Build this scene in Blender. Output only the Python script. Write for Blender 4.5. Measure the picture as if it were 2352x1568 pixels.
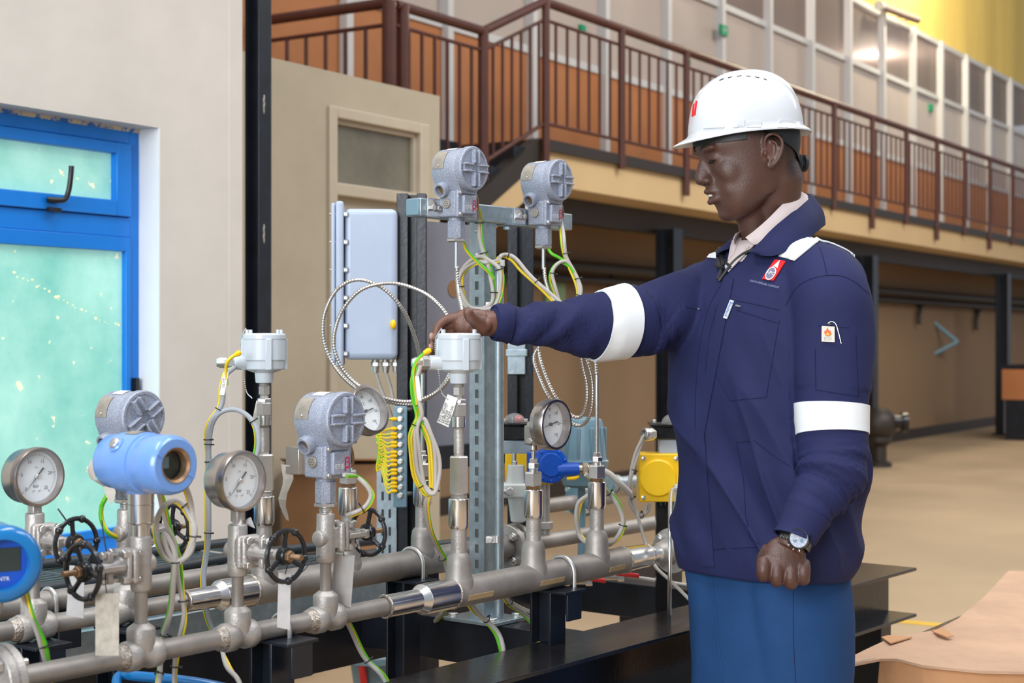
import bpy, bmesh, math, random
import numpy as np
from mathutils import Vector, Matrix, noise

random.seed(7)
for o in list(bpy.data.objects):
    bpy.data.objects.remove(o, do_unlink=True)
SC = bpy.context.scene
COL = SC.collection
R = math.radians

# ------------------------------------------------------------------ camera
F = 3593.0            # focal length in pixels of the 2352 x 1568 frame
CAMZ = 1.24
cam = bpy.data.cameras.new('camera')
cam.lens = 55.0
cam.sensor_width = 36.0
cam.clip_end = 200
cam.dof.use_dof = True
cam.dof.focus_distance = 3.2
cam.dof.aperture_fstop = 5.6
camo = bpy.data.objects.new('camera', cam)
COL.objects.link(camo)
camo.location = (0, 0, CAMZ)
camo.rotation_euler = (R(90), 0, 0)
SC.camera = camo

# ------------------------------------------------------------------ world, light, exposure
w = bpy.data.worlds.new('world')
SC.world = w
w.use_nodes = True
w.node_tree.nodes['Background'].inputs[0].default_value = (0.80, 0.88, 1.0, 1)
w.node_tree.nodes['Background'].inputs[1].default_value = 0.28

def area(name, loc, target, sx, sy, power, col):
    l = bpy.data.lights.new(name, 'AREA')
    l.shape = 'RECTANGLE'
    l.size = sx
    l.size_y = sy
    l.energy = power
    l.color = col
    o = bpy.data.objects.new(name, l)
    COL.objects.link(o)
    o.location = loc
    d = Vector(target) - Vector(loc)
    o.rotation_euler = d.to_track_quat('-Z', 'Y').to_euler()
    return o
# daylight through the hall's big door behind the camera; unseen roof strips added for long pipe highlights
area('door_daylight', (-3.2, -4.5, 3.0), (0.6, 3.4, 1.1), 4.5, 3.6, 430, (0.93, 0.97, 1.0))
for k_, (rx, ry) in enumerate(((-2.5, 1.0), (1.2, 2.4), (4.8, 3.6))):
    area('roof_light_%d' % k_, (rx, ry, 7.5), (rx, ry + 0.4, 0), 1.0, 5.0, 150, (1.0, 0.985, 0.96))
area('roof_light_far', (9.0, 9.5, 7.8), (8.5, 13.0, 1.0), 9.0, 3.0, 520, (1.0, 0.93, 0.82))

SC.view_settings.view_transform = 'Standard'
SC.view_settings.look = 'None'
SC.view_settings.gamma = 1
SC.view_settings.use_curve_mapping = False
SC.view_settings.exposure = 0.68

# ------------------------------------------------------------------ materials
def lin(c):
    if isinstance(c, str):
        c = tuple(int(c[i:i + 2], 16) / 255 for i in (0, 2, 4))
        return tuple(x / 12.92 if x <= 0.04045 else ((x + 0.055) / 1.055) ** 2.4 for x in c)
    return tuple(c)

def mat(name, col, rough=0.5, metal=0.0, var=0.0, vscale=8.0, col2=None, bump=0.0, bscale=60.0,
        spec=0.5, emit=None, estr=0.0, trans=0.0, alpha=1.0, sss=0.0, coat=0.0, stretch=None, vdetail=4.0, rvar=0.0, ramp=(0.35, 0.7)):
    m = bpy.data.materials.new(name)
    m.use_nodes = True
    nt = m.node_tree
    b = nt.nodes['Principled BSDF']
    c = lin(col)
    b.inputs['Base Color'].default_value = (*c, 1)
    b.inputs['Roughness'].default_value = rough
    b.inputs['Metallic'].default_value = metal
    b.inputs['Specular IOR Level'].default_value = spec
    b.inputs['Transmission Weight'].default_value = trans
    b.inputs['Alpha'].default_value = alpha
    b.inputs['Coat Weight'].default_value = coat
    if sss:
        b.inputs['Subsurface Weight'].default_value = sss
        b.inputs['Subsurface Radius'].default_value = (0.012, 0.005, 0.003)
        b.inputs['Subsurface Scale'].default_value = 0.4
    if emit:
        b.inputs['Emission Color'].default_value = (*lin(emit), 1)
        b.inputs['Emission Strength'].default_value = estr
    tc = nt.nodes.new('ShaderNodeTexCoord')
    vec = tc.outputs['Object']
    if stretch:
        mp = nt.nodes.new('ShaderNodeMapping')
        mp.inputs['Scale'].default_value = stretch
        nt.links.new(vec, mp.inputs['Vector'])
        vec = mp.outputs['Vector']
    if var > 0 or col2:
        n = nt.nodes.new('ShaderNodeTexNoise')
        n.inputs['Scale'].default_value = vscale
        n.inputs['Detail'].default_value = vdetail
        n.inputs['Roughness'].default_value = 0.6
        nt.links.new(vec, n.inputs['Vector'])
        cr = nt.nodes.new('ShaderNodeValToRGB')
        c2 = lin(col2) if col2 else tuple(min(1, x * (1 + var)) for x in c)
        c1 = c if col2 else tuple(x * (1 - var) for x in c)
        cr.color_ramp.elements[0].position = ramp[0]
        cr.color_ramp.elements[1].position = ramp[1]
        cr.color_ramp.elements[0].color = (*c1, 1)
        cr.color_ramp.elements[1].color = (*c2, 1)
        nt.links.new(n.outputs['Fac'], cr.inputs['Fac'])
        nt.links.new(cr.outputs['Color'], b.inputs['Base Color'])
        if rvar:
            mr = nt.nodes.new('ShaderNodeMapRange')
            mr.inputs['To Min'].default_value = max(0, rough - rvar)
            mr.inputs['To Max'].default_value = rough + rvar
            nt.links.new(n.outputs['Fac'], mr.inputs['Value'])
            nt.links.new(mr.outputs['Result'], b.inputs['Roughness'])
    if bump > 0:
        n2 = nt.nodes.new('ShaderNodeTexNoise')
        n2.inputs['Scale'].default_value = bscale
        n2.inputs['Detail'].default_value = 3
        nt.links.new(vec, n2.inputs['Vector'])
        bp = nt.nodes.new('ShaderNodeBump')
        bp.inputs['Strength'].default_value = bump
        bp.inputs['Distance'].default_value = 0.01
        nt.links.new(n2.outputs['Fac'], bp.inputs['Height'])
        nt.links.new(bp.outputs['Normal'], b.inputs['Normal'])
    return m

M = {}
def defmats():
    A = M
    A['pipe'] = mat('dull_stainless_pipe', (0.34, 0.315, 0.295), 0.52, 0.6, 0.22, 9, bump=0.05, bscale=160, rvar=0.08)
    A['polish'] = mat('polished_stainless', (0.72, 0.71, 0.70), 0.2, 1.0, 0.08, 20)
    A['cone'] = mat('machined_stainless_cone', (0.78, 0.78, 0.78), 0.3, 1.0)
    A['weld'] = mat('weld_bead', (0.5, 0.45, 0.4), 0.3, 0.9, 0.35, 120, bump=0.4, bscale=300)
    A['cast'] = mat('cast_stainless', (0.44, 0.415, 0.395), 0.48, 0.6, 0.14, 30, bump=0.12, bscale=250)
    A['case'] = mat('brushed_gauge_case', (0.58, 0.54, 0.50), 0.27, 1.0, 0.08, 15)
    A['ring'] = mat('gauge_bezel_ring', (0.42, 0.38, 0.36), 0.28, 1.0)
    A['nut'] = mat('bright_steel_nut', (0.70, 0.69, 0.68), 0.36, 1.0, 0.06, 30)
    A['rust'] = mat('rusty_stem', (0.30, 0.19, 0.11), 0.5, 0.7, 0.3, 60)
    A['galv'] = mat('galvanised_steel', (0.36, 0.44, 0.49), 0.38, 0.7, 0.14, 45, bump=0.03, bscale=100)
    A['black'] = mat('navy_black_paint', (0.008, 0.011, 0.018), 0.33, 0.0, 0.3, 12, bump=0.04, bscale=90)
    A['beam'] = mat('glossy_black_beam_paint', (0.012, 0.011, 0.012), 0.2, 0.0, 0.35, 8, bump=0.05, bscale=70)
    A['iron'] = mat('black_handwheel_paint', (0.012, 0.013, 0.016), 0.24, 0.0, 0.3, 40, bump=0.06, bscale=150)
    A['hammer'] = mat('grey_hammertone_paint', (0.32, 0.355, 0.445), 0.36, 0.15, 0.22, 420, bump=0.25, bscale=420, vdetail=1)
    A['plate'] = mat('worn_name_plate', (0.40, 0.37, 0.32), 0.4, 0.5, 0.2, 60)
    A['tthead'] = mat('light_grey_enamel', (0.54, 0.60, 0.66), 0.25, 0.0, coat=0.3)
    A['ltblue'] = mat('light_blue_enamel', (0.15, 0.31, 0.70), 0.28, 0.0, 0.05, 20, coat=0.3)
    A['dkblue'] = mat('bright_blue_enamel', (0.005, 0.15, 0.42), 0.22, 0.0, coat=0.3)
    A['devblue'] = mat('royal_blue_enamel', (0.004, 0.07, 0.42), 0.3, 0.0, 0.1, 30)
    A['encl'] = mat('grey_enclosure_paint', (0.40, 0.47, 0.60), 0.38, 0.0, 0.05, 5)
    A['panel'] = mat('lilac_grey_panel', (0.24, 0.24, 0.29), 0.5, 0.0, 0.08, 5)
    A['greyblue'] = mat('grey_blue_housing', (0.16, 0.27, 0.34), 0.35, 0.0, 0.08, 9)
    A['yellow'] = mat('yellow_paint', (0.90, 0.55, 0.0), 0.4)
    A['white'] = mat('white_plastic', (0.68, 0.71, 0.70), 0.4)
    A['dial'] = mat('dial_white', (0.82, 0.88, 0.93), 0.5)
    A['ink'] = mat('dial_ink', (0.02, 0.02, 0.025), 0.5)
    A['greyink'] = mat('faint_grey_ink', (0.25, 0.27, 0.3), 0.5)
    A['glass'] = mat('lens_glass', (1, 1, 1), 0.03, 0, alpha=0.05)
    A['darkglass'] = mat('dark_display_glass', (0.02, 0.035, 0.035), 0.08, coat=0.5)
    A['clear'] = mat('clear_dome_plastic', (0.6, 0.6, 0.6), 0.08, alpha=0.3)
    A['red'] = mat('red_plastic', (0.55, 0.02, 0.02), 0.35)
    A['crimson'] = mat('crimson_logo_print', (0.5, 0.01, 0.07), 0.5)
    A['cgrey'] = mat('grey_cable', (0.46, 0.43, 0.40), 0.5)
    A['cblue'] = mat('blue_grey_cable', (0.36, 0.39, 0.43), 0.5)
    A['cyel'] = mat('yellow_cable_stripe', (0.80, 0.58, 0.02), 0.45)
    A['cgrn'] = mat('green_cable_stripe', (0.10, 0.48, 0.01), 0.45)
    A['tie'] = mat('black_cable_tie', (0.01, 0.01, 0.012), 0.45)
    A['flex'] = mat('steel_flex_conduit', (0.55, 0.52, 0.49), 0.3, 0.9)
    A['tag'] = mat('stamped_steel_tag', (0.42, 0.41, 0.41), 0.45, 0.4, 0.1, 40)
    A['paper'] = mat('creased_paper_tag', (0.58, 0.54, 0.48), 0.7, 0, 0.12, 30)
    A['sticker'] = mat('white_sticker', (0.75, 0.75, 0.74), 0.5)
    A['tape'] = mat('tan_masking_tape', (0.42, 0.30, 0.16), 0.7)
    A['card'] = mat('brown_cardboard', (0.30, 0.155, 0.07), 0.8, 0, 0.1, 6)
    A['card2'] = mat('pale_cardboard', (0.52, 0.33, 0.22), 0.8, 0, 0.12, 5, bump=0.08, bscale=40)
    A['card3'] = mat('orange_cardboard_side', (0.55, 0.29, 0.14), 0.8, 0, 0.12, 5, bump=0.08, bscale=40)
    A['cardedge'] = mat('torn_cardboard_edge', (0.33, 0.26, 0.19), 0.9, 0, 0.3, 80)
    # building
    A['plaster'] = mat('cream_plaster', (0.61, 0.57, 0.525), 0.75, 0, 0.05, 2.2, bump=0.12, bscale=14)
    A['reveal'] = mat('white_reveal_paint', (0.78, 0.80, 0.80), 0.6, 0, 0.03, 3)
    A['beige'] = mat('beige_plaster', (0.45, 0.39, 0.29), 0.75, 0, 0.06, 2.5, bump=0.05, bscale=14)
    A['doorwood'] = mat('cream_door_paint', (0.50, 0.43, 0.33), 0.5, 0, 0.05, 4)
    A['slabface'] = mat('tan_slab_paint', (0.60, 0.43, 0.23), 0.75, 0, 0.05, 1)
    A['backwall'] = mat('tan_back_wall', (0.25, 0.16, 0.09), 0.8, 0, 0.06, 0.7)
    A['darkbrown'] = mat('dark_brown_steel', (0.025, 0.018, 0.014), 0.5)
    A['rail'] = mat('red_brown_railing_paint', (0.085, 0.022, 0.013), 0.4, 0, 0.15, 5)
    A['orange'] = mat('orange_panel', (0.42, 0.155, 0.05), 0.6, 0, 0.08, 2)
    A['alu'] = mat('white_aluminium_frame', (0.58, 0.57, 0.57), 0.4)
    A['frost'] = mat('frosted_glazing', (0.48, 0.40, 0.35), 0.25, 0, 0.05, 1)
    A['clearpane'] = mat('clear_glazing', (0.5, 0.44, 0.40), 0.06, 0, alpha=0.2)
    A['mauve'] = mat('mauve_ceiling', (0.30, 0.22, 0.20), 0.8)
    A['yellowsheet'] = mat('yellow_roof_sheet', (0.58, 0.42, 0.11), 0.5, 0, 0.15, 0.5, stretch=(3, 3, 0.2))
    A['exit'] = mat('green_exit_sign', (0.01, 0.28, 0.13), 0.5)
    A['blueframe'] = mat('blue_window_paint', (0.0, 0.19, 0.68), 0.35, 0, 0.06, 6)
    A['putty'] = mat('flaking_putty', (0.60, 0.52, 0.38), 0.8, 0, 0.0, 22, col2=(0.03, 0.16, 0.5), bump=0.4, bscale=60, ramp=(0.48, 0.56))
    A['handle'] = mat('black_handle', (0.012, 0.012, 0.015), 0.35)
    A['conc'] = mat('sandy_concrete_floor', (0.41, 0.295, 0.185), 0.55, 0, 0.14, 0.9, bump=0.03, bscale=30, rvar=0.12)
    A['floory'] = mat('yellow_floor_paint', (0.75, 0.45, 0.03), 0.6, 0, 0.12, 6)
    A['grate'] = mat('dull_grey_grating', (0.12, 0.15, 0.17), 0.5, 0.4, 0.2, 10)
    A['blackcable'] = mat('black_rubber_cable', (0.03, 0.037, 0.045), 0.5)
    # window film; its own glow stands in for daylight from outside
    m = mat('teal_window_film', (0.30, 0.66, 0.60), 0.35, 0, 0.0, 3)
    nt = m.node_tree
    b = nt.nodes['Principled BSDF']
    tc = nt.nodes.new('ShaderNodeTexCoord')
    n = nt.nodes.new('ShaderNodeTexNoise'); n.inputs['Scale'].default_value = 3.2; n.inputs['Detail'].default_value = 8
    n.inputs['Roughness'].default_value = 0.65
    nt.links.new(tc.outputs['Object'], n.inputs['Vector'])
    cr = nt.nodes.new('ShaderNodeValToRGB')
    cr.color_ramp.elements[0].position = 0.3; cr.color_ramp.elements[0].color = (0.16, 0.47, 0.41, 1)
    cr.color_ramp.elements[1].position = 0.72; cr.color_ramp.elements[1].color = (0.38, 0.69, 0.60, 1)
    nt.links.new(n.outputs['Fac'], cr.inputs['Fac'])
    # pale scratches where the film has flaked off
    n2 = nt.nodes.new('ShaderNodeTexNoise'); n2.inputs['Scale'].default_value = 26; n2.inputs['Detail'].default_value = 2
    nt.links.new(tc.outputs['Object'], n2.inputs['Vector'])
    cr2 = nt.nodes.new('ShaderNodeValToRGB')
    cr2.color_ramp.elements[0].position = 0.70; cr2.color_ramp.elements[1].position = 0.74
    nt.links.new(n2.outputs['Fac'], cr2.inputs['Fac'])
    mx = nt.nodes.new('ShaderNodeMix'); mx.data_type = 'RGBA'
    mx.inputs['B'].default_value = (0.85, 0.8, 0.55, 1)
    nt.links.new(cr2.outputs['Color'], mx.inputs['Factor'])
    nt.links.new(cr.outputs['Color'], mx.inputs['A'])
    nt.links.new(mx.outputs['Result'], b.inputs['Base Color'])
    nt.links.new(mx.outputs['Result'], b.inputs['Emission Color'])
    b.inputs['Emission Strength'].default_value = 0.30
    A['film'] = m
    A['flake'] = mat('bare_pane_flake', (0.75, 0.68, 0.45), 0.6, emit=(0.85, 0.75, 0.45), estr=0.35)  # glow stands in for daylight through the bare glass
    # person
    A['navy'] = mat('navy_work_cloth', (0.0145, 0.0185, 0.074), 0.78, 0, 0.12, 7, bump=0.10, bscale=900, spec=0.25)
    A['navyseam'] = mat('navy_seam_thread', (0.0095, 0.012, 0.050), 0.85, spec=0.2)
    A['trouser'] = mat('blue_trouser_cloth', (0.013, 0.052, 0.155), 0.8, 0, 0.1, 6, bump=0.08, bscale=900, spec=0.2)
    A['shirt'] = mat('pale_pink_shirt_cloth', (0.56, 0.48, 0.48), 0.75, 0, 0.04, 10, bump=0.05, bscale=500, spec=0.2)
    A['reflect'] = mat('silver_reflective_tape', (0.74, 0.77, 0.80), 0.30, 0.0, 0.05, 8)
    A['helmet'] = mat('white_helmet_plastic', (0.62, 0.65, 0.70), 0.22, coat=0.3)
    A['harness'] = mat('black_helmet_harness', (0.012, 0.016, 0.02), 0.5, bump=0.05, bscale=200)
    A['zip'] = mat('black_zip_tape', (0.02, 0.022, 0.024), 0.6, 0, 0.3, 200)
    A['teeth'] = mat('teeth', (0.75, 0.72, 0.66), 0.25)
    A['eyedark'] = mat('dark_eye', (0.012, 0.007, 0.006), 0.15)
    A['nail'] = mat('finger_nail', (0.36, 0.20, 0.15), 0.35)
    A['shoe'] = mat('black_leather', (0.01, 0.01, 0.01), 0.4)
    A['watchm'] = mat('gunmetal_watch', (0.10, 0.11, 0.105), 0.25, 0.9)
    A['watchd'] = mat('pale_watch_dial', (0.42, 0.46, 0.56), 0.25)
    A['badge'] = mat('cream_badge', (0.60, 0.57, 0.50), 0.6)
    A['flame'] = mat('red_orange_flame_print', (0.75, 0.10, 0.02), 0.6)
    A['flamey'] = mat('yellow_flame_print', (0.9, 0.42, 0.02), 0.6)
    A['logored'] = mat('red_embroidery', (0.72, 0.008, 0.012), 0.65)
    A['logogrey'] = mat('grey_embroidery', (0.16, 0.16, 0.24), 0.65)
    A['logowhite'] = mat('white_embroidery', (0.75, 0.74, 0.76), 0.65)
    A['brandblue'] = mat('blue_label_print', (0.05, 0.20, 0.50), 0.6)
defmats()

# ------------------------------------------------------------------ helpers
X, Y, Z = Vector((1, 0, 0)), Vector((0, 1, 0)), Vector((0, 0, 1))
def V(*a): return Vector(a)
def P(px, py, d):                       # photo pixel + depth -> world point
    return Vector(((px - 1176) / F * d, d, CAMZ - (py - 784) / F * d))

def basis(axis, up=None):
    a = Vector(axis).normalized()
    if up is None:
        up = Z if abs(a.z) < 0.9 else X
    u = (up - a * a.dot(up)).normalized()
    v = a.cross(u)
    return u, v, a

def catmull(pts, n=8, closed=False):
    pts = [Vector(p) for p in pts]
    out = []
    N = len(pts)
    rng = N if closed else N - 1
    for i in range(rng):
        if closed:
            p0, p1, p2, p3 = pts[(i - 1) % N], pts[i], pts[(i + 1) % N], pts[(i + 2) % N]
        else:
            p1, p2 = pts[i], pts[i + 1]
            p0 = pts[i - 1] if i > 0 else p1 * 2 - p2
            p3 = pts[i + 2] if i + 2 < N else p2 * 2 - p1
        for k in range(n):
            t = k / n
            out.append(0.5 * ((2 * p1) + (p2 - p0) * t + (2 * p0 - 5 * p1 + 4 * p2 - p3) * t * t + (3 * p1 - p0 - 3 * p2 + p3) * t ** 3))
    if not closed:
        out.append(pts[-1])
    return out

class MB:
    def __init__(s):
        s.v = []; s.f = []; s.mi = []; s.m = 0
    def add(s, vs, fs, m=None):
        k = len(s.v)
        s.v.extend(Vector(v) for v in vs)
        for f in fs:
            s.f.append(tuple(i + k for i in f))
            s.mi.append(s.m if m is None else m)
        return s
    def box(s, c, size, ax=None):
        c = Vector(c)
        ux, uy, uz = ax if ax else (X, Y, Z)
        a, b, d = (x / 2 for x in size)
        vs = [c + ux * (sx * a) + uy * (sy * b) + uz * (sz * d) for sx in (-1, 1) for sy in (-1, 1) for sz in (-1, 1)]
        return s.add(vs, [(0, 1, 3, 2), (4, 6, 7, 5), (0, 4, 5, 1), (2, 3, 7, 6), (0, 2, 6, 4), (1, 5, 7, 3)])
    def loft(s, rings, caps=True, closed=False):
        n = len(rings[0])
        k = len(s.v)
        vs = [p for r in rings for p in r]
        fs = []
        L = len(rings)
        for i in range(L if closed else L - 1):
            j = (i + 1) % L
            for q in range(n):
                r = (q + 1) % n
                fs.append((i * n + q, i * n + r, j * n + r, j * n + q))
        if caps and not closed:
            fs.append(tuple(range(n - 1, -1, -1)))
            fs.append(tuple((L - 1) * n + q for q in range(n)))
        return s.add(vs, fs)
    def lathe(s, prof, o, axis, n=28, up=None, ph=0.0, open=False):
        u, v, a = basis(axis, up)
        o = Vector(o)
        rings = []
        for (h, r) in prof:
            r = max(r, 1e-5)
            rings.append([o + a * h + (u * math.cos(2 * math.pi * (q + ph) / n) + v * math.sin(2 * math.pi * (q + ph) / n)) * r for q in range(n)])
        return s.loft(rings, caps=not open)
    def cyl(s, p0, p1, r, r1=None, n=24, up=None, ph=0.0):
        p0, p1 = Vector(p0), Vector(p1)
        d = p1 - p0
        return s.lathe([(0, r), (d.length, r if r1 is None else r1)], p0, d, n, up, ph)
    def hexa(s, p0, p1, af, up=None, ph=0.0, n=6):       # af = across corners / 2
        p0, p1 = Vector(p0), Vector(p1)
        L = (p1 - p0).length
        c = min(L * 0.2, af * 0.12)
        return s.lathe([(0, af * 0.88), (c, af), (L - c, af), (L, af * 0.88)], p0, p1 - p0, n, up, ph)
    def tube(s, pts, r, n=8, closed=False, twist=0.0, stripe=None):
        pts = [Vector(p) for p in pts]
        N = len(pts)
        rings = []
        t = (pts[1] - pts[0]).normalized()
        u, v, _ = basis(t)
        for i in range(N):
            if closed:
                t2 = (pts[(i + 1) % N] - pts[i - 1]).normalized()
            else:
                t2 = (pts[min(i + 1, N - 1)] - pts[max(i - 1, 0)])
                t2 = t2.normalized() if t2.length > 1e-9 else t
            q = t.rotation_difference(t2)
            u = q @ u
            u = (u - t2 * u.dot(t2)).normalized()
            v = t2.cross(u)
            t = t2
            rr = r[i] if isinstance(r, (list, tuple)) else r
            ang = twist * i
            rings.append([pts[i] + (u * math.cos(2 * math.pi * k / n + ang) + v * math.sin(2 * math.pi * k / n + ang)) * rr for k in range(n)])
        k0 = len(s.f)
        s.loft(rings, caps=not closed, closed=closed)
        if stripe:
            for i in range((N if closed else N - 1) * n):
                s.mi[k0 + i] = stripe[(i % n) * len(stripe) // n]
        return s
    def prism(s, poly, o, ux, uy, depth):                # extruded outline
        o = Vector(o); ux = Vector(ux); uy = Vector(uy)
        nz = ux.cross(uy).normalized()
        n = len(poly)
        a = [o + ux * p[0] + uy * p[1] for p in poly]
        b = [p + nz * depth for p in a]
        fs = [tuple(range(n - 1, -1, -1)), tuple(range(n, 2 * n))]
        fs += [(i, (i + 1) % n, n + (i + 1) % n, n + i) for i in range(n)]
        return s.add(a + b, fs)
    def ell(s, c, r, ax=None, n=20, m=12):
        c = Vector(c)
        ux, uy, uz = ax if ax else (X, Y, Z)
        if not isinstance(r, (tuple, list)):
            r = (r, r, r)
        rings = []
        for i in range(m + 1):
            th = math.pi * i / m
            st = max(math.sin(th), 1e-4)
            rings.append([c + ux * (r[0] * st * math.cos(2 * math.pi * q / n)) + uy * (r[1] * st * math.sin(2 * math.pi * q / n)) - uz * (r[2] * math.cos(th)) for q in range(n)])
        return s.loft(rings)
    def torus(s, c, axis, Rr, r, n=28, m=8):
        u, v, a = basis(axis)
        c = Vector(c)
        pts = [c + (u * math.cos(2 * math.pi * i / n) + v * math.sin(2 * math.pi * i / n)) * Rr for i in range(n)]
        return s.tube(pts, r, m, closed=True)
    def rrect(s, c, w, h, depth, ux, uy, rad=0.01, seg=5):
        poly = []
        for (sx, sy, a0) in ((1, 1, 0), (-1, 1, 90), (-1, -1, 180), (1, -1, 270)):
            for k in range(seg + 1):
                a = R(a0 + 90 * k / seg)
                poly.append((sx * (w / 2 - rad) + rad * math.cos(a), sy * (h / 2 - rad) + rad * math.sin(a)))
        return s.prism(poly, c, ux, uy, depth)

INV = {}
def finish(name, mb, mats, inv=None, smooth=38, bevel=0, seg=2):
    me = bpy.data.meshes.new(name)
    vs = [inv @ v for v in mb.v] if inv is not None else mb.v
    me.from_pydata(vs, [], mb.f)
    if not isinstance(mats, (list, tuple)):
        mats = [mats]
    for m in mats:
        me.materials.append(M[m] if isinstance(m, str) else m)
    me.polygons.foreach_set('material_index', mb.mi)
    bm = bmesh.new()
    bm.from_mesh(me)
    bmesh.ops.recalc_face_normals(bm, faces=bm.faces)
    bm.to_mesh(me)
    bm.free()
    if smooth:
        me.polygons.foreach_set('use_smooth', [True] * len(me.polygons))
        me.set_sharp_from_angle(angle=R(smooth))
    o = bpy.data.objects.new(name, me)
    COL.objects.link(o)
    if bevel:
        b = o.modifiers.new('bevel', 'BEVEL')
        b.width = bevel
        b.segments = seg
        b.limit_method = 'ANGLE'
        b.angle_limit = R(40)
    return o

def tag(o, label=None, cat=None, group=None, kind=None):
    if label: o['label'] = label
    if cat: o['category'] = cat
    if group: o['group'] = group
    if kind: o['kind'] = kind
    return o

def thing(name, label, cat, loc, rotz=0.0, group=None):
    o = bpy.data.objects.new(name, None)
    o.empty_display_size = 0.05
    COL.objects.link(o)
    o.location = loc
    o.rotation_euler = (0, 0, rotz)
    INV[o.name] = (Matrix.Translation(Vector(loc)) @ Matrix.Rotation(rotz, 4, 'Z')).inverted()
    return tag(o, label, cat, group)

IDENT = Matrix.Identity(4)
def part(name, mb, mats, parent, local=False, label=None, **kw):
    root = parent
    while root.parent:
        root = root.parent
    o = finish(name, mb, mats, None if local else INV[root.name], **kw)
    o.parent = parent
    if label: o['label'] = label
    return o

def solo(name, mb, mats, label=None, cat=None, group=None, kind=None, **kw):
    xs = [v.x for v in mb.v]; ys = [v.y for v in mb.v]; zs = [v.z for v in mb.v]
    loc = V((min(xs) + max(xs)) / 2, (min(ys) + max(ys)) / 2, min(zs))
    o = finish(name, mb, mats, Matrix.Translation(-loc), **kw)
    o.location = loc
    INV[o.name] = Matrix.Translation(-loc)
    return tag(o, label, cat, group, kind)

def inst(src, parent, mtx, name=None):        # a copy that shares its mesh
    c = src.copy()
    COL.objects.link(c)
    c.parent = parent
    c.matrix_local = mtx
    return c

def text_mb(body, size, o, ux, uy, depth=0.0004, align='CENTER', lift=0.0, bold=False):
    cu = bpy.data.curves.new('t', 'FONT')
    cu.body = body
    cu.size = size
    cu.align_x = align
    cu.align_y = 'CENTER'
    cu.resolution_u = 2
    cu.extrude = 0.0
    if bold: cu.offset = size * 0.02
    to = bpy.data.objects.new('t', cu)
    COL.objects.link(to)
    bpy.context.view_layer.update()
    dg = bpy.context.evaluated_depsgraph_get()
    me = bpy.data.meshes.new_from_object(to.evaluated_get(dg))
    mb = MB()
    ux = Vector(ux).normalized(); uy = Vector(uy).normalized(); nz = ux.cross(uy)
    o = Vector(o)
    vs = [o + ux * v.co.x + uy * v.co.y + nz * lift for v in me.vertices]
    mb.add(vs, [tuple(p.vertices) for p in me.polygons])
    bpy.data.objects.remove(to, do_unlink=True)
    bpy.data.curves.remove(cu)
    bpy.data.meshes.remove(me)
    return mb

def merge(*mbs):
    r = MB()
    for m in mbs:
        k = len(r.v)
        r.v.extend(m.v)
        r.f.extend(tuple(i + k for i in f) for f in m.f)
        r.mi.extend(m.mi)
    return r
# ================================================================== the building
TB = math.tan(R(32.5))
SB = V(math.sin(R(32.5)), math.cos(R(32.5)), 0)      # along the building walls, away from the camera
NB = V(math.cos(R(32.5)), -math.sin(R(32.5)), 0)     # out of the walls, towards the hall
BAX = (SB, NB, Z)
def BZ(C, px): return C / (TB - (px - 1176) / F)
def BP(C, z, h): return V(TB * z - C, z, CAMZ + h)
KC = 1 / math.cos(R(32.5))
def wallbox(mb, C, z0, z1, za, zb, thick, front=0.0):   # slab whose visible face lies on line C
    c = (BP(C, z0, 0) + BP(C, z1, 0)) / 2
    c.z = (za + zb) / 2
    L = (z1 - z0) * KC
    return mb.box(c - NB * (thick / 2 - front), (L, thick, zb - za), BAX)

# floor
mb = MB(); mb.box((6, 14, -0.1), (70, 60, 0.2))
floor = solo('floor', mb, 'conc', kind='structure')
mb = MB()
def floorline(x0, y0, x1, y1, w):
    a, b = V(x0, y0, 0.001), V(x1, y1, 0.001)
    d = (b - a).normalized(); n = V(-d.y, d.x, 0) * w / 2
    m = MB(); m.add([a - n, a + n, b + n, b - n], [(0, 1, 2, 3)]); return m
def fl(px, py): 
    d = CAMZ * F / (py - 784); return ((px - 1176) / F * d, d)
for (a, b) in (((1990, 1420), (2352, 1452)), ((1700, 1512), (2100, 1545))):
    m = floorline(*fl(*a), *fl(*b), 0.09)
    m.add([v - Z * 0.004 for v in m.v], [(0, 3, 2, 1)])
    part('painted_line', m, 'floory', floor)

# ---- left wall with the blue window
CW = 4.362
wl = MB()
zR, zL = 5.06, 3.55
ztop, zbot = 1.93, 0.57
wallbox(wl, CW, zR, 5.385, 0, 5.0, 0.22)
wallbox(wl, CW, zL, zR, ztop, 5.0, 0.22)
wallbox(wl, CW, zL, zR, 0, zbot, 0.22)
wallbox(wl, CW, 2.6, zL, 0, 5.0, 0.22)
wall_left = solo('wall_left', wl, 'plaster', kind='structure')
mb = MB()   # white painted reveal lining
wallbox(mb, CW + 0.0003, zR - 0.004, zR, zbot, ztop, 0.11)
part('reveal', mb, 'reveal', wall_left)
mb = MB()
wallbox(mb, CW - 0.003, 5.330, 5.385, 0, 5.0, 0.01)
part('corner_bead', mb, 'plaster', wall_left)

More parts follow.
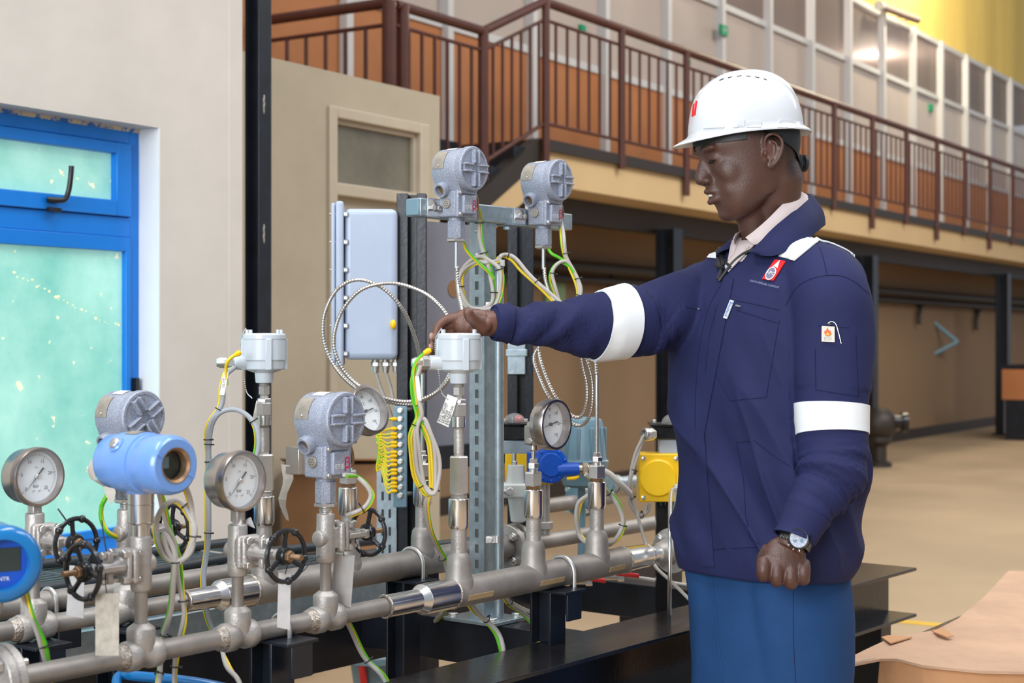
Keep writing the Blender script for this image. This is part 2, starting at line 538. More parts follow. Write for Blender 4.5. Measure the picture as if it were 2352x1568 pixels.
win = thing('window_1', None, None, BP(CW + 0.107, 4.3, zbot - CAMZ)); win['kind'] = 'structure'
CR = CW + 0.107
ZR = 5.105
def wz(t): return ZR - t / KC                # distance t back along the wall from the right end
def winbox(mb, t0, t1, ha, hb, thick, front): return wallbox(mb, CR, wz(t1), wz(t0), CAMZ + ha, CAMZ + hb, thick, front)
HB = zbot - CAMZ
W = 1.75
mb = MB()                                   # fixed outer frame
winbox(mb, 0, 0.042, HB, 0.682, 0.06, 0.0)
winbox(mb, 0.042, W, 0.640, 0.682, 0.06, 0.0)
winbox(mb, 0.042, W, HB, HB + 0.05, 0.06, 0.0)
part('window_frame', mb, 'blueframe', win, bevel=0.002)
mb = MB(); winbox(mb, 0.042, W, 0.3366, 0.40, 0.065, 0.003)
part('transom_bar', mb, 'blueframe', win, bevel=0.002)
mb = MB()                                   # opening top sash
winbox(mb, 0.046, 0.108, 0.402, 0.638, 0.05, 0.014)
winbox(mb, 0.108, W, 0.602, 0.638, 0.05, 0.014)
winbox(mb, 0.108, W, 0.402, 0.452, 0.05, 0.014)
sash = part('top_sash', mb, 'blueframe', win, bevel=0.003)
mb = MB(); winbox(mb, 0.09, W, 0.43, 0.62, 0.006, -0.015)
part('pane', mb, 'film', sash)
mb = MB()                                   # lower light
winbox(mb, 0.044, 0.064, HB + 0.05, 0.336, 0.045, 0.008)
winbox(mb, 0.064, W, 0.290, 0.336, 0.045, 0.008)
winbox(mb, 0.064, W, HB + 0.05, HB + 0.075, 0.045, 0.008)
low = part('lower_sash', mb, 'blueframe', win, bevel=0.002)
mb = MB(); winbox(mb, 0.05, W, HB + 0.06, 0.31, 0.006, -0.012)
part('pane', mb, 'film', low)
rnd_ = random.Random(5)
for k in range(26):                         # flakes where the film has come off along a diagonal scratch
    u_ = k / 25; px_, py_ = 30 + 262 * u_ + rnd_.uniform(-6, 6), 622 + 140 * u_ ** 0.9 + rnd_.uniform(-7, 7)
    zq_ = BZ(CR + 0.01, px_); q_ = P(px_, py_, zq_)
    t_ = (ZR - zq_) * KC
    n_ = rnd_.randint(5, 7); rr_ = rnd_.uniform(1.2, 4.2) * (1.5 if k in (1, 2, 8, 9) else 1) * zq_ / F
    cpt = BP(CR, zq_, q_.z - CAMZ) - NB * 0.0118
    pol_ = [(rr_ * rnd_.uniform(0.7, 1.6) * math.cos(2 * math.pi * i / n_), rr_ * rnd_.uniform(0.5, 1.0) * math.sin(2 * math.pi * i / n_)) for i in range(n_)]
    mb = MB(); mb.prism(pol_, cpt, SB, Z, 0.0006)
    part('film_flake', mb, 'flake', low)
mb = MB(); winbox(mb, 0.0, W, 0.678, 0.694, 0.07, 0.004)
part('putty_line', mb, 'putty', win, bevel=0.002)
# lever handle
zh = BZ(CR, 113)
def hp(px, py, out): return P(px, py, BZ(CR, px)) + NB * out
mb = MB()
mb.tube(catmull([hp(97, 458, 0.02), hp(112, 461, 0.035), hp(126, 459, 0.045), hp(132, 440, 0.05), hp(134, 410, 0.055), hp(136, 384, 0.055)], 5), 0.0085, 10)
mb.ell(hp(113, 460, 0.02), (0.022, 0.014, 0.010), BAX)
mb.box(hp(113, 482, 0.02), (0.045, 0.02, 0.012), BAX)
part('lever_handle', mb, 'handle', win)
mb = MB()
mb.box(BP(CR, BZ(CR, 306), -0.148) + NB * 0.012, (0.014, 0.02, 0.06), BAX)
part('hinge', mb, 'handle', win)

# ---- black steel column at the wall end
zc = 5.47
cc = BP(CW - 0.005, zc, 0)
mb = MB()
t = 0.066
for s in (-1, 1):
    mb.box(V(cc.x, cc.y, 2.5) + NB * (s * t / 2 - s * 0.004 - 0.02), (t, 0.008, 5.0), BAX)
mb.box(V(cc.x, cc.y, 2.5) - NB * 0.02, (0.008, t - 0.012, 5.0), BAX)
colm = thing('steel_column', 'tall black steel column at the end of the cream window wall', 'column', (cc.x, cc.y, 0))
part('shaft', mb, 'black', colm, bevel=0.002)
for (px, py) in ((578, 240), (574, 537)):
    mb = MB(); q = P(px, py, zc - 0.01)
    q = V(cc.x, cc.y, q.z) + NB * (t / 2 - 0.0196) - SB * 0.006
    for k in range(5):
        mb.ell(q + Z * (k - 2) * 0.011 + SB * random.uniform(-0.003, 0.003), (0.004, 0.0016, 0.012), BAX, 8, 5)
    part('paint_scuff', mb, 'plate', colm)

# ---- beige booth with its door
CBo = 5.058
HBo = 1.16
zd0, zd1 = BZ(CBo, 752), BZ(CBo, 982)
hd = 1.012
zbe = BZ(CBo, 1010)
mb = MB()
wallbox(mb, CBo, 5.55, zd0, 0, CAMZ + HBo, 0.12)
wallbox(mb, CBo, zd1, zbe, 0, CAMZ + HBo, 0.12)
wallbox(mb, CBo, zd0, zd1, CAMZ + hd, CAMZ + HBo, 0.12)
e = BP(CBo, zbe, 0)
mb.box(V(e.x, e.y, (CAMZ + HBo) / 2) - NB * 1.2 - SB * 0.06, (0.12, 2.16, CAMZ + HBo - 0.004), BAX)
mb.box(BP(CBo, 5.6, HBo - 0.06) - NB * 1.2 + SB * 1.02, (2.0, 2.1, 0.1), BAX)
solo('wall_booth', mb, 'beige', kind='structure')
dr = thing('door_1', None, None, BP(CBo, (zd0 + zd1) / 2, -CAMZ)); dr['kind'] = 'structure'
mb = MB()
fw = 0.055 / KC
wallbox(mb, CBo, zd0, zd0 + fw, 0, CAMZ + hd, 0.13, 0.015)
wallbox(mb, CBo, zd1 - fw * 1.3, zd1, 0, CAMZ + hd, 0.13, 0.015)
wallbox(mb, CBo, zd0 + fw, zd1 - fw * 1.3, CAMZ + hd - 0.05, CAMZ + hd, 0.13, 0.015)
part('door_frame', mb, 'doorwood', dr, bevel=0.006)
mb = MB(); wallbox(mb, CBo, zd0 + fw, zd1 - fw * 1.3, CAMZ + 0.63, CAMZ + 0.686, 0.1, 0.008)
part('transom_rail', mb, 'doorwood', dr, bevel=0.006)
mb = MB()
for (a, b, c, d) in ((zd0 + fw, zd0 + fw + 0.02, 0.686, hd - 0.05), (zd1 - fw * 1.3 - 0.02, zd1 - fw * 1.3, 0.686, hd - 0.05)):
    wallbox(mb, CBo, a, b, CAMZ + c, CAMZ + d, 0.05, -0.01)
wallbox(mb, CBo, zd0 + fw, zd1 - fw * 1.3, CAMZ + hd - 0.07, CAMZ + hd - 0.05, 0.05, -0.01)
part('glazing_bead', mb, 'doorwood', dr, bevel=0.003)
m_tr = mat('grimy_transom_glass', (0.17, 0.155, 0.115), 0.18, 0, 0.25, 3, spec=0.6)
mb = MB(); wallbox(mb, CBo, zd0 + fw, zd1 - fw * 1.3, CAMZ + 0.68, CAMZ + hd - 0.05, 0.008, -0.03)
part('transom_pane', mb, m_tr, dr)
mb = MB(); wallbox(mb, CBo, zd0 + fw, zd1 - fw * 1.3, 0, CAMZ + 0.632, 0.04, -0.03)
part('door_leaf', mb, 'beige', dr, bevel=0.003)

# ---- mezzanine: slab, beam, columns, back wall, glazed partition, stair
CRl = 6.396           # line of the balcony railing
CG = 7.6              # line of the glazed partition and of the wall below it
HF = 1.343            # balcony floor above the eye
z_b0 = BZ(CRl, 1250)
zend = 26.0
mb = MB()
c0 = (BP(CRl + 0.03, z_b0, 0) + BP(CRl + 0.03, zend, 0)) / 2
Ls = (zend - z_b0) * KC
mb.box(V(c0.x, c0.y, CAMZ + (HF - 0.07 + 1.046) / 2) - NB * 0.85, (Ls, 1.7, HF - 0.07 - 1.046), BAX)
solo('ceiling_mezzanine_slab', mb, 'slabface', kind='structure')
mb = MB()
mb.box(V(c0.x, c0.y, CAMZ + HF - 0.035) - NB * 0.83, (Ls, 1.74, 0.074), BAX)
solo('floor_mezzanine_edge', mb, 'darkbrown', kind='structure')
mb = MB()
wallbox(mb, 6.85, z_b0 + 0.3, zend, CAMZ + 0.87, CAMZ + 1.046, 0.12)
solo('trim_1', mb, 'darkbrown', kind='structure')
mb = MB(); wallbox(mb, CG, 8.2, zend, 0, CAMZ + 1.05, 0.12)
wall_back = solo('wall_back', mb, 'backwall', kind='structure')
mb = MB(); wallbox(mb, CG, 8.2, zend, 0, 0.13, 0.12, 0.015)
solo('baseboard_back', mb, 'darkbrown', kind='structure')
for px, lab in ((1537, 'dark steel column under the mezzanine behind the reaching arm'),
                (1994, 'dark steel column under the mezzanine beside the worker\'s back'),
                (2304, 'dark steel column under the mezzanine beside the orange bench')):
    q = BP(6.72, BZ(6.72, px), 0)
    mb = MB()
    hgt = CAMZ + 0.90
    for s in (-1, 1):
        mb.box(V(q.x, q.y, hgt / 2) + NB * s * 0.075, (0.16, 0.012, hgt), BAX)
    mb.box(V(q.x, q.y, hgt / 2), (0.012, 0.15, hgt), BAX)
    mb.box(V(q.x, q.y, 0.01), (0.24, 0.24, 0.02), BAX)
    solo('mezzanine_column', mb, 'black', lab, 'column')
for h, r, C in ((0.60, 0.05, CG - 0.14), (0.50, 0.035, CG - 0.10)):
    mb = MB(); mb.cyl(BP(C, 9, h), BP(C, 25.5, h), r, n=12)
    o = solo('service_pipe', mb, 'darkbrown', ('thick' if r > 0.04 else 'thin') + ' dark service pipe running along the tan wall under the mezzanine', 'pipe')
for px, py, l in ((1385, 640, 'dark bent pipe end hanging on the tan wall beside the coiled cable'), (2100, 715, 'small dark hook on the tan wall above the triangular bracket'), (2232, 728, 'small dark hook on the tan wall next to the bench column')):
    z0 = BZ(CG, px); q = P(px, py, z0); k = z0 / F
    mb = MB()
    mb.tube([q + NB * 0.06 + SB * 30 * k + Z * 14 * k, q + NB * 0.06 + SB * 14 * k + Z * 10 * k, q + NB * 0.06 - Z * 8 * k, q + NB * 0.06 - Z * 30 * k], 5 * k, 8)
    mb.cyl(q + SB * 30 * k + Z * 14 * k - NB * 0.02, q + SB * 30 * k + Z * 14 * k + NB * 0.07, 4 * k, n=8)
    solo('wall_hook', mb, 'darkbrown', l, 'hook')
# triangular bracket
z0 = BZ(CG, 2150); k = z0 / F
mb = MB()
a, b, c = P(2130, 735, z0), P(2132, 815, z0), P(2190, 785, z0)
for p, q in ((a, b), (b, c), (a, c)):
    mb.cyl(p + NB * 0.05, q + NB * 0.05, 0.03, n=8)
for p in (a, b): mb.cyl(p - NB * 0.03, p + NB * 0.06, 0.03, n=8)
solo('wall_bracket', mb, 'greyblue', 'triangular grey steel bracket fixed to the tan wall', 'bracket')
mb = MB(); q = P(1270, 680, BZ(CG, 1270)); mb.box(q, (0.30, 0.06, 0.22), BAX)
solo('wall_panel', mb, mat('pale_green_panel', (0.22, 0.33, 0.17), 0.6), 'small pale green panel on the tan wall behind the sleeve', 'panel', bevel=0.004)

# glazed partition
gl = thing('wall_glazed_partition', None, None, BP(CG, 12, HF)); gl['kind'] = 'structure'
dz = 0.97
zs = [13.11 + i * dz for i in range(-5, 14)]
HS, HT, HTOP = 2.24, 3.24, 4.0
A_ = CAMZ
m1 = MB(); mr_ = BP(CG, zs[0], 0)
mull = None
for i, z in enumerate(zs):
    if mull is None:
        mb = MB(); mb.box(V(mr_.x, mr_.y, A_ + (HF + HTOP) / 2) + NB * 0.02, (0.07, 0.08, HTOP - HF), BAX)
        mull = part('mullion', mb, 'alu', gl)
    else:
        q = BP(CG, z, 0) - mr_
        inst(mull, gl, Matrix.Translation(q))
src = {}
def bay(name, key, ha, hb, thick, m, i, front=0.0):
    if key not in src:
        mb = MB(); wallbox(mb, CG, zs[0] + 0.03, zs[1] - 0.03, A_ + ha, A_ + hb, thick, front)
        o = part(name, mb, m, gl); src[key] = (o, i)
        o.matrix_local = Matrix.Translation(BP(CG, zs[i], 0) - BP(CG, zs[0], 0))
    else:
        inst(src[key][0], gl, Matrix.Translation(BP(CG, zs[i], 0) - BP(CG, zs[0], 0)))
for i in range(len(zs) - 1):
    bay('infill_panel', 'o', HF, HS, 0.05, 'orange', i)
    bay('sill_bar', 's', HS - 0.01, HS + 0.05, 0.07, 'alu', i, 0.015)
    bay('transom_bar', 't', HT - 0.03, HT + 0.03, 0.07, 'alu', i, 0.015)
    bay('head_bar', 'h', HTOP - 0.06, HTOP, 0.07, 'alu', i, 0.015)
    bay('lower_pane', 'l', HS + 0.05, HT - 0.03, 0.01, 'frost', i, -0.02)
    bay('upper_pane', 'u', HT + 0.03, HTOP - 0.06, 0.01, 'clearpane', i, -0.02)
# room behind the glazing
mb = MB(); wallbox(mb, CG + 2.6, 8.5, 30, A_ + HF, A_ + 3.72, 0.1); 
solo('wall_office', mb, 'orange', kind='structure')
mb = MB(); wallbox(mb, CG + 2.6, 8.5, 30, A_ + 3.72, A_ + 4.03, 0.1)
solo('trim_2', mb, 'mauve', kind='structure')
mb = MB(); q = (BP(CG + 1.4, 9, 0) + BP(CG + 1.4, 29, 0)) / 2
mb.box(V(q.x, q.y, A_ + HTOP + 0.05), (24, 2.1, 0.06), BAX)
solo('ceiling_office', mb, 'mauve', kind='structure')
for z in (12, 17, 22):
    q = BP(CG + 1.3, z, 3.85)
    l = bpy.data.lights.new('office_lamp', 'POINT'); l.energy = 70; l.color = (1, 0.9, 0.78); l.shadow_soft_size = 0.3  # unseen light added to brighten the room behind the panes
    o = bpy.data.objects.new('office_lamp', l); COL.objects.link(o); o.location = q
# yellow sheet cladding above
mb = MB()
rows = [[], []]
n = 420
for i in range(n + 1):
    z = 15.5 + 13 * i / n
    off = 0.015 * (1 if (i // 2) % 2 else -1)
    for j, h in enumerate((HTOP + 0.02, 9.0)):
        rows[j].append(BP(CG + 0.05, z, h) + NB * off)
vs = rows[0] + rows[1]
mb.add(vs, [(i, i + 1, n + 1 + i + 1, n + 1 + i) for i in range(n)])
solo('wall_upper_cladding', mb, 'yellowsheet', kind='structure', smooth=0)
q0, q1 = P(2022, 14, 19.6), P(2108, 47, 20.9)
q0 = BP(CG - 0.15, BZ(CG - 0.15, 2022), 0); q0.z = P(2022, 14, q0.y).z
q1 = BP(CG - 0.15, BZ(CG - 0.15, 2108), 0); q1.z = P(2108, 46, q1.y).z
bt = thing('batten_lamp', 'unlit grey tube lamp fixed to the yellow cladding', 'lamp', q0)
mb = MB(); mb.cyl(q0, q1, 0.045, n=12)
part('housing', mb, 'mauve', bt)
mb = MB(); d = (q1 - q0).normalized(); mb.cyl(q0 - d * 0.06, q0 + d * 0.02, 0.06, n=12)
part('end_cap', mb, 'alu', bt)
for t_ in (0.75, 0.95):
    e = q0.lerp(q1, t_); mb = MB(); mb.cyl(e, e - NB * 0.18, 0.012, n=8); part('mounting_arm', mb, 'mauve', bt)
# bay lamp out of view above
q = P(2190, -260, 18.9)
hb = thing('bay_lamp', 'round bay lamp hanging before the yellow cladding', 'lamp', q)
mb = MB(); mb.lathe([(0, 0.25), (0.02, 0.26), (0.2, 0.10), (0.35, 0.07)], q, Z)
part('reflector', mb, 'alu', hb)
da = (CG + 0.06 - (TB * q.y - q.x)) / KC
mb = MB(); mb.cyl(q + Z * 0.33, q + Z * 0.33 - NB * (da + 0.02), 0.03, n=10); part('wall_arm', mb, 'mauve', hb)
l = bpy.data.lights.new('bay_lamp_light', 'POINT'); l.energy = 300; l.color = (1, 0.88, 0.62); l.shadow_soft_size = 0.2
o = bpy.data.objects.new('bay_lamp_light', l); COL.objects.link(o); o.location = q - Z * 0.25 + NB * 0.2
# green exit signs
for px, py, wpx, lab in ((1662, 70, 26, 'larger green exit sign on the glazed partition above the railing'),
                    (1337, 65, 16, 'small green exit sign beside the stair end of the railing'),
                    (1580, 143, 13, 'small green sign seen just above the white helmet\'s railing post'),
                    (2138, 248, 18, 'faded green exit sign on the far office pane')):
    cs_ = CG - 0.088 if wpx > 20 else CG + 0.006
    z0 = BZ(cs_, px); q = P(px, py, z0)
    mb = MB(); mb.box(q, (wpx * z0 / F / 0.75, 0.03, wpx * 0.9 * z0 / F), BAX)
    s = solo('exit_sign', mb, 'exit', lab, 'sign')
    if wpx > 20:
        mb = text_mb('EXIT', wpx * 0.36 * z0 / F, q + NB * 0.017, SB, Z)
        part('lettering', mb, 'sticker', s)

# ---- railings
RH, RT, RBm = 2.252, 2.133, 1.447
def railing(name, label, pts_h, posts, nb, root_z, post_down=None, top=True):
    pass
brl = thing('balcony_railing', 'long red-brown railing with thin upright bars along the mezzanine edge', 'railing', BP(CRl, z_b0, HF))
def seg(nm, a, b, r, par, n=10):
    mb = MB(); mb.cyl(a, b, r, n=n); return part(nm, mb, 'rail', par)
seg('handrail', BP(CRl, z_b0, RH), BP(CRl, zend, RH), 0.032, brl)
seg('upper_bar', BP(CRl, z_b0, RT), BP(CRl, zend, RT), 0.012, brl)
seg('lower_bar', BP(CRl, z_b0, RBm), BP(CRl, zend, RBm), 0.012, brl)
dzp = 0.887
posts = [z_b0 + i * dzp for i in range(18)]
bal = None
pst = [None, None]
for i, z in enumerate(posts):
    k = i % 2
    lo = 1.13 if k == 0 else 1.24
    if pst[k] is None:
        mb = MB(); mb.cyl(BP(CRl, z, lo) + NB * 0.012, BP(CRl, z, RH) + NB * 0.012, 0.027, n=10)
        pst[k] = (part('post', mb, 'rail', brl), BP(CRl, z, 0))
    else:
        inst(pst[k][0], brl, Matrix.Translation(BP(CRl, z, 0) - pst[k][1]))
    if i < len(posts) - 1:
        for j in range(1, 7):
            zz = z + dzp * j / 7
            if bal is None:
                mb = MB(); mb.cyl(BP(CRl, zz, RBm), BP(CRl, zz, RT), 0.0105, n=8)
                bal = (part('baluster', mb, 'rail', brl), BP(CRl, zz, 0))
            else:
                inst(bal[0], brl, Matrix.Translation(BP(CRl, zz, 0) - bal[1]))
# sloping stair railing and landing railing
z1 = BZ(CRl, 1110); z2 = BZ(CRl, 908)
HL = 1.935            # landing handrail
srl = thing('stair_railing', 'short sloping red-brown railing between landing and mezzanine', 'railing', BP(CRl, z1, 0.9))
seg('handrail', BP(CRl, z1, HL), BP(CRl, z_b0, RH), 0.03, srl)
seg('upper_bar', BP(CRl, z1, HL - 0.12), BP(CRl, z_b0, RT), 0.012, srl)
seg('lower_bar', BP(CRl, z1 - 0.05, 1.09), BP(CRl, z_b0, RBm), 0.014, srl)
for j in range(1, 7):
    t_ = j / 6.6
    zz = z1 + (z_b0 - z1) * t_
    seg('baluster', BP(CRl, zz, 1.10 + (RBm - 1.10) * t_), BP(CRl, zz, HL - 0.12 + (RT - HL + 0.12) * t_), 0.0105, srl, 8)
lrl = thing('landing_railing', 'level red-brown railing around the stair landing above the booth', 'railing', BP(CRl, z2, 0.9))
seg('handrail', BP(CRl, z2, HL), BP(CRl, z1, HL), 0.03, lrl)
seg('upper_bar', BP(CRl, z2, HL - 0.12), BP(CRl, z1, HL - 0.12), 0.012, lrl)
seg('post', BP(CRl, z1, 1.0), BP(CRl, z1, HL + 0.02), 0.034, lrl)
seg('post', BP(CRl, z2 + 0.06, 0.95), BP(CRl, z2 + 0.06, HL + 0.01), 0.038, lrl)
nbl = 7
for j in range(1, nbl):
    zz = z2 + (z1 - z2) * j / nbl
    seg('baluster', BP(CRl, zz, 0.98), BP(CRl, zz, HL - 0.12), 0.0115, lrl, 8)
cor = BP(CRl, z2, 0) - SB * 0.06
seg('post', cor + Z * 0.95, cor + Z * (HL + 0.01), 0.042, lrl)
e_ = cor - NB * 1.0
seg('handrail', cor + Z * HL, e_ + Z * HL, 0.032, lrl)
seg('upper_bar', cor + Z * (HL - 0.125), e_ + Z * (HL - 0.125), 0.013, lrl)
for j in range(1, 7):
    q = cor - NB * (0.02 + 0.148 * j)
    seg('baluster', q + Z * 0.95, q + Z * (HL - 0.125), 0.0125, lrl, 8)
# landing and stair
mb = MB()
q = (BP(CRl, z2, 0) + BP(CRl, z1, 0)) / 2
mb.box(V(q.x, q.y, A_ + 0.92) - NB * 0.49 - SB * 0.13, ((z1 - z2) * KC + 0.1, 1.0, 0.14), BAX)
wallbox(mb, CRl + 0.12, z2 - 0.1, z1 - 0.06, A_ + 0.95, A_ + 1.235, 0.05)
solo('floor_stair_landing', mb, 'black', kind='structure')
st = thing('staircase', 'dark stair flight with a tan sloping underside below the railing', 'stairs', BP(CRl, z1, -CAMZ))
slope = 0.565
def sl(z, off): return BP(CRl + 0.02, z, 1.33 + (z - z_b0) * KC * slope + off)
zlow = z1 - 0.12
mb = MB()
def slab(mb, o0, o1, wd, sh=0.0):
    a = [sl(zlow, o0), sl(z_b0, o0), sl(z_b0, o1), sl(zlow, o1)]
    a = [v - NB * sh for v in a]
    b = [v - NB * wd for v in a]
    mb.add(a + b, [(0, 1, 2, 3), (7, 6, 5, 4), (0, 4, 5, 1), (1, 5, 6, 2), (2, 6, 7, 3), (3, 7, 4, 0)])
slab(mb, -0.13, 0.02, 0.1)
part('stringer', mb, 'darkbrown', st)
mb = MB(); slab(mb, -0.30, -0.13, 0.80, 0.004)
part('soffit', mb, 'slabface', st)
for j in range(3):
    z = z_b0 - 0.12 - j * 0.24
    mb = MB(); q = sl(z, -0.05)
    mb.box(q - NB * 0.42, (0.27, 0.76, 0.15), BAX)
    part('tread', mb, 'black', st)

# ---- things far under the mezzanine
z0 = 15.5
q = P(2020, 1060, z0); q.z = 0
k = z0 / F
vl = thing('floor_valve', 'dark iron valve on a pedestal behind the worker\'s back', 'valve', q)
mb = MB(); mb.lathe([(0, 0.12), (0.04, 0.12), (0.06, 0.07), (0.2, 0.07), (0.25, 0.12), (0.3, 0.12)], q, Z); part('pedestal', mb, 'darkbrown', vl)
mb = MB(); mb.ell(q + Z * 0.42, (0.17, 0.15, 0.17)); part('body', mb, 'darkbrown', vl)
mb = MB(); mb.cyl(q + Z * 0.45, q + V(0.26, 0, 0.44), 0.07, n=16); mb.cyl(q + V(0.22, 0, 0.44), q + V(0.27, 0, 0.44), 0.10, n=16); part('flange', mb, 'iron', vl)
z0 = 20.0
q = P(2330, 1000, z0)
bn = thing('work_bench', 'orange and grey bench against the tan wall at the far column', 'bench', (q.x, q.y, 0))
b0 = V(q.x + 0.22, q.y, 0)
mb = MB(); mb.box(b0 + Z * 0.92, (1.0, 0.5, 0.05), BAX); part('top', mb, 'black', bn)
mb = MB(); mb.box(b0 + Z * 0.70, (1.0, 0.48, 0.38), BAX); part('drawer_front', mb, 'orange', bn)
mb = MB(); mb.box(b0 + Z * 0.29, (0.92, 0.45, 0.42), BAX); part('cabinet', mb, 'panel', bn)
for s in (-1, 1):
    mb = MB(); mb.box(b0 + SB * s * 0.47 + Z * 0.26, (0.05, 0.4, 0.52), BAX); part('leg', mb, 'black', bn)
# ================================================================== the skid: frame and pipes
AS = R(38.2)
TS = math.tan(AS)
S = V(math.sin(AS), math.cos(AS), 0)       # along the pipes, away from the camera
N = V(math.cos(AS), -math.sin(AS), 0)      # across the skid, towards the camera side
SAX = (S, N, Z)
KS = 1 / math.cos(AS)
def SZ(C, px): return C / (TS - (px - 1176) / F)
def SP(C, z, h): return V(TS * z - C, z, CAMZ + h)
CF, CB, CT = 2.5626, 3.0, 3.26             # front, back and third pipe lines
HP = -0.5                                  # pipe axis below the eye
def on(C, px, h=HP): return SP(C, SZ(C, px), h)

def longbox(mb, C, z0, z1, ha, hb, wd):
    c = (SP(C, z0, 0) + SP(C, z1, 0)) / 2
    return mb.box(V(c.x, c.y, CAMZ + (ha + hb) / 2), ((z1 - z0) * KS, wd, hb - ha), SAX)
HT_ = -0.645
BMH = 0.14
skid = thing('skid_frame', 'black welded steel skid frame of beams and posts under the pipes', 'frame', SP(2.4725, 3.2, -CAMZ))
CBM = 2.4725
def ibeam(C, z0, z1, wd, h, nm):
    mb = MB(); longbox(mb, C, z0, z1, HT_ - 0.009, HT_, wd); part(nm + '_top_flange', mb, 'beam', skid, bevel=0.0015)
    mb = MB(); longbox(mb, C, z0, z1, HT_ - h + 0.009, HT_ - 0.009, 0.008); part(nm + '_web', mb, 'beam', skid)
    mb = MB(); longbox(mb, C, z0, z1, HT_ - h, HT_ - h + 0.009, wd); part(nm + '_bottom_flange', mb, 'beam', skid, bevel=0.0015)
ibeam(CBM, 1.3, 4.52, 0.18, BMH, 'front_beam')
mb = MB(); longbox(mb, 3.42, 1.9, 5.0, HT_ - BMH, HT_, 0.07); part('rear_beam', mb, 'black', skid, bevel=0.002)
def cross(zc_, Cc, Ca, Cb, h, wd=0.07, m='black', nm='cross_beam'):
    a = SP(Cc, zc_, 0) + N * ((Cc - Ca) / 1.272); b = SP(Cc, zc_, 0) + N * ((Cc - Cb) / 1.272)
    c = (a + b) / 2
    mb = MB(); mb.box(V(c.x, c.y, CAMZ + HT_ - h / 2 - 0.001), (wd, (b - a).length, h), SAX)
    return part(nm, mb, m, skid, bevel=0.002)
cross(3.628, 2.9184, 3.42, 2.55, 0.10)
cross(4.09, 2.74, 3.42, 2.55, 0.09)
cross(2.75, 2.952, 3.42, 2.55, 0.10)
def leg(C, z, wd=0.11):
    q = SP(C, z, 0)
    mb = MB(); mb.box(V(q.x, q.y, (CAMZ + HT_ - BMH) / 2), (wd * 0.6, wd, CAMZ + HT_ - BMH), SAX)
    mb.box(V(q.x, q.y, 0.006), (wd * 1.3, wd * 1.3, 0.012), SAX)
    part('leg', mb, 'black', skid, bevel=0.002)
for C, z in ((CBM, 4.42), (CBM, 2.3), (3.42, 2.2), (3.42, 3.6), (3.42, 4.85), (CBM, 3.35)):
    leg(C, z)
def post(C, px, w_=0.055, plate=True, top=-0.532, bot=None):
    z = SZ(C, px); q = SP(C, z, 0)
    mb = MB()
    bt0 = HT_ if bot is None else bot
    hh = top - bt0
    for s in (-1, 1):
        mb.box(V(q.x, q.y, CAMZ + bt0 + hh / 2) + N * s * (w_ / 2 - 0.003), (w_, 0.006, hh), SAX)
    mb.box(V(q.x, q.y, CAMZ + bt0 + hh / 2), (0.006, w_ - 0.012, hh), SAX)
    if bot is not None: mb.box(V(q.x, q.y, 0.004), (w_ * 1.5, w_ * 1.5, 0.008), SAX)
    p_ = part('support_post', mb, 'black', skid, bevel=0.001)
    if plate:
        mb = MB()
        mb.box(V(q.x, q.y, CAMZ + top) + N * 0.015 + S * 0.012, (0.075, 0.10, 0.006), SAX)
        mb.box(V(q.x, q.y, CAMZ + top - 0.03) + N * 0.06 + S * 0.012, (0.05, 0.006, 0.06), SAX)
        part('support_bracket', mb, 'black', p_, bevel=0.001)
def ubolt(C, px, r, low=-0.535):
    q = on(C, px)
    pts = [q + N * r + Z * (low - HP - 0.01)]
    for k in range(13):
        a = math.pi * k / 12
        pts.append(q + N * (r * math.cos(a)) + Z * (r * math.sin(a)))
    pts.append(q - N * r + Z * (low - HP - 0.01))
    mb = MB(); mb.tube(pts, 0.0042, 8)
    for s in (-1, 1):
        e = q + N * r * s + Z * (low - HP)
        mb.hexa(e + Z * 0.0, e - Z * 0.012, 0.0085)
    part('u_bolt', mb, 'nut', skid)
post(CF, 625, top=-0.5192); post(CF, 1258); post(CB, 926, top=-0.5335, bot=-CAMZ); post(CB, 60, top=-0.5275, bot=-CAMZ); post(CB, 268, top=-0.5275, bot=-CAMZ); post(CT, 104, top=-0.5238, bot=-CAMZ)
ubolt(CF, 645, 0.022, -0.5192); ubolt(CF, 1290, 0.034); ubolt(CB, 945, 0.035); ubolt(CT, 112, 0.025, -0.5238)

# pipes -----------------------------------------------------------------
def spool(name, label, C, px0):
    q = on(C, px0)
    return thing(name, label, 'pipe', q)
def run(par, C, pxa, pxb, r, m='pipe', nm='pipe', rb=None, n=28):
    mb = MB(); mb.cyl(on(C, pxa), on(C, pxb), r, rb, n=n); return part(nm, mb, m, par)
def weld(par, C, px, r):
    mb = MB(); mb.torus(on(C, px), S, r, 0.0028, 28, 6); part('weld_ring', mb, 'weld', par)
def swtee(par, C, px):
    q = on(C, px)
    mb = MB()
    mb.lathe([(-0.036, 0.0175), (-0.034, 0.0225), (-0.030, 0.0245), (-0.012, 0.0245), (-0.008, 0.0215), (0.008, 0.0215), (0.012, 0.0245), (0.030, 0.0245), (0.034, 0.0225), (0.036, 0.0175)], q, S, 28)
    mb.lathe([(0.0, 0.021), (0.012, 0.0215), (0.020, 0.0228), (0.040, 0.0228), (0.043, 0.0215), (0.050, 0.0125)], q, Z, 28)
    t_ = part('socket_tee', mb, 'cast', par)
    mb = MB(); mb.lathe([(-0.050, 0.0172), (-0.042, 0.021), (-0.036, 0.0225), (-0.034, 0.0215)], q, S, 26)
    part('fillet_weld', mb, 'weld', t_)
def riser(par, C, px, h0=0.045, h1=0.105, r=0.0102):
    q = on(C, px); mb = MB(); mb.lathe([(h0, r), (h1 - 0.004, r), (h1 + 0.003, 0.0135)], q, Z, 20); part('riser', mb, 'pipe', par)
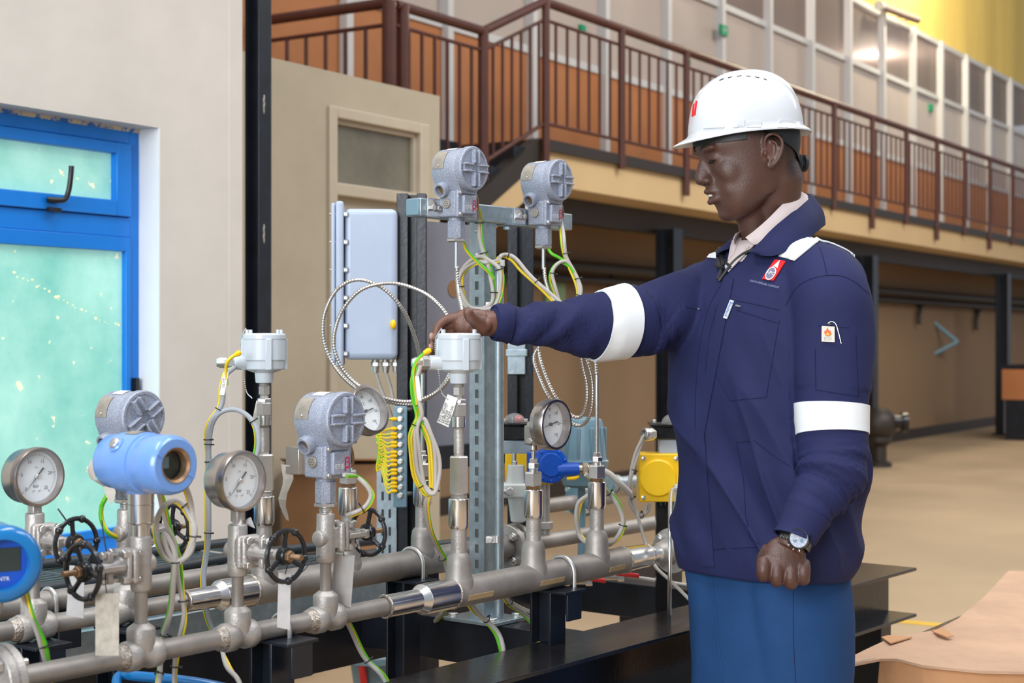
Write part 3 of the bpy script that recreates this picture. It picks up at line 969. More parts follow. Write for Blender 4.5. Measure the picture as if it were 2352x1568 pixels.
def wtee(par, C, px, r=0.030):
    q = on(C, px)
    mb = MB()
    mb.lathe([(0.0, 0.0295), (0.022, 0.0295), (0.027, 0.0285), (0.034, 0.0262), (0.056, 0.0256), (0.072, 0.0228), (0.079, 0.0165)], q, Z, 28)
    b = part('welded_branch', mb, 'pipe', par)
    mb = MB(); mb.lathe([(0.078, 0.0160), (0.122, 0.0158), (0.126, 0.0165), (0.133, 0.0205)], q, Z, 26)
    part('riser', mb, 'cast', b)
    mb = MB(); mb.lathe([(0.128, 0.0185), (0.134, 0.0208), (0.1855, 0.0208), (0.187, 0.0195), (0.187, 0.012)], q, Z, 30)
    part('polished_socket', mb, 'polish', b)
def flange(par, C, px, r, th=0.016, nb=4, m='cast', ph=0.5):
    q = on(C, px)
    mb = MB(); mb.lathe([(-th / 2, r * 0.97), (-th / 2 + 0.002, r), (th / 2 - 0.002, r), (th / 2, r * 0.97)], q, S, 40)
    f_ = part('flange', mb, m, par)
    u, v, a = basis(S)
    for k in range(nb):
        an = 2 * math.pi * (k + ph) / nb
        p_ = q + (u * math.cos(an) + v * math.sin(an)) * r * 0.74
        mb = MB(); mb.cyl(p_ - S * (th / 2 + 0.017), p_ + S * (th / 2 + 0.012), 0.0058, n=12)
        mb.hexa(p_ - S * (th / 2 + 0.011), p_ - S * th / 2, 0.0105)
        part('bolt', mb, 'nut', f_)

fp = spool('pipe_run', 'nearest stainless pipe run with three valve tees and two cone reducers ending at a flange', CF, 560)
run(fp, CF, -160, 905, 0.0168)
flange(fp, CF, 4, 0.056, 0.02); flange(fp, CF, -12, 0.056, 0.02)
run(fp, CF, 10, 45, 0.034, 'cast', 'flange_neck', 0.018)
for px in (324, 546, 748): swtee(fp, CF, px)
for px in (324, 546, 748): riser(fp, CF, px)
run(fp, CF, 884, 957, 0.0215, 'polish', 'sleeve')
weld(fp, CF, 884, 0.0205)
run(fp, CF, 956, 970, 0.0215, 'cone', 'cone_reducer', 0.0300)
run(fp, CF, 969, 1036, 0.0300, 'polish', 'polished_length')
weld(fp, CF, 1036, 0.0292)
run(fp, CF, 1034, 1432, 0.0300, 'pipe', 'large_pipe')
weld(fp, CF, 1430, 0.0292)
for px in (1054, 1225, 1371): wtee(fp, CF, px)
run(fp, CF, 1430, 1488, 0.0300, 'polish', 'polished_length', 0.0265)
weld(fp, CF, 1484, 0.026)
run(fp, CF, 1484, 1512, 0.025, 'polish', 'neck_length', 0.02)
run(fp, CF, 1508, 1545, 0.022, 'cast', 'flange_neck', 0.034)
flange(fp, CF, 1545, 0.054); flange(fp, CF, 1562, 0.054)
run(fp, CF, 1560, 1700, 0.024, 'pipe', 'outlet_pipe')
for (a, b) in ((1052, 1108), (1218, 1272), (1377, 1412)):     # strips of masking tape on the large pipe
    mb = MB()
    p0, p1 = on(CF, a), on(CF, b)
    u_ = (N * 0.955 - Z * 0.296)
    w2 = (N * 0.296 + Z * 0.955) * 0.0055
    mb.add([p0 + u_ * 0.0306 - w2, p1 + u_ * 0.0306 - w2, p1 + u_ * 0.0306 + w2, p0 + u_ * 0.0306 + w2,
            p0 + u_ * 0.029 - w2, p1 + u_ * 0.029 - w2, p1 + u_ * 0.029 + w2, p0 + u_ * 0.029 + w2],
           [(0, 1, 2, 3), (4, 7, 6, 5), (0, 4, 5, 1), (2, 6, 7, 3), (1, 5, 6, 2), (0, 3, 7, 4)])
    part('tape_strip', mb, 'tape', fp)

bp_ = spool('pipe_run', 'second stainless pipe run, behind the nearest one, with one cone reducer', CB, 600)
run(bp_, CB, -160, 448, 0.0168)
for px in (78, 290): swtee(bp_, CB, px)
for px in (78, 290): riser(bp_, CB, px)
run(bp_, CB, 424, 493, 0.0215, 'polish', 'sleeve')
weld(bp_, CB, 424, 0.0205)
run(bp_, CB, 492, 506, 0.0215, 'cone', 'cone_reducer', 0.0310)
run(bp_, CB, 505, 575, 0.0310, 'polish', 'polished_length')
weld(bp_, CB, 575, 0.0302)
run(bp_, CB, 573, 1160, 0.0310, 'pipe', 'large_pipe')
for px in (607, 800, 970): wtee(bp_, CB, px)
flange(bp_, CB, 1166, 0.056); flange(bp_, CB, 1184, 0.056)
run(bp_, CB, 1190, 1560, 0.019, 'pipe', 'outlet_pipe')

tp = spool('pipe_run', 'third plain stainless pipe lying next to the grey grating', CT, 300)
run(tp, CT, -200, 575, 0.0212)
mb = MB(); mb.cyl(on(CT + 0.16, 1220, -0.47), on(CT + 0.16, 1400, -0.47), 0.021, n=20)
p5 = thing('pipe_run', 'short dull pipe piece ending at the pale blue flange', 'pipe', on(CT + 0.16, 1240, HT_))
part('pipe', mb, 'pipe', p5)
mb = MB(); e = on(CT + 0.16, 1238, HT_ - 0.001); mb.cyl(e, on(CT + 0.16, 1238, -0.47), 0.012, n=14); mb.cyl(e, e + Z * 0.006, 0.028, n=18); part('leg', mb, 'black', p5)
gpp = thing('pipe_run', 'pale galvanised pipe with a union behind the yellow cover', 'pipe', on(CT + 0.3, 1560, -CAMZ))
mb = MB(); mb.cyl(on(CT + 0.3, 1395, -0.45), on(CT + 0.3, 1640, -0.45), 0.022, n=20); part('pipe', mb, 'galv', gpp)
for px in (1400, 1412):
    mb = MB(); mb.lathe([(-0.01, 0.03), (0.01, 0.03)], on(CT + 0.3, px, -0.45), S, 20); part('union_ring', mb, 'galv', gpp)
for px in (1556, 1615):
    e = on(CT + 0.3, px, -CAMZ); mb = MB(); mb.cyl(e, on(CT + 0.3, px, -0.45), 0.014, n=14); mb.cyl(e, e + Z * 0.008, 0.045, n=18); part('leg', mb, 'black', gpp)
# pale blue flange
q = on(CT + 0.16, 1335, -0.465)
fl_ = thing('pipe_flange', 'pale blue painted flange behind the capillary pocket', 'flange', q)
mb = MB(); mb.lathe([(-0.03, 0.04), (-0.01, 0.052), (0.008, 0.052)], q, S, 32); part('disc', mb, 'greyblue', fl_)
mb = MB(); mb.lathe([(0.008, 0.05), (0.024, 0.05)], q, S, 32); part('mating_disc', mb, 'cast', fl_)
u, v, a = basis(S)
for k in range(4):
    an = math.pi / 2 * (k + 0.5); p_ = q + (u * math.cos(an) + v * math.sin(an)) * 0.042
    mb = MB(); mb.hexa(p_ - S * 0.03, p_ - S * 0.012, 0.01); part('bolt', mb, 'nut', fl_)

# cable tray and grating --------------------------------------------------
mb = MB()
longbox(mb, 3.34, 1.9, 3.93, -0.640, -0.585, 0.004)
longbox(mb, 3.52, 1.9, 3.93, -0.640, -0.585, 0.004)
longbox(mb, 3.43, 1.9, 3.93, -0.6455, -0.640, 0.145)
longbox(mb, 3.35, 1.9, 3.93, -0.588, -0.584, 0.02)
solo('cable_tray', mb, 'galv', 'galvanised cable tray running behind the second pipe', 'cable tray')
gr = thing('floor_grating', 'dull grey bar grating behind the pipes below the blue window', 'grating', SP(3.9, 3.6, -0.62))
gsrc = None
for k in range(23):
    C = 3.60 + k * 0.042
    if gsrc is None:
        mb = MB(); longbox(mb, C, 2.4, 4.45, -0.625, -0.6, 0.012)
        gsrc = (part('bar', mb, 'grate', gr), SP(C, 3, 0))
    else:
        inst(gsrc[0], gr, Matrix.Translation(SP(C, 3, 0) - gsrc[1]))
csrc = None
for k in range(20):
    z = 2.5 + k * 0.1
    q = SP(4.08, z, -0.606)
    if csrc is None:
        mb = MB(); mb.box(q, (0.01, 0.76, 0.02), SAX); csrc = (part('cross_bar', mb, 'grate', gr), q)
    else:
        inst(csrc[0], gr, Matrix.Translation(q - csrc[1]))
mb = MB(); longbox(mb, 3.62, 2.4, 4.5, -0.64, -0.60, 0.03); longbox(mb, 4.56, 2.4, 4.5, -0.64, -0.60, 0.03)
part('edge_bar', mb, 'black', gr)
for z in (2.6, 4.3):
    for C in (3.62, 4.56):
        q = SP(C, z, 0); mb = MB(); mb.box(V(q.x, q.y, (CAMZ - 0.63) / 2), (0.05, 0.05, CAMZ - 0.63), SAX); part('leg', mb, 'black', gr)
for k, (C, lab) in enumerate(((3.72, 'black cable lying on the grating nearest the pipes'), (4.05, 'black cable lying along the middle of the grating'), (4.42, 'black cable lying on the grating towards the window wall'))):
    pts = [SP(C + 0.05 * math.sin(2.3 * i + k), 2.5 + 0.3 * i, -0.5828) for i in range(8)]
    mb = MB(); mb.tube(catmull(pts, 5), 0.0135, 10)
    solo('power_cable', mb, 'blackcable', lab, 'cable')

# galvanised instrument post, bar and conduit ------------------------------
z0 = 3.628
pb = P(1110, 1415, z0)
gp = thing('instrument_post', 'tall galvanised slotted channel post bolted to the skid cross beam', 'post', V(pb.x, pb.y, CAMZ + HT_))
zt = P(1110, 512, z0).z
zb_ = CAMZ + HT_
bx, by = pb.x, pb.y
W_ = 0.044
# slotted face (towards the camera-left, -S side) cut into webs between the slots
c0 = V(bx, by, 0)
fc = c0 - S * 0.0 
mb = MB()
slots = []
pit = 0.0357; zsl = zb_ + 0.06
while zsl < zt - 0.05:
    slots.append(zsl); zsl += pit
facec = c0 - S * 0.022
sw = 0.0105
def fbox(y0, y1, za, zb2):
    mb.box(V(facec.x, facec.y, (za + zb2) / 2) + N * ((y0 + y1) / 2), (0.003, y1 - y0, zb2 - za), SAX)
fbox(-0.022, -sw / 2, zb_ + 0.008, zt); fbox(sw / 2, 0.022, zb_ + 0.008, zt)
prev = zb_ + 0.008
for zz in slots:
    fbox(-sw / 2, sw / 2, prev, zz - 0.010); prev = zz + 0.010
fbox(-sw / 2, sw / 2, prev, zt)
part('slotted_face', mb, 'galv', gp)
mb = MB()
for s in (-1, 1):
    mb.box(V(bx, by, (zb_ + zt) / 2) + N * s * 0.0205, (0.041, 0.003, zt - zb_), SAX)
    mb.box(V(bx, by, (zb_ + zt) / 2) + S * 0.020 + N * s * 0.015, (0.003, 0.010, zt - zb_), SAX)
part('channel_side', mb, 'galv', gp)
mb = MB(); mb.box(V(bx, by, zb_ + 0.004) + N * 0.005, (0.12, 0.15, 0.008), SAX)
part('base_plate', mb, 'galv', gp, bevel=0.001)
for s in (-1, 1):
    for q in (-1, 1):
        e = V(bx, by, zb_ + 0.008) + S * s * 0.045 + N * (0.005 + q * 0.058)
        mb = MB(); mb.hexa(e, e + Z * 0.009, 0.011); mb.cyl(e, e + Z * 0.002, 0.013, n=16); part('bolt', mb, 'nut', gp)
mb = MB()   # mounting plate with rivet heads near the top
mb.box(P(1098, 557, z0 - 0.025) , (0.004, 0.04, 0.088), SAX)
part('splice_plate', mb, 'galv', gp)
for py in (530, 585):
    e = P(1096, py, z0 - 0.028); mb = MB(); mb.ell(e, (0.0055, 0.0055, 0.0055)); part('rivet', mb, 'nut', gp)
CBR = 2.912
brz = (SZ(CBR, 950), SZ(CBR, 1228))
barc = thing('mounting_bar', 'galvanised square bar carrying the two raised transmitters', 'bar', (SP(CBR, brz[0], 0.27)))
mb = MB(); longbox(mb, CBR, brz[0], brz[1] + 0.1, 0.274, 0.314, 0.041)
part('square_tube', mb, 'galv', barc, bevel=0.003)
e = SP(CBR, brz[0], 0.294)
mb = MB(); mb.box(e - S * 0.002, (0.006, 0.037, 0.036), SAX); part('end_cap', mb, 'greyblue', barc, bevel=0.002)
for px in (979, 1177):
    e = SP(CBR, SZ(CBR, px), 0.294) + N * 0.022
    mb = MB(); mb.box(e, (0.042, 0.003, 0.042), SAX); c_ = part('clamp_plate', mb, 'polish', barc, bevel=0.001)
    for s in (-1, 1):
        mb = MB(); mb.hexa(e + N * 0.001 + S * s * 0.010, e + N * 0.010 + S * s * 0.010, 0.0075); part('nut', mb, 'nut', c_)
mb = MB(); e = P(1165, 516, 3.68); mb.box(e, (0.06, 0.05, 0.005), SAX); mb.hexa(e - Z * 0.003, e - Z * 0.012, 0.009); part('under_bracket', mb, 'galv', barc)
zc_ = 3.598
cd = thing('conduit', 'round galvanised conduit strapped beside the slotted post', 'conduit', P(1146, 1395, zc_))
mb = MB(); mb.cyl(V(P(1146, 0, zc_).x, zc_, zb_ + 0.006), P(1146, 600, zc_), 0.0115, n=20); part('tube', mb, 'galv', cd)
mb = MB(); mb.cyl(P(1146, 611, zc_), P(1146, 597, zc_), 0.0135, n=20); part('collar', mb, 'white', cd)
for py in (702, 1237):
    e = P(1143, py, zc_); mb = MB(); mb.cyl(e - Z * 0.008, e + Z * 0.008, 0.0130, n=20); mb.box(e - X * 0.016 - Y * 0.012, (0.022, 0.004, 0.016)); mb.hexa(e - X * 0.018 - Y * 0.014, e - X * 0.018 - Y * 0.022, 0.007); part('strap', mb, 'nut', cd)

# black equipment rack, panel and enclosure --------------------------------
zr = 4.02; zr2 = 4.38
rack = thing('equipment_rack', 'black channel-section rack behind the slotted post carrying the grey enclosure', 'rack', P(1060, 1400, zr) * 1.0)
def vch(px0, px1, d, pyt, pyb, nm):
    a = P(px0, pyt, d); b = P(px1, pyb, d)
    w_ = (b.x - a.x); h_ = a.z - b.z; c = (a + b) / 2
    mb = MB()
    mb.box(c + X * (-w_ / 2 + w_ * 0.2), (w_ * 0.38, 0.05, h_))
    mb.box(c + Y * 0.02, (w_ * 0.5, 0.01, h_))
    mb.box(c + X * (w_ / 2 - w_ * 0.16), (w_ * 0.32, 0.05, h_))
    part(nm, mb, 'black', rack, bevel=0.0015)
rackbot = 784 + (-HT_ + 0.001) * F / zr
vch(912, 980, zr, 446, rackbot, 'upright')
vch(1165, 1225, zr2, 515, 784 + (-HT_ + 0.001) * F / zr2, 'upright')
mb = MB(); longbox(mb, 3.43, zr, zr2, -0.335, -0.275, 0.03); part('cross_rail', mb, 'black', rack)
mb = MB(); longbox(mb, 3.45, zr + 0.02, SZ(3.45, 1092), -0.30, 0.315, 0.004); part('back_panel', mb, 'panel', rack)
mb = MB(); e = SP(3.45, SZ(3.45, 1040), 0.141) + N * 0.0015; mb.lathe([(0, 0.023), (0.002, 0.023)], e, N, 24); part('panel_hole', mb, 'card', rack)
mb = MB(); e = P(1186, 810, zr2 - 0.03); mb.box(e, (0.05, 0.02, 0.12)); mb.box(e - Z * 0.0 - Y * 0.01, (0.06, 0.004, 0.02)); part('side_bracket', mb, 'galv', rack, bevel=0.002)
# gusset
mb = MB(); e = [P(880, 1215, zr), P(935, 1115, zr), P(935, 1215, zr)]
mb.prism([(0, 0), (1, 0), (0, 0)][:0] or [(0, 0), ((e[2] - e[0]).length, 0), ((e[2] - e[0]).length, (e[1] - e[2]).length)], e[0], X, Z, -0.01); part('gusset', mb, 'black', rack)
# grey enclosure
ea = V(math.cos(R(5)), math.sin(R(5)), 0); eb = V(math.sin(R(5)), -math.cos(R(5)), 0)
ze = 4.03
ec = P(852, 655, ze); eh = (830 - 490) / F * ze
enc = thing('enclosure_box', 'large pale grey bolted enclosure box mounted on the black rack', 'enclosure', P(850, 830, ze))
mb = MB(); mb.box(ec, (0.135, 0.17, eh), (ea, eb, Z)); part('body', mb, 'encl', enc, bevel=0.016, seg=4)
mb = MB(); mb.box(ec - ea * 0.078, (0.020, 0.20, eh + 0.035), (ea, eb, Z)); fl2 = part('cover_flange', mb, 'encl', enc, bevel=0.007, seg=3)
mb = MB(); mb.box(ec - ea * 0.094, (0.010, 0.19, eh + 0.025), (ea, eb, Z)); part('cover', mb, 'encl', enc, bevel=0.004, seg=3)
for k in range(6):
    e = ec - ea * 0.068 + eb * 0.088 + Z * (eh * (0.46 - 0.92 * k / 5))
    mb = MB(); mb.hexa(e, e + ea * 0.010, 0.0075, up=Z); mb.cyl(e - ea * 0.035, e, 0.003, n=8); part('cover_bolt', mb, 'nut', fl2)
for k in range(3):
    e = ec + ea * (0.012 + 0.026 * k) + eb * 0.02 - Z * (eh / 2)
    mb = MB(); mb.cyl(e + Z * 0.004, e - Z * 0.008, 0.010, n=16); mb.hexa(e - Z * 0.006, e - Z * 0.018, 0.0125); mb.cyl(e - Z * 0.018, e - Z * 0.034, 0.0105, 0.008, n=16)
    g_ = part('cable_gland', mb, 'nut', enc)
    mb = MB(); mb.tube(catmull([e - Z * 0.03, e + V(0.012, 0, -0.07), e + V(0.03 - 0.008 * k, 0, -0.115), e + V(0.05 - 0.012 * k, 0.03, -0.18)], 6), 0.0042, 8)
    part('gland_cable', mb, 'cgrey', g_)
mb = MB(); e = P(903, 745, ze - 0.086); mb.ell(e, (0.008, 0.008, 0.012)); part('earth_lug', mb, 'yellow', enc)
# earthing bar with its row of yellow lugs
zq = 3.92
eb_ = thing('earthing_bar', 'grey earthing bar with a column of yellow lugs and green-yellow loops', 'busbar', P(918, 1165, zq))
mb = MB(); a, b = P(904, 932, zq), P(935, 1165, zq); c = (a + b) / 2
mb.box(c, (b.x - a.x, 0.006, a.z - b.z)); part('bar', mb, 'greyblue', eb_, bevel=0.003)
for k in range(11):
    py = 942 + k * 19.5
    e = P(919, py, zq - 0.003); mb = MB(); mb.hexa(e, e - Y * 0.007, 0.008); mb.cyl(e - Y * 0.006, e - Y * 0.014, 0.0045, n=10); part('stud', mb, 'nut', eb_)
for k, py in enumerate([962, 984, 996, 1004, 1016, 1024, 1038, 1047, 1057, 1067, 1079, 1087, 1099, 1109, 1117, 1127]):
    e = P(904, py, zq - 0.012); mb = MB()
    mb.tube([e + X * 0.009, e + X * 0.003, e - X * 0.006], [0.003, 0.0052, 0.0045], 8)
    lg = part('lug', mb, 'yellow', eb_)
    w0 = P(869 - 4 * math.sin(k * 0.5), 985 + (k * 6.2), zq + 0.01)
    w1 = P(872, 960 + 3 * k, zq + 0.012)
    mb = MB(); mb.tube(catmull([e - X * 0.005, e - X * 0.016 - Z * 0.002, w0 + X * 0.012, w0, w1 + X * 0.002, P(880 + k % 3, 955 + k % 4, zq)], 5), 0.0026, 8, stripe=[0, 1] if k % 2 else [1, 0, 1])
    part('earth_wire', mb, ['cgrn', 'cyel'], lg)
for py in (940, 1133):
    e = P(930, py, zq); mb = MB(); mb.cyl(e, P(950, py, 4.02), 0.005, n=10); part('standoff', mb, 'nut', eb_)
mb = MB(); e = P(888, 1170, 3.985); mb.box(V(e.x, e.y, CAMZ + HT_ - 0.001 + 0.165), (0.05, 0.004, 0.33))
sl_ = solo('slotted_strip', mb, 'galv', 'pale slotted steel strip standing behind the earthing bar', 'strip')
for k in range(7):
    mb = MB(); mb.box(e + V(-0.01, -0.0025, 0.08 - 0.045 * k), (0.006, 0.001, 0.022)); part('slot', mb, 'ink', sl_)
    mb = MB(); mb.box(e + V(0.008, -0.0025, 0.08 - 0.045 * k), (0.006, 0.001, 0.022)); part('slot', mb, 'ink', sl_)
# ================================================================== valves and instruments
def gate_valve(px, C, ax, label, wheel_rot=0.2, L=0.112, hv=-0.355):
    """small flanged-bonnet gate valve; ax is the direction of its stem"""
    o = on(C, px, hv)
    t = thing('gate_valve', label, 'valve', o - Z * 0.05)
    s = Z.cross(ax)
    AX = (ax, s, Z)
    mb = MB()
    mb.lathe([(-0.045, 0.0135), (-0.040, 0.0165), (-0.028, 0.0172), (-0.018, 0.0172), (0.018, 0.0172), (0.022, 0.0165), (0.042, 0.0165), (0.0445, 0.0155)], o, Z, 26)
    mb.lathe([(-0.022, 0.012), (-0.020, 0.0150), (-0.008, 0.0155), (0.0, 0.0155)], o, ax, 24)
    mb.box(o + ax * 0.012, (0.022, 0.030, 0.038), AX)
    part('body', mb, 'cast', t, bevel=0.002)
    mb = MB()
    mb.box(o + ax * 0.0245, (0.012, 0.046, 0.056), AX); mb.box(o + ax * 0.0365, (0.010, 0.044, 0.054), AX)
    bn = part('bonnet_flange', mb, 'cast', t, bevel=0.005, seg=3)
    for a_ in (-1, 1):
        for b_ in (-1, 1):
            e = o + s * a_ * 0.016 + Z * b_ * 0.0205
            mb = MB(); mb.hexa(e + ax * 0.040, e + ax * 0.049, 0.0072); mb.cyl(e + ax * 0.016, e + ax * 0.045, 0.004, n=10)
            part('bolt', mb, 'nut', bn)
    mb = MB()
    mb.lathe([(0.04, 0.016), (0.048, 0.012), (0.066, 0.011), (0.07, 0.009), (L - 0.01, 0.008)], o, ax, 20)
    for q in (-1, 1):        # gland flange and yoke arms
        mb.box(o + ax * 0.064 + Z * q * 0.016, (0.010, 0.016, 0.018), AX)
        mb.box(o + ax * (0.068) + s * q * 0.017, (0.050, 0.006, 0.010), AX)
    mb.box(o + ax * 0.090, (0.010, 0.040, 0.016), AX)
    part('yoke', mb, 'cast', t, bevel=0.002)
    mb = MB()
    for q in (-1, 1):
        e = o + Z * q * 0.020; mb.cyl(e + ax * 0.046, e + ax * 0.078, 0.003, n=8); mb.hexa(e + ax * 0.070, e + ax * 0.077, 0.006)
    part('gland_bolt', mb, 'nut', t)
    # handwheel
    hc = o + ax * L
    u = Z * math.cos(wheel_rot) + s * math.sin(wheel_rot); v = ax.cross(u)
    RW = 0.0425
    mb = MB()
    mb.torus(hc, ax, RW, 0.0042, 40, 8)
    for k in range(5):
        an = 2 * math.pi * k / 5
        d = u * math.cos(an) + v * math.sin(an)
        mb.ell(hc + d * RW, 0.0068, n=12, m=8)
    for k in range(3):
        an = 2 * math.pi * (k / 3 + 0.08)
        d = u * math.cos(an) + v * math.sin(an)
        mb.tube([hc + d * 0.008 - ax * 0.004, hc + d * 0.024 - ax * 0.003, hc + d * (RW - 0.001)], [0.0055, 0.004, 0.0045], 8)
    mb.lathe([(-0.012, 0.010), (-0.008, 0.016), (0.0, 0.017), (0.006, 0.014)], hc, ax, 24)
    wh = part('handwheel', mb, 'iron', t)
    mb = MB(); mb.hexa(hc + ax * 0.004, hc + ax * 0.013, 0.0098); mb.lathe([(0.013, 0.0048)] + [(0.013 + 0.0016 * i, 0.0048 if i % 2 else 0.0042) for i in range(1, 16)], hc, ax, 14)
    part('stem', mb, 'rust', wh)
    return o
V0 = gate_valve(80, CB, N, 'dull steel gate valve under the gauge at the window, black handwheel', 0.3, 0.118, -0.345)
V1 = gate_valve(324, CF, -S, 'dull steel gate valve below the light blue transmitter, handwheel facing the open hall', 0.1, 0.112)
VB = gate_valve(290, CB, S, 'gate valve half hidden behind the light blue transmitter\'s stem', 0.5, 0.112)
V2 = gate_valve(546, CF, N, 'dull steel gate valve under the middle pressure gauge, black handwheel towards the yellow lugs', 0.5, 0.118)
V3 = gate_valve(748, CF, S, 'dull steel gate valve below the middle grey hammertone transmitter', 0.35, 0.112)

def frust(mb, o, h0, h1, r0, r1=None, n=24): mb.lathe([(h0, r0), (h1, r1 if r1 else r0)], o, Z, n)
def thread(mb, o, h0, h1, r, ax=Z):
    n = max(2, int(abs(h1 - h0) / 0.0014)); mb.lathe([(h0 + (h1 - h0) * i / n, r if i % 2 else r * 0.9) for i in range(n + 1)], o, ax, 20)

def gauge(px, C, hc, label, bottom=0.045):
    v = on(C, px, -0.355)
    c = on(C, px, hc)
    t = thing('pressure_gauge', label, 'gauge', v + Z * bottom)
    mb = MB(); thread(mb, v, bottom - 0.002, bottom + 0.016, 0.0095); part('thread', mb, 'nut', t)
    mb = MB(); mb.box(V(v.x, v.y, 0) + Z * (c.z - 0.058), (0.018, 0.018, 0.022), SAX); part('square_shank', mb, 'cast', t, bevel=0.002)
    r = 0.052
    mb = MB(); mb.lathe([(-0.040, r * 0.72), (-0.037, r * 0.84), (-0.030, r * 0.92), (0.001, r * 0.94)], c, N, 48); part('case', mb, 'case', t)
    mb = MB(); mb.lathe([(0.0, r * 0.95), (0.002, r), (0.013, r), (0.0165, r * 0.97), (0.0168, r * 0.90), (0.010, r * 0.85), (0.002, r * 0.84)], c, N, 56, open=True)
    part('bezel', mb, 'ring', t)
    mb = MB(); mb.lathe([(0.0025, r * 0.85), (0.0035, r * 0.85)], c, N, 48); d_ = part('dial', mb, 'dial', t)
    u, vv = S, Z            # dial plane axes (viewer's right = S)
    f0 = c + N * 0.0039
    mb = MB()
    for k in range(51):
        a = R(225 - 270 * k / 50); L = 0.0062 if k % 10 == 0 else 0.0042
        dr_ = u * math.cos(a) + vv * math.sin(a); tt_ = N.cross(dr_)
        w_ = 0.00042 if k % 10 == 0 else 0.00024
        p0, p1 = f0 + dr_ * (r * 0.78), f0 + dr_ * (r * 0.78 - L)
        mb.add([p0 - tt_ * w_, p0 + tt_ * w_, p1 + tt_ * w_, p1 - tt_ * w_], [(0, 1, 2, 3)])
    part('scale', mb, 'ink', d_, smooth=0)
    tx = []
    for k, n_ in ((0, '0'), (1, '5'), (2, '10'), (3, '15'), (4, '20'), (5, '25')):
        a = R(225 - 54 * k); tx.append(text_mb(n_, 0.0085, f0 + (u * math.cos(a) + vv * math.sin(a)) * r * 0.56, u, vv))
    tx.append(text_mb('bar', 0.009, f0 - Z * 0.0165, u, vv)); tx.append(text_mb('1.6', 0.0055, f0 + Z * 0.016, u, vv))
    part('numerals', merge(*tx), 'ink', d_, smooth=0)
    mb = MB()
    for q in (-1, 1): mb.ell(f0 - Z * 0.024 + u * q * 0.006, 0.0022, n=10, m=6)
    part('dial_screw', mb, 'nut', d_)
    mb = MB()
    a = R(228); dr_ = u * math.cos(a) + vv * math.sin(a); tt_ = N.cross(dr_); f1 = c + N * 0.007
    mb.add([f1 + dr_ * r * 0.76, f1 - dr_ * 0.004 + tt_ * 0.0010, f1 - dr_ * 0.020 + tt_ * 0.0018, f1 - dr_ * 0.020 - tt_ * 0.0018, f1 - dr_ * 0.004 - tt_ * 0.0010], [(0, 1, 2, 3, 4)])
    mb.add([v_ - N * 0.0006 for v_ in mb.v[:5]], [(4, 3, 2, 1, 0)])
    pt = part('pointer', mb, 'ink', t, smooth=0)
    mb = MB(); mb.lathe([(0.004, 0.0042), (0.0085, 0.0042), (0.0095, 0.003)], c, N, 16); part('hub', mb, 'nut', pt)
    mb = MB(); mb.lathe([(0.0125, r * 0.89), (0.0135, r * 0.89)], c, N, 40); part('lens', mb, 'glass', t)
    return t
gauge(80, CB, -0.237, 'round steel pressure gauge standing before the teal window pane')
gauge(546, CF, -0.237, 'round steel pressure gauge standing before the black column and coiled grey cable')

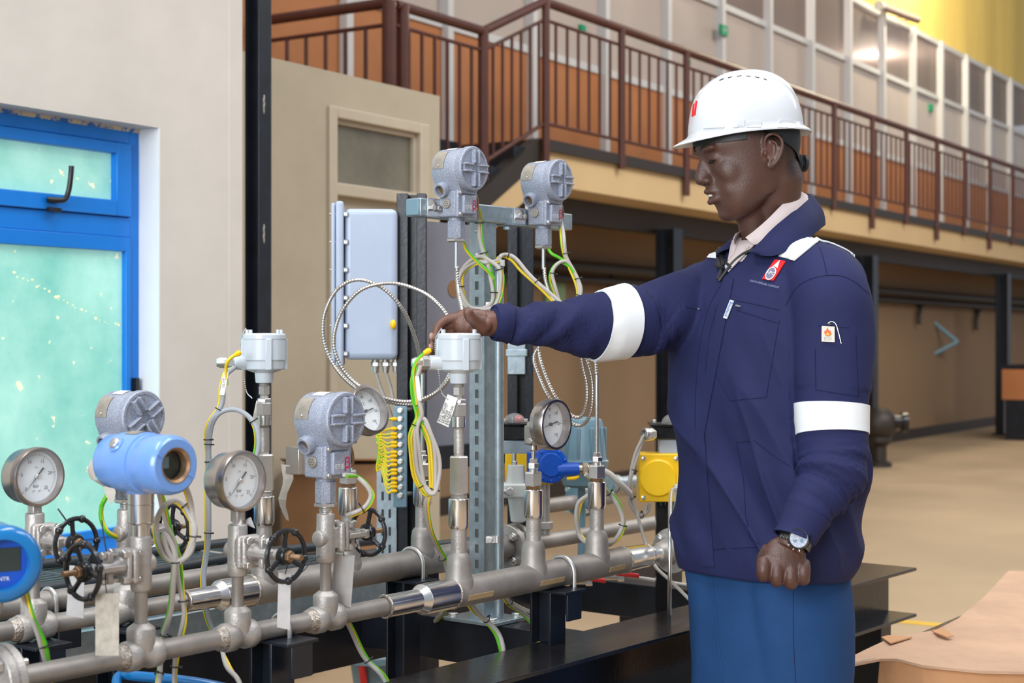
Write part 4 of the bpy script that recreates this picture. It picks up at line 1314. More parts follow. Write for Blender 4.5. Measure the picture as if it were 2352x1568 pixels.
# ---- hammertone transmitters
def transmitter(base, label, wires=None, ribrot=0.0, neck=True, mount=None):
    """base: point at the bottom of its hexagon nut"""
    t = thing('pressure_transmitter', label, 'transmitter', base)
    o = base
    mb = MB(); mb.hexa(o, o + Z * 0.0085, 0.0215, up=N); part('lock_nut', mb, 'nut', t)
    mb = MB(); mb.lathe([(0.0080, 0.0195), (0.010, 0.0205), (0.046, 0.0205), (0.047, 0.0195)], o, Z, 8, up=N, ph=0.5); mb.lathe([(0.046, 0.017), (0.056, 0.0175)], o, Z, 24)
    part('octagon_neck', mb, 'hammer', t, smooth=25)
    bc = o + Z * 0.083
    mb = MB(); mb.box(bc, (0.062, 0.048, 0.057), SAX); blk = part('switch_block', mb, 'hammer', t, bevel=0.004, seg=3)
    mb = MB(); mb.box(bc + N * 0.028, (0.066, 0.010, 0.060), SAX); mb.box(bc + N * 0.036 - Z * 0.002, (0.042, 0.010, 0.042), SAX)
    cv = part('cover_plate', mb, 'hammer', blk, bevel=0.003, seg=2)
    for q in (-1, 1):
        e = bc + N * 0.033 - S * 0.027 + Z * q * 0.0235
        mb = MB(); mb.lathe([(0, 0.0046), (0.004, 0.0046), (0.005, 0.004)], e, N, 14); part('screw', mb, 'nut', blk)
    e = bc - S * 0.031
    mb = MB(); mb.lathe([(0, 0.0105), (0.004, 0.0105), (0.005, 0.0095)], e, -S, 24); pg = part('vent_plug', mb, 'plate', t)
    mb = MB()
    for k in range(7):
        a = 2 * math.pi * k / 6; d = (N * math.cos(a) + Z * math.sin(a)) * (0.0052 if k < 6 else 0)
        mb.lathe([(0.0049, 0.0011), (0.0053, 0.0011)], e + d, -S, 8)
    part('vent_hole', mb, 'ink', pg)
    f_ = bc + N * 0.0413
    lg = text_mb('ETIE', 0.0125, f_ - S * 0.006 - Z * 0.008, S, Z); part('brand_print', lg, 'sticker', cv, smooth=0)
    lg = text_mb('\u03b2', 0.027, f_ + S * 0.0135 - Z * 0.003, S, Z, bold=True); part('logo_print', lg, 'crimson', cv, smooth=0)
    hc = o + Z * 0.160
    r = 0.047
    def sec(rr, n_):
        pts = []
        for k in range(25):
            a = R(-28 + 236 * k / 24); pts.append((rr * math.cos(a), rr * math.sin(a)))
        pts += [(-0.030, -0.046), (-0.024, -0.055), (0.024, -0.055), (0.030, -0.046)]
        return [hc + S * p[0] + Z * p[1] + N * n_ for p in pts]
    mb = MB(); mb.loft([sec(r * 0.97, -0.034), sec(r, -0.031), sec(r, 0.036), sec(r * 0.99, 0.037)])
    hd_ = part('housing', mb, 'hammer', t, smooth=28)
    mb = MB(); mb.lathe([(0.034, r * 0.98), (0.038, r * 1.05), (0.050, r * 1.05), (0.053, r * 1.0), (0.053, r * 0.90), (0.0515, r * 0.88), (0.0515, 0.001)], hc, N, 48); cp = part('screw_cover', mb, 'hammer', t, smooth=25)
    for k in range(4):
        a = ribrot + math.pi / 2 * k
        d = S * math.cos(a) + Z * math.sin(a); p_ = N.cross(d)
        for q in (-1, 1):
            mb = MB(); mb.box(hc + N * 0.0565 + d * 0.0255 + p_ * q * 0.0075, (0.030, 0.0042, 0.011), (d, p_, N)); part('rib', mb, 'hammer', cp, bevel=0.0012)
        mb = MB(); mb.box(hc + N * 0.0535 + d * 0.0245, (0.028, 0.015, 0.005), (d, p_, N)); part('rib_web', mb, 'hammer', cp, bevel=0.001)
    e = hc - S * 0.024 - Z * 0.040 - N * 0.008
    dd = (-S * 0.93 - Z * 0.36).normalized()
    mb = MB(); mb.lathe([(0, 0.0175), (0.024, 0.0165), (0.026, 0.0155), (0.026, 0.0115), (0.012, 0.0112)], e, dd, 28, open=True); bs = part('conduit_boss', mb, 'hammer', t)
    mb = MB(); mb.lathe([(0.010, 0.0112), (0.0125, 0.0112)], e, dd, 20); part('conduit_bore', mb, 'rust', bs)
    def patch(a0, a1, n0, n1, m, nm):
        mb = MB(); vs = []
        for k in range(9):
            a = R(a0 + (a1 - a0) * k / 8)
            for n_ in (n0, n1):
                vs.append(hc + (S * math.cos(a) + Z * math.sin(a)) * (r + 0.0011) + N * n_)
        mb.add(vs, [(2 * k, 2 * k + 1, 2 * k + 3, 2 * k + 2) for k in range(8)])
        mb.add([hc + (v_ - hc) * 0.985 for v_ in vs], [(2 * k, 2 * k + 2, 2 * k + 3, 2 * k + 1) for k in range(8)])
        return part(nm, mb, m, hd_)
    np_ = patch(128, 180, -0.029, 0.003, 'plate', 'name_plate')
    e = hc + (S * math.cos(R(172)) + Z * math.sin(R(172))) * (r + 0.0015) - N * 0.012
    mb = MB(); mb.ell(e, 0.0022, n=10, m=6); part('plate_rivet', mb, 'nut', np_)
    patch(92, 118, -0.012, 0.018, 'sticker', 'top_sticker')
    # wire tail and brown lead seal behind the block
    mb = MB(); mb.tube(catmull([bc + S * 0.03 + N * 0.02 + Z * 0.03, bc + S * 0.042 + N * 0.022 + Z * 0.02, bc + S * 0.044 + N * 0.024 - Z * 0.004, bc + S * 0.034 + N * 0.024 - Z * 0.014], 6), 0.0042, 8)
    part('lead_seal', mb, 'rust', t)
    if mount is not None:
        mb = MB(); mb.box(bc - N * 0.030, (0.05, 0.012, 0.04), SAX); part('mount_lug', mb, 'polish', t)
    return t, bc, hc
def stub(v, h0, h1, name='thread'): pass
TC, TCb, TCh = transmitter(on(CF, 748, -0.355) + Z * 0.056, 'grey hammertone transmitter on the gate valve, with a tilted dial half hidden behind it', ribrot=0.0)
mb = MB(); thread(mb, on(CF, 748, -0.355), 0.043, 0.058, 0.0115); part('thread', mb, 'nut', TC)
TD, TDb, TDh = transmitter(on(CB, 290, -0.355) + Z * 0.056, 'grey hammertone transmitter standing directly behind the light blue one', ribrot=0.6)
mb = MB(); thread(mb, on(CB, 290, -0.355), 0.043, 0.058, 0.0115); part('thread', mb, 'nut', TD)
bA = P(1048, 556, 3.472); bB = P(1248, 571, 3.72)
TA, TAb, TAh = transmitter(bA, 'raised grey hammertone transmitter next to the mounting bar\'s capped end', ribrot=0.0, mount=1)
TBt, TBb, TBh = transmitter(bB, 'raised grey hammertone transmitter at the far end of the mounting bar', ribrot=0.0, mount=1)
# mounting plate with creased paper tag left of the middle transmitter
mb = MB(); e = TCb - S * 0.022 - N * 0.048
mb.box(e, (0.004, 0.062, 0.050), SAX); mb.box(e - S * 0.004, (0.008, 0.02, 0.050), SAX); part('mounting_plate', mb, 'case', TC, bevel=0.001)
mb = MB()
rows = []
for k in range(9):
    py = 1065 + 16 * k
    xx = 655 + 7 * math.sin(k * 0.9); w2 = (10, 13, 12, 9, 8, 9, 7, 6, 3)[k]
    dpt = 2.862 - 0.006 * min(k, 3) + 0.006 * math.sin(k * 1.1)
    rows.append((P(xx - w2, py, dpt), P(xx + w2, py + 3, dpt - 0.012 * math.cos(k))))
mb.add([p for r_ in rows for p in r_], [(2 * k, 2 * k + 1, 2 * k + 3, 2 * k + 2) for k in range(8)])
mb.add([p + Y * 0.0012 for p in mb.v[:18]], [(2 * k, 2 * k + 2, 2 * k + 3, 2 * k + 1) for k in range(8)])
solo('paper_tag', mb, 'paper', 'creased paper tag hanging from the middle transmitter\'s steel plate', 'tag')
mb = MB()
a = on(CB, 262, -0.262); rows = [(a + V(0, -0.02, -0.01 * k) + N * 0.012 * (1 - k * 0.2), a + V(0, -0.02, -0.01 * k) - N * 0.013 * (1 - k * 0.25)) for k in range(4)]
rows = [(P(206, 1062, 2.85), P(214, 1050, 2.84)), (P(200, 1080, 2.85), P(214, 1075, 2.84)), (P(207, 1098, 2.85), P(222, 1105, 2.84)), (P(238, 1118, 2.85), P(262, 1110, 2.84)), (P(244, 1140, 2.85), P(266, 1132, 2.84)), (P(255, 1158, 2.85), P(262, 1148, 2.84))]
mb.add([p for r_ in rows for p in r_], [(2 * k, 2 * k + 1, 2 * k + 3, 2 * k + 2) for k in range(5)])
mb.add([p + Y * 0.0012 for p in mb.v[:12]], [(2 * k, 2 * k + 2, 2 * k + 3, 2 * k + 1) for k in range(5)])
pt1 = solo('paper_tag', mb, 'paper', 'curled paper tag tucked behind the light blue transmitter', 'tag')
mb = MB(); mb.tube(catmull([P(211, 1056, 2.8455), P(235, 1046, 2.86), P(272, 1050, 2.89)], 5), 0.0009, 5); part('wire', mb, 'tie', pt1)

# ---- light blue transmitter with window
o = on(CF, 324, -0.355)
c = o + Z * 0.161
bt = thing('pressure_transmitter', 'light blue transmitter with a round glass window on a polished stem', 'transmitter', o + Z * 0.044)
mb = MB(); mb.lathe([(0.043, 0.0135), (0.062, 0.0135), (0.066, 0.0205), (0.118, 0.0208)], o, Z, 32); part('stem', mb, 'polish', bt)
for h_ in (0.066, 0.095):
    mb = MB(); mb.torus(o + Z * h_, Z, 0.0208, 0.0006, 32, 6); part('stem_groove', mb, 'ring', bt)
mb = MB(); mb.lathe([(-0.078, 0.030), (-0.075, 0.038), (-0.066, 0.044), (-0.040, 0.0455), (-0.0385, 0.048), (-0.020, 0.050), (0.010, 0.050), (0.020, 0.0495), (0.0215, 0.0465), (0.030, 0.0465)], c, N, 48)
hs = part('housing', mb, 'ltblue', bt)
mb = MB(); mb.ell(c - Z * 0.03, (0.030, 0.030, 0.026)); part('base_neck', mb, 'ltblue', bt)
mb = MB(); mb.lathe([(0.028, 0.0465), (0.030, 0.0475), (0.072, 0.0475), (0.082, 0.0455), (0.086, 0.041), (0.086, 0.028), (0.065, 0.0255)], c, N, 48, open=True); cp = part('window_cap', mb, 'ltblue', bt)
mb = MB(); mb.lathe([(0.0868, 0.0285), (0.087, 0.0275), (0.083, 0.0235), (0.07, 0.023)], c, N, 40, open=True); part('window_gasket', mb, 'rust', cp)
mb = MB(); mb.lathe([(0.066, 0.025), (0.0675, 0.025)], c, N, 40); part('window_glass', mb, 'darkglass', cp)
mb = MB(); mb.box(c + N * 0.0682 - S * 0.006 + Z * 0.004, (0.012, 0.0008, 0.018), SAX); part('display', mb, 'greyblue', cp)
for a in (R(150), R(-30)):
    d = S * math.cos(a) + Z * math.sin(a); mb = MB(); mb.box(c + N * 0.0866 + d * 0.036, (0.012, 0.0025, 0.004), (d, N, d.cross(N))); part('cap_notch', mb, 'ltblue', cp)
e = c - S * 0.036 - N * 0.012 + Z * 0.028
mb = MB(); dd = (-S * 0.8 + Z * 0.6).normalized(); mb.lathe([(0.0, 0.0135), (0.006, 0.0135), (0.008, 0.011)], e, dd, 20); part('conduit_plug_seat', mb, 'ltblue', hs)
mb = MB(); mb.lathe([(0.002, 0.0095), (0.011, 0.0095), (0.013, 0.0065)], e, dd, 20); part('conduit_plug', mb, 'nut', hs)
mb = MB(); vs = []
for k in range(7):
    a = R(70 + 42 * k / 6)
    for n_ in (-0.018, 0.012): vs.append(c + (S * math.cos(a) + Z * math.sin(a)) * 0.0508 + N * n_)
mb.add(vs, [(2 * k, 2 * k + 1, 2 * k + 3, 2 * k + 2) for k in range(6)]); mb.add([c + (v_ - c) * 0.985 for v_ in vs], [(2 * k, 2 * k + 2, 2 * k + 3, 2 * k + 1) for k in range(6)])
part('name_plate', mb, 'plate', hs)

# ---- bright blue transmitter cut by the frame
c = P(2, 1292, 2.235)
dk = thing('flow_transmitter', 'bright blue round transmitter with a dark display above the pipe flange', 'transmitter', c - Z * 0.10)
ndir = (N * 0.90 - S * 0.43).normalized()
mb = MB(); mb.lathe([(-0.11, 0.042), (-0.10, 0.050), (-0.02, 0.050), (-0.012, 0.054), (0.012, 0.056), (0.022, 0.053), (0.027, 0.046), (0.027, 0.036), (0.010, 0.034)], c, ndir, 56, open=True); part('housing', mb, 'dkblue', dk)
mb = MB(); mb.lathe([(0.012, 0.0345), (0.0135, 0.0345)], c, ndir, 40); part('face', mb, 'devblue', dk)
sd = Z.cross(ndir)
mb = MB(); mb.box(c + ndir * 0.0142 + Z * 0.006, (0.050, 0.0012, 0.034), (sd, ndir, Z)); part('display', mb, 'darkglass', dk, bevel=0.0004)
tx = text_mb('NTR', 0.008, c + ndir * 0.0140 - Z * 0.0215 + sd * 0.002, sd, Z); part('brand_print', tx, 'sticker', dk)
mb = MB(); mb.tube([c - ndir * 0.075 - Z * 0.04, c - ndir * 0.075 - Z * 0.07, on(CF, -70, -0.46), on(CF, -70, -0.50)], 0.015, 18); part('stem', mb, 'cast', dk)

# ---- temperature transmitter heads
PD = V(-0.96, -0.28, 0)
def tt(px, C, label):
    q = on(C, px)
    t = thing('temperature_transmitter', label, 'transmitter', q + Z * 0.187)
    mb = MB(); thread(mb, q, 0.184, 0.198, 0.0165); thread(mb, q, 0.270, 0.279, 0.0102); thread(mb, q, 0.321, 0.333, 0.0102); thread(mb, q, 0.384, 0.396, 0.0092); thread(mb, q, 0.408, 0.420, 0.0105); part('thread', mb, 'cast', t)
    mb = MB(); mb.hexa(q + Z * 0.196, q + Z * 0.2715, 0.0205, up=N, ph=0.15); part('long_hexagon', mb, 'nut', t, smooth=25)
    mb = MB(); frust(mb, q, 0.277, 0.325, 0.0105); part('nipple', mb, 'cast', t)
    mb = MB(); frust(mb, q, 0.330, 0.353, 0.0138); part('union_sleeve', mb, 'polish', t)
    mb = MB(); mb.hexa(q + Z * 0.350, q + Z * 0.3765, 0.0165, up=N, ph=0.1); part('union_nut', mb, 'nut', t, smooth=25)
    mb = MB(); mb.hexa(q + Z * 0.3765, q + Z * 0.385, 0.0150, up=N, ph=0.4); part('upper_union_ring', mb, 'nut', t, smooth=25)
    mb = MB(); mb.hexa(q + Z * 0.392, q + Z * 0.410, 0.0122, up=N, ph=0.2); part('top_nut', mb, 'nut', t, smooth=25)
    mb = MB()
    mb.lathe([(0.416, 0.0170), (0.420, 0.0178), (0.437, 0.0192), (0.440, 0.030), (0.444, 0.0385), (0.461, 0.0405), (0.462, 0.0425), (0.505, 0.0432), (0.5055, 0.040)], q, Z, 48)
    for k in range(4):
        a = R(20 + 90 * k); d = V(math.cos(a), math.sin(a), 0); s_ = Z.cross(d)
        mb.box(q + Z * 0.474 + d * 0.0425, (0.009, 0.012, 0.062), (d, s_, Z))
    mb.lathe([(0.030, 0.016), (0.046, 0.0155), (0.060, 0.0145), (0.061, 0.012)], q + Z * 0.458, PD, 28)
    part('housing', mb, 'tthead', t, bevel=0.0015)
    mb = MB(); mb.lathe([(0.5035, 0.0425), (0.505, 0.0425)], q, Z, 40); part('gasket', mb, 'red', t)
    mb = MB(); mb.lathe([(0.505, 0.0440), (0.513, 0.0440), (0.5165, 0.040), (0.5175, 0.001)], q, Z, 48)
    for k in range(4):
        a = R((35, 145, 215, 325)[k]); d = V(math.cos(a), math.sin(a), 0); mb.cyl(q + d * 0.038 + Z * 0.512, q + d * 0.038 + Z * 0.524, 0.0036, n=10)
    part('lid', mb, 'tthead', t, smooth=30)
    g0 = q + Z * 0.458
    mb = MB(); mb.cyl(g0 + PD * 0.056, g0 + PD * 0.072, 0.0105, n=18); mb.hexa(g0 + PD * 0.062, g0 + PD * 0.076, 0.0138); mb.lathe([(0.076, 0.0118), (0.088, 0.0115), (0.096, 0.008)], g0, PD, 18); part('cable_gland', mb, 'nut', t)
    # bead chain
    mb = MB(); pts = catmull([q + V(-0.034, -0.022, 0.526), q + V(-0.046, -0.012, 0.505), q + V(-0.046, -0.010, 0.47), q + V(-0.040, -0.014, 0.440), q + V(-0.034, -0.014, 0.40), q + V(-0.022, -0.019, 0.386)], 10)
    for p_ in pts[::1]: mb.ell(p_, 0.0015, n=6, m=4)
    part('bead_chain', mb, 'nut', t)
    return q
T1 = tt(607, CB, 'light grey transmitter head before the black column, on a tall fitted stem')
T2 = tt(1054, CF, 'light grey transmitter head held by the worker\'s reaching hand')
# stamped tags
def plate_tag(name, label, pts, d, txt=None, size=0.006, m='tag'):
    mb = MB()
    a = [P(px, py, d) for px, py in pts]
    mb.add(a + [p + Y * 0.0012 for p in a], [(0, 1, 2, 3), (7, 6, 5, 4), (0, 4, 5, 1), (1, 5, 6, 2), (2, 6, 7, 3), (3, 7, 4, 0)])
    o_ = solo(name, mb, m, label, 'tag')
    if txt:
        up = (a[1] - a[0]).normalized()      # text reads along first edge
        side = (a[0] - a[3]).normalized()
        for k, s_ in enumerate(txt):
            w2 = (a[3] - a[0]).length
            org = a[0] + up * 0.003 - side * (w2 * (k + 0.75) / (len(txt) + 0.5)) - Y * 0.0006
            part('stamped_line', text_mb(s_, size, org, up, side, align='LEFT'), 'ink', o_, smooth=0)
    return o_
plate_tag('steel_tag', 'pale stamped tag with rows of lettering hanging on a bead chain under the held transmitter', [(1003, 969), (1028, 905), (1051, 914), (1030, 981)], 3.104,
          ['RTD 1xPT100', 'CL.A  IEC751', 'U-185mm', 'TE/TT-02', 'RANGE:0-200', 'S.N. 201']
          , 0.0068, 'sticker')
plate_tag('steel_tag', 'dark stamped tag hanging beside the stem of the other transmitter head', [(577, 975), (589, 919), (602, 925), (598, 991)], 3.186, None, 0.005, 'plate')

# ---- thermowells with dials or capillaries
def pocket(C, px, label, rod=None, name='thermowell'):
    q = on(C, px); t = thing(name, label, 'thermowell', q + Z * 0.187)
    mb = MB(); thread(mb, q, 0.184, 0.196, 0.0165); part('thread', mb, 'rust', t)
    mb = MB(); mb.hexa(q + Z * 0.194, q + Z * 0.224, 0.0200, up=N, ph=0.12); part('hexagon', mb, 'nut', t, smooth=25)
    mb = MB(); thread(mb, q, 0.222, 0.232, 0.0095); mb.hexa(q + Z * 0.231, q + Z * 0.243, 0.0125, up=N, ph=0.3); mb.hexa(q + Z * 0.243, q + Z * 0.252, 0.009, up=N); part('compression_nut', mb, 'nut', t, smooth=25)
    if rod:
        mb = MB(); mb.cyl(q + Z * 0.25, q + Z * rod, 0.0042, n=14); part('rod', mb, 'polish', t)
    return t, q
t4, q4 = pocket(CF, 1371, 'thermowell with a thin upright capillary rod and a cable ring around it', 0.425)
t5, q5 = pocket(CB, 970, 'thermowell with a thin upright rod behind the green and yellow wire loop', 0.425)
def dialthermo(C, px, hc, off, label, tilt=0.0, hide=False):
    t, q = pocket(C, px, label, 0.275, 'dial_thermometer'); t['category'] = 'thermometer'
    n = (N * math.cos(tilt) + Z * math.sin(tilt)).normalized()
    upv = (Z - n * n.dot(Z)).normalized()
    rt = upv.cross(n) * 1.0
    rt = S
    c = q + Z * hc + N * off
    r = 0.054
    mb = MB(); mb.lathe([(0.268, 0.0085), (0.282, 0.0085)], q, Z, 16); mb.box(q + Z * 0.302, (0.022, 0.034, 0.042), SAX); mb.box(q + Z * 0.325 + N * 0.012, (0.018, 0.03, 0.03), SAX)
    br = part('swivel_bracket', mb, 'case', t, bevel=0.003)
    for z_ in (0.290, 0.325):
        mb = MB(); e = q + Z * z_ - S * 0.012; mb.lathe([(0, 0.006), (0.003, 0.006), (0.004, 0.005)], e, -S, 14); part('screw', mb, 'nut', br)
    mb = MB(); mb.lathe([(-0.024, r * 0.70), (-0.020, r * 0.90), (-0.006, r * 0.95)], c, n, 48); part('case', mb, 'case', t)
    mb = MB(); mb.lathe([(-0.008, r * 0.95), (-0.006, r), (0.014, r), (0.0165, r * 0.97), (0.0168, r * 0.88), (0.010, r * 0.86), (-0.004, r * 0.84)], c, n, 56, open=True); part('bezel', mb, 'ring', t)
    mb = MB(); mb.lathe([(-0.004, r * 0.86), (-0.003, r * 0.86)], c, n, 40); d_ = part('dial', mb, 'dial', t)
    f0 = c - n * 0.0026
    mb = MB()
    for k in range(49):
        a = R(225 - 270 * k / 48); L = 0.0075 if k % 8 == 0 else 0.003
        dr_ = rt * math.cos(a) + upv * math.sin(a); tt_ = n.cross(dr_); w_ = 0.0004 if k % 8 == 0 else 0.0002
        p0, p1 = f0 + dr_ * (r * 0.80), f0 + dr_ * (r * 0.80 - L)
        mb.add([p0 - tt_ * w_, p0 + tt_ * w_, p1 + tt_ * w_, p1 - tt_ * w_], [(0, 1, 2, 3)])
    part('scale', mb, 'ink', d_, smooth=0)
    tx = []
    for k, s_ in enumerate(('0', '40', '60', '80', '100', '120', '160')):
        a = R(225 - 45 * k); tx.append(text_mb(s_, 0.0085, f0 + (rt * math.cos(a) + upv * math.sin(a)) * r * 0.58, rt, upv))
    tx.append(text_mb('\u00b0C', 0.010, f0 + upv * 0.016, rt, upv))
    part('numerals', merge(*tx), 'ink', d_, smooth=0)
    a = R(192); dr_ = rt * math.cos(a) + upv * math.sin(a); tt_ = n.cross(dr_); f1 = c + n * 0.001
    mb = MB()
    pl = [f1 + dr_ * r * 0.74, f1 - dr_ * 0.004 + tt_ * 0.0010, f1 - dr_ * 0.024 + tt_ * 0.0016, f1 - dr_ * 0.024 - tt_ * 0.0016, f1 - dr_ * 0.004 - tt_ * 0.0010]
    mb.add(pl + [v_ - n * 0.0005 for v_ in pl], [(0, 1, 2, 3, 4), (9, 8, 7, 6, 5)]); mb.lathe([(-0.002, 0.0035), (0.003, 0.0035)], c, n, 14)
    part('pointer', mb, 'ink', t, smooth=0)
    mb = MB(); mb.lathe([(0.0125, r * 0.87), (0.0135, r * 0.87)], c, n, 40); part('lens', mb, 'glass', t)
    return t
dialthermo(CF, 1225, 0.326, 0.046, 'round dial thermometer on a swivel bracket below the worker\'s sleeve')
dialthermo(CB, 800, 0.352, 0.052, 'round dial thermometer tilted up behind the middle hammertone transmitter', tilt=0.30)
# ================================================================== cables, hoses, tags
def flexpath(pts, d, step=0.0032):
    q = [P(p[0], p[1], p[2] if len(p) > 2 else d) for p in pts]
    c = catmull(q, 24)
    out = [c[0]]; acc = 0
    for a, b in zip(c, c[1:]):
        L = (b - a).length; t = step - acc
        while t <= L:
            out.append(a + (b - a) * (t / L)); t += step
        acc = (acc + L) % step if L > 0 else acc
    return out
def flexhose(name, label, pts, d, r=0.0046):
    path = flexpath(pts, d, 0.0021)
    mb = MB(); mb.tube(path, [r if i % 3 else r * 0.72 for i in range(len(path))], 8)
    return solo(name, mb, 'flex', label, 'hose', smooth=60)
flexhose('flexible_conduit', 'steel flexible conduit coiled in two wide rings beside the grey enclosure',
    [(1050, 612, 3.472), (1050, 640, 3.468), (1053, 675, 3.44), (1061, 715, 3.40), (1063, 760, 3.38), (1052, 815, 3.36), (1032, 868, 3.36), (1000, 902, 3.38), (950, 921, 3.40), (895, 917, 3.42), (840, 896, 3.43), (795, 858, 3.44),
     (770, 810, 3.44), (768, 765, 3.44), (788, 710, 3.44), (832, 664, 3.43), (900, 650, 3.42), (965, 668, 3.40), (1005, 697, 3.39), (1032, 735, 3.385), (1045, 790, 3.38), (1035, 850, 3.375), (1008, 895, 3.385), (955, 926, 3.41), (900, 924, 3.43), (838, 904, 3.44), (785, 862, 3.45), (753, 812, 3.46), (742, 765, 3.46), (747, 715, 3.46),
     (775, 664, 3.46), (822, 642, 3.45), (880, 662, 3.45), (926, 712, 3.46), (953, 775, 3.50), (966, 830, 3.54), (970, 862, 3.557)], 3.45)
flexhose('flexible_conduit', 'steel flexible conduit from the far raised transmitter passing behind the sleeve to the capillary',
    [(1250, 615, 3.72), (1252, 640, 3.71), (1262, 675, 3.69), (1280, 715, 3.66), (1270, 765, 3.62), (1236, 800, 3.58), (1226, 825, 3.57), (1238, 865, 3.56), (1258, 908, 3.55), (1285, 945, 3.56), (1312, 972, 3.57), (1338, 975, 3.56), (1356, 950, 3.54), (1362, 905, 3.53), (1358, 860, 3.53), (1346, 820, 3.53), (1345, 785, 3.53), (1357, 782, 3.53), (1366, 815, 3.52), (1370, 862, 3.502)], 3.6)
flexhose('flexible_conduit', 'second steel flexible conduit strand hanging behind the dial thermometer below the sleeve',
    [(1268, 766, 3.62), (1240, 790, 3.573), (1238, 812, 3.566), (1244, 838, 3.558), (1258, 876, 3.549), (1276, 912, 3.542), (1302, 945, 3.55), (1322, 958, 3.555), (1338, 952, 3.545), (1348, 922, 3.532), (1348, 880, 3.528), (1340, 845, 3.527), (1334, 800, 3.525), (1340, 782, 3.53)], 3.57)
mb = MB()
for t_, (bx_, ts_) in ((TA, (bA, 612)), (TBt, (bB, 615))):
    d = bx_.y; mb = MB(); mb.cyl(bx_ + Z * 0.003, P(1176 + bx_.x / d * F, ts_ + 3, d), 0.0042, n=12); part('impulse_rod', mb, 'polish', t_)

def tie(par, c, tdir, r=0.0075):
    u, v, a = basis(tdir)
    mb = MB(); mb.torus(c, tdir, r, 0.0011, 14, 5)
    mb.box(c + u * (r + 0.002), (0.005, 0.004, 0.003), (u, v, a)); mb.tube([c + u * r, c + u * (r + 0.004) + v * 0.002], 0.0009, 5)
    part('cable_tie', mb, 'tie', par)
def bundle(label, pts, d, strands, ties=(), name='cable_bundle'):
    """strands: list of (kind, dx, dy, ddepth, radius)"""
    q = [P(p[0], p[1], p[2] if len(p) > 2 else d) for p in pts]
    c = catmull(q, 10)
    t = thing(name, label, 'cable', V(c[-1].x, c[-1].y, min(v.z for v in c)))
    for s_ in strands:
        kind, ox, oy, od, r = s_
        k = d / F
        off = V(ox * k, -od, -oy * k)
        path = [p + off for p in c]
        # let the strands wander a little
        path = [p + V(math.sin(i * 0.23 + ox) * 0.0016, math.cos(i * 0.19 + oy) * 0.0016, math.cos(i * 0.21 + ox * 2) * 0.0012) for i, p in enumerate(path)]
        mb = MB()
        if kind == 'gy':
            mb.tube(path, r * 0.86, 12, twist=0.045, stripe=[0, 1, 1]); part('earth_wire', mb, ['cgrn', 'cyel'], t)
        else:
            mb.tube(path, r, 10); part('signal_cable', mb, 'cgrey' if kind == 'g' else 'cblue', t)
    for f_ in ties:
        i = min(len(c) - 2, int(f_ * (len(c) - 1)))
        tie(t, c[i], c[i + 1] - c[i])
    return t
G, E_ = 'g', 'gy'
# left head: cable, ring, drop
bundle('grey and green-yellow cables looping in a ring beside the left transmitter head, then hanging down',
    [(537, 846, 3.14), (520, 858), (514, 885), (511, 915), (502, 942), (488, 965), (477, 1000), (481, 1050), (500, 1085), (535, 1098), (570, 1080), (591, 1040), (590, 990), (572, 955), (540, 940), (508, 948), (488, 975), (478, 1020), (480, 1080), (480, 1160), (476, 1250), (470, 1330), (480, 1420), (505, 1480, 3.12)], 3.12,
    [('b', 0, 0, 0, 0.0050), (E_, -7, 0, -0.004, 0.0034)], (0.17, 0.27, 0.55, 0.74, 0.77, 0.86))
mb = MB(); e = P(515, 880, 3.1112); up_ = (P(520, 855, 3.1) - P(510, 908, 3.1)).normalized()
mb.box(e, (0.010, 0.002, 0.048), (up_.cross(Y).normalized() * -1, Y, up_))
cm = solo('cable_marker', mb, 'sticker', 'white cable marker strip under the left transmitter head reading TT-01', 'label', bevel=0.0006)
part('lettering', text_mb('TT-01', 0.0075, e - Y * 0.0012, -up_, up_.cross(Y) * 1.0 if False else (-up_).cross(Y) * -1.0), 'ink', cm, smooth=0)
mb = MB(); mb.tube(catmull([P(548, 812, 3.10), P(535, 818, 3.10), P(523, 830, 3.10), P(519, 850, 3.11), P(521, 885, 3.115)], 8), 0.0034, 12, twist=0.05, stripe=[0, 1, 1])
ew = solo('earth_wire', mb, ['cgrn', 'cyel'], 'short green and yellow earth wire lugged to the left transmitter head', 'wire')
mb = MB(); mb.tube([P(553, 808, 3.10), P(548, 811, 3.10), P(540, 815, 3.10)], [0.004, 0.006, 0.0042], 8); part('lug', mb, 'yellow', ew)
# held head: earth wire and narrow loop
bundle('green-yellow and brown cables tied in a long narrow loop under the held transmitter head',
    [(958, 842, 3.06), (950, 870), (955, 915), (960, 950), (957, 968), (947, 1000), (946, 1040), (955, 1085), (972, 1122), (988, 1135), (999, 1118), (1002, 1078), (996, 1030), (982, 990), (966, 965), (956, 972), (953, 1005), (957, 1060), (970, 1115), (983, 1134), (992, 1124), (995, 1080), (988, 1020), (970, 972)], 3.06,
    [(E_, 0, 0, 0, 0.0036), (E_, -6, 2, -0.004, 0.0034), (G, 7, -2, 0.004, 0.0042)], (0.19, 0.34, 0.43))
mb = MB(); mb.tube(catmull([P(984, 806, 3.07), P(970, 815, 3.07), P(955, 832, 3.06), P(948, 858, 3.055), P(951, 890, 3.055), P(956, 930, 3.055)], 8), 0.0036, 12, twist=0.02, stripe=[1, 1, 0])
ew = solo('earth_wire', mb, ['cgrn', 'cyel'], 'green and yellow earth wire with a yellow lug beside the worker\'s fingertips', 'wire')
mb = MB(); mb.tube([P(990, 803, 3.07), P(983, 806, 3.07), P(974, 811, 3.07)], [0.004, 0.006, 0.0045], 8); part('lug', mb, 'yellow', ew)
mb = MB(); e = P(961, 892, 3.0502); up_ = (P(957, 865, 3.04) - P(963, 918, 3.04)).normalized()
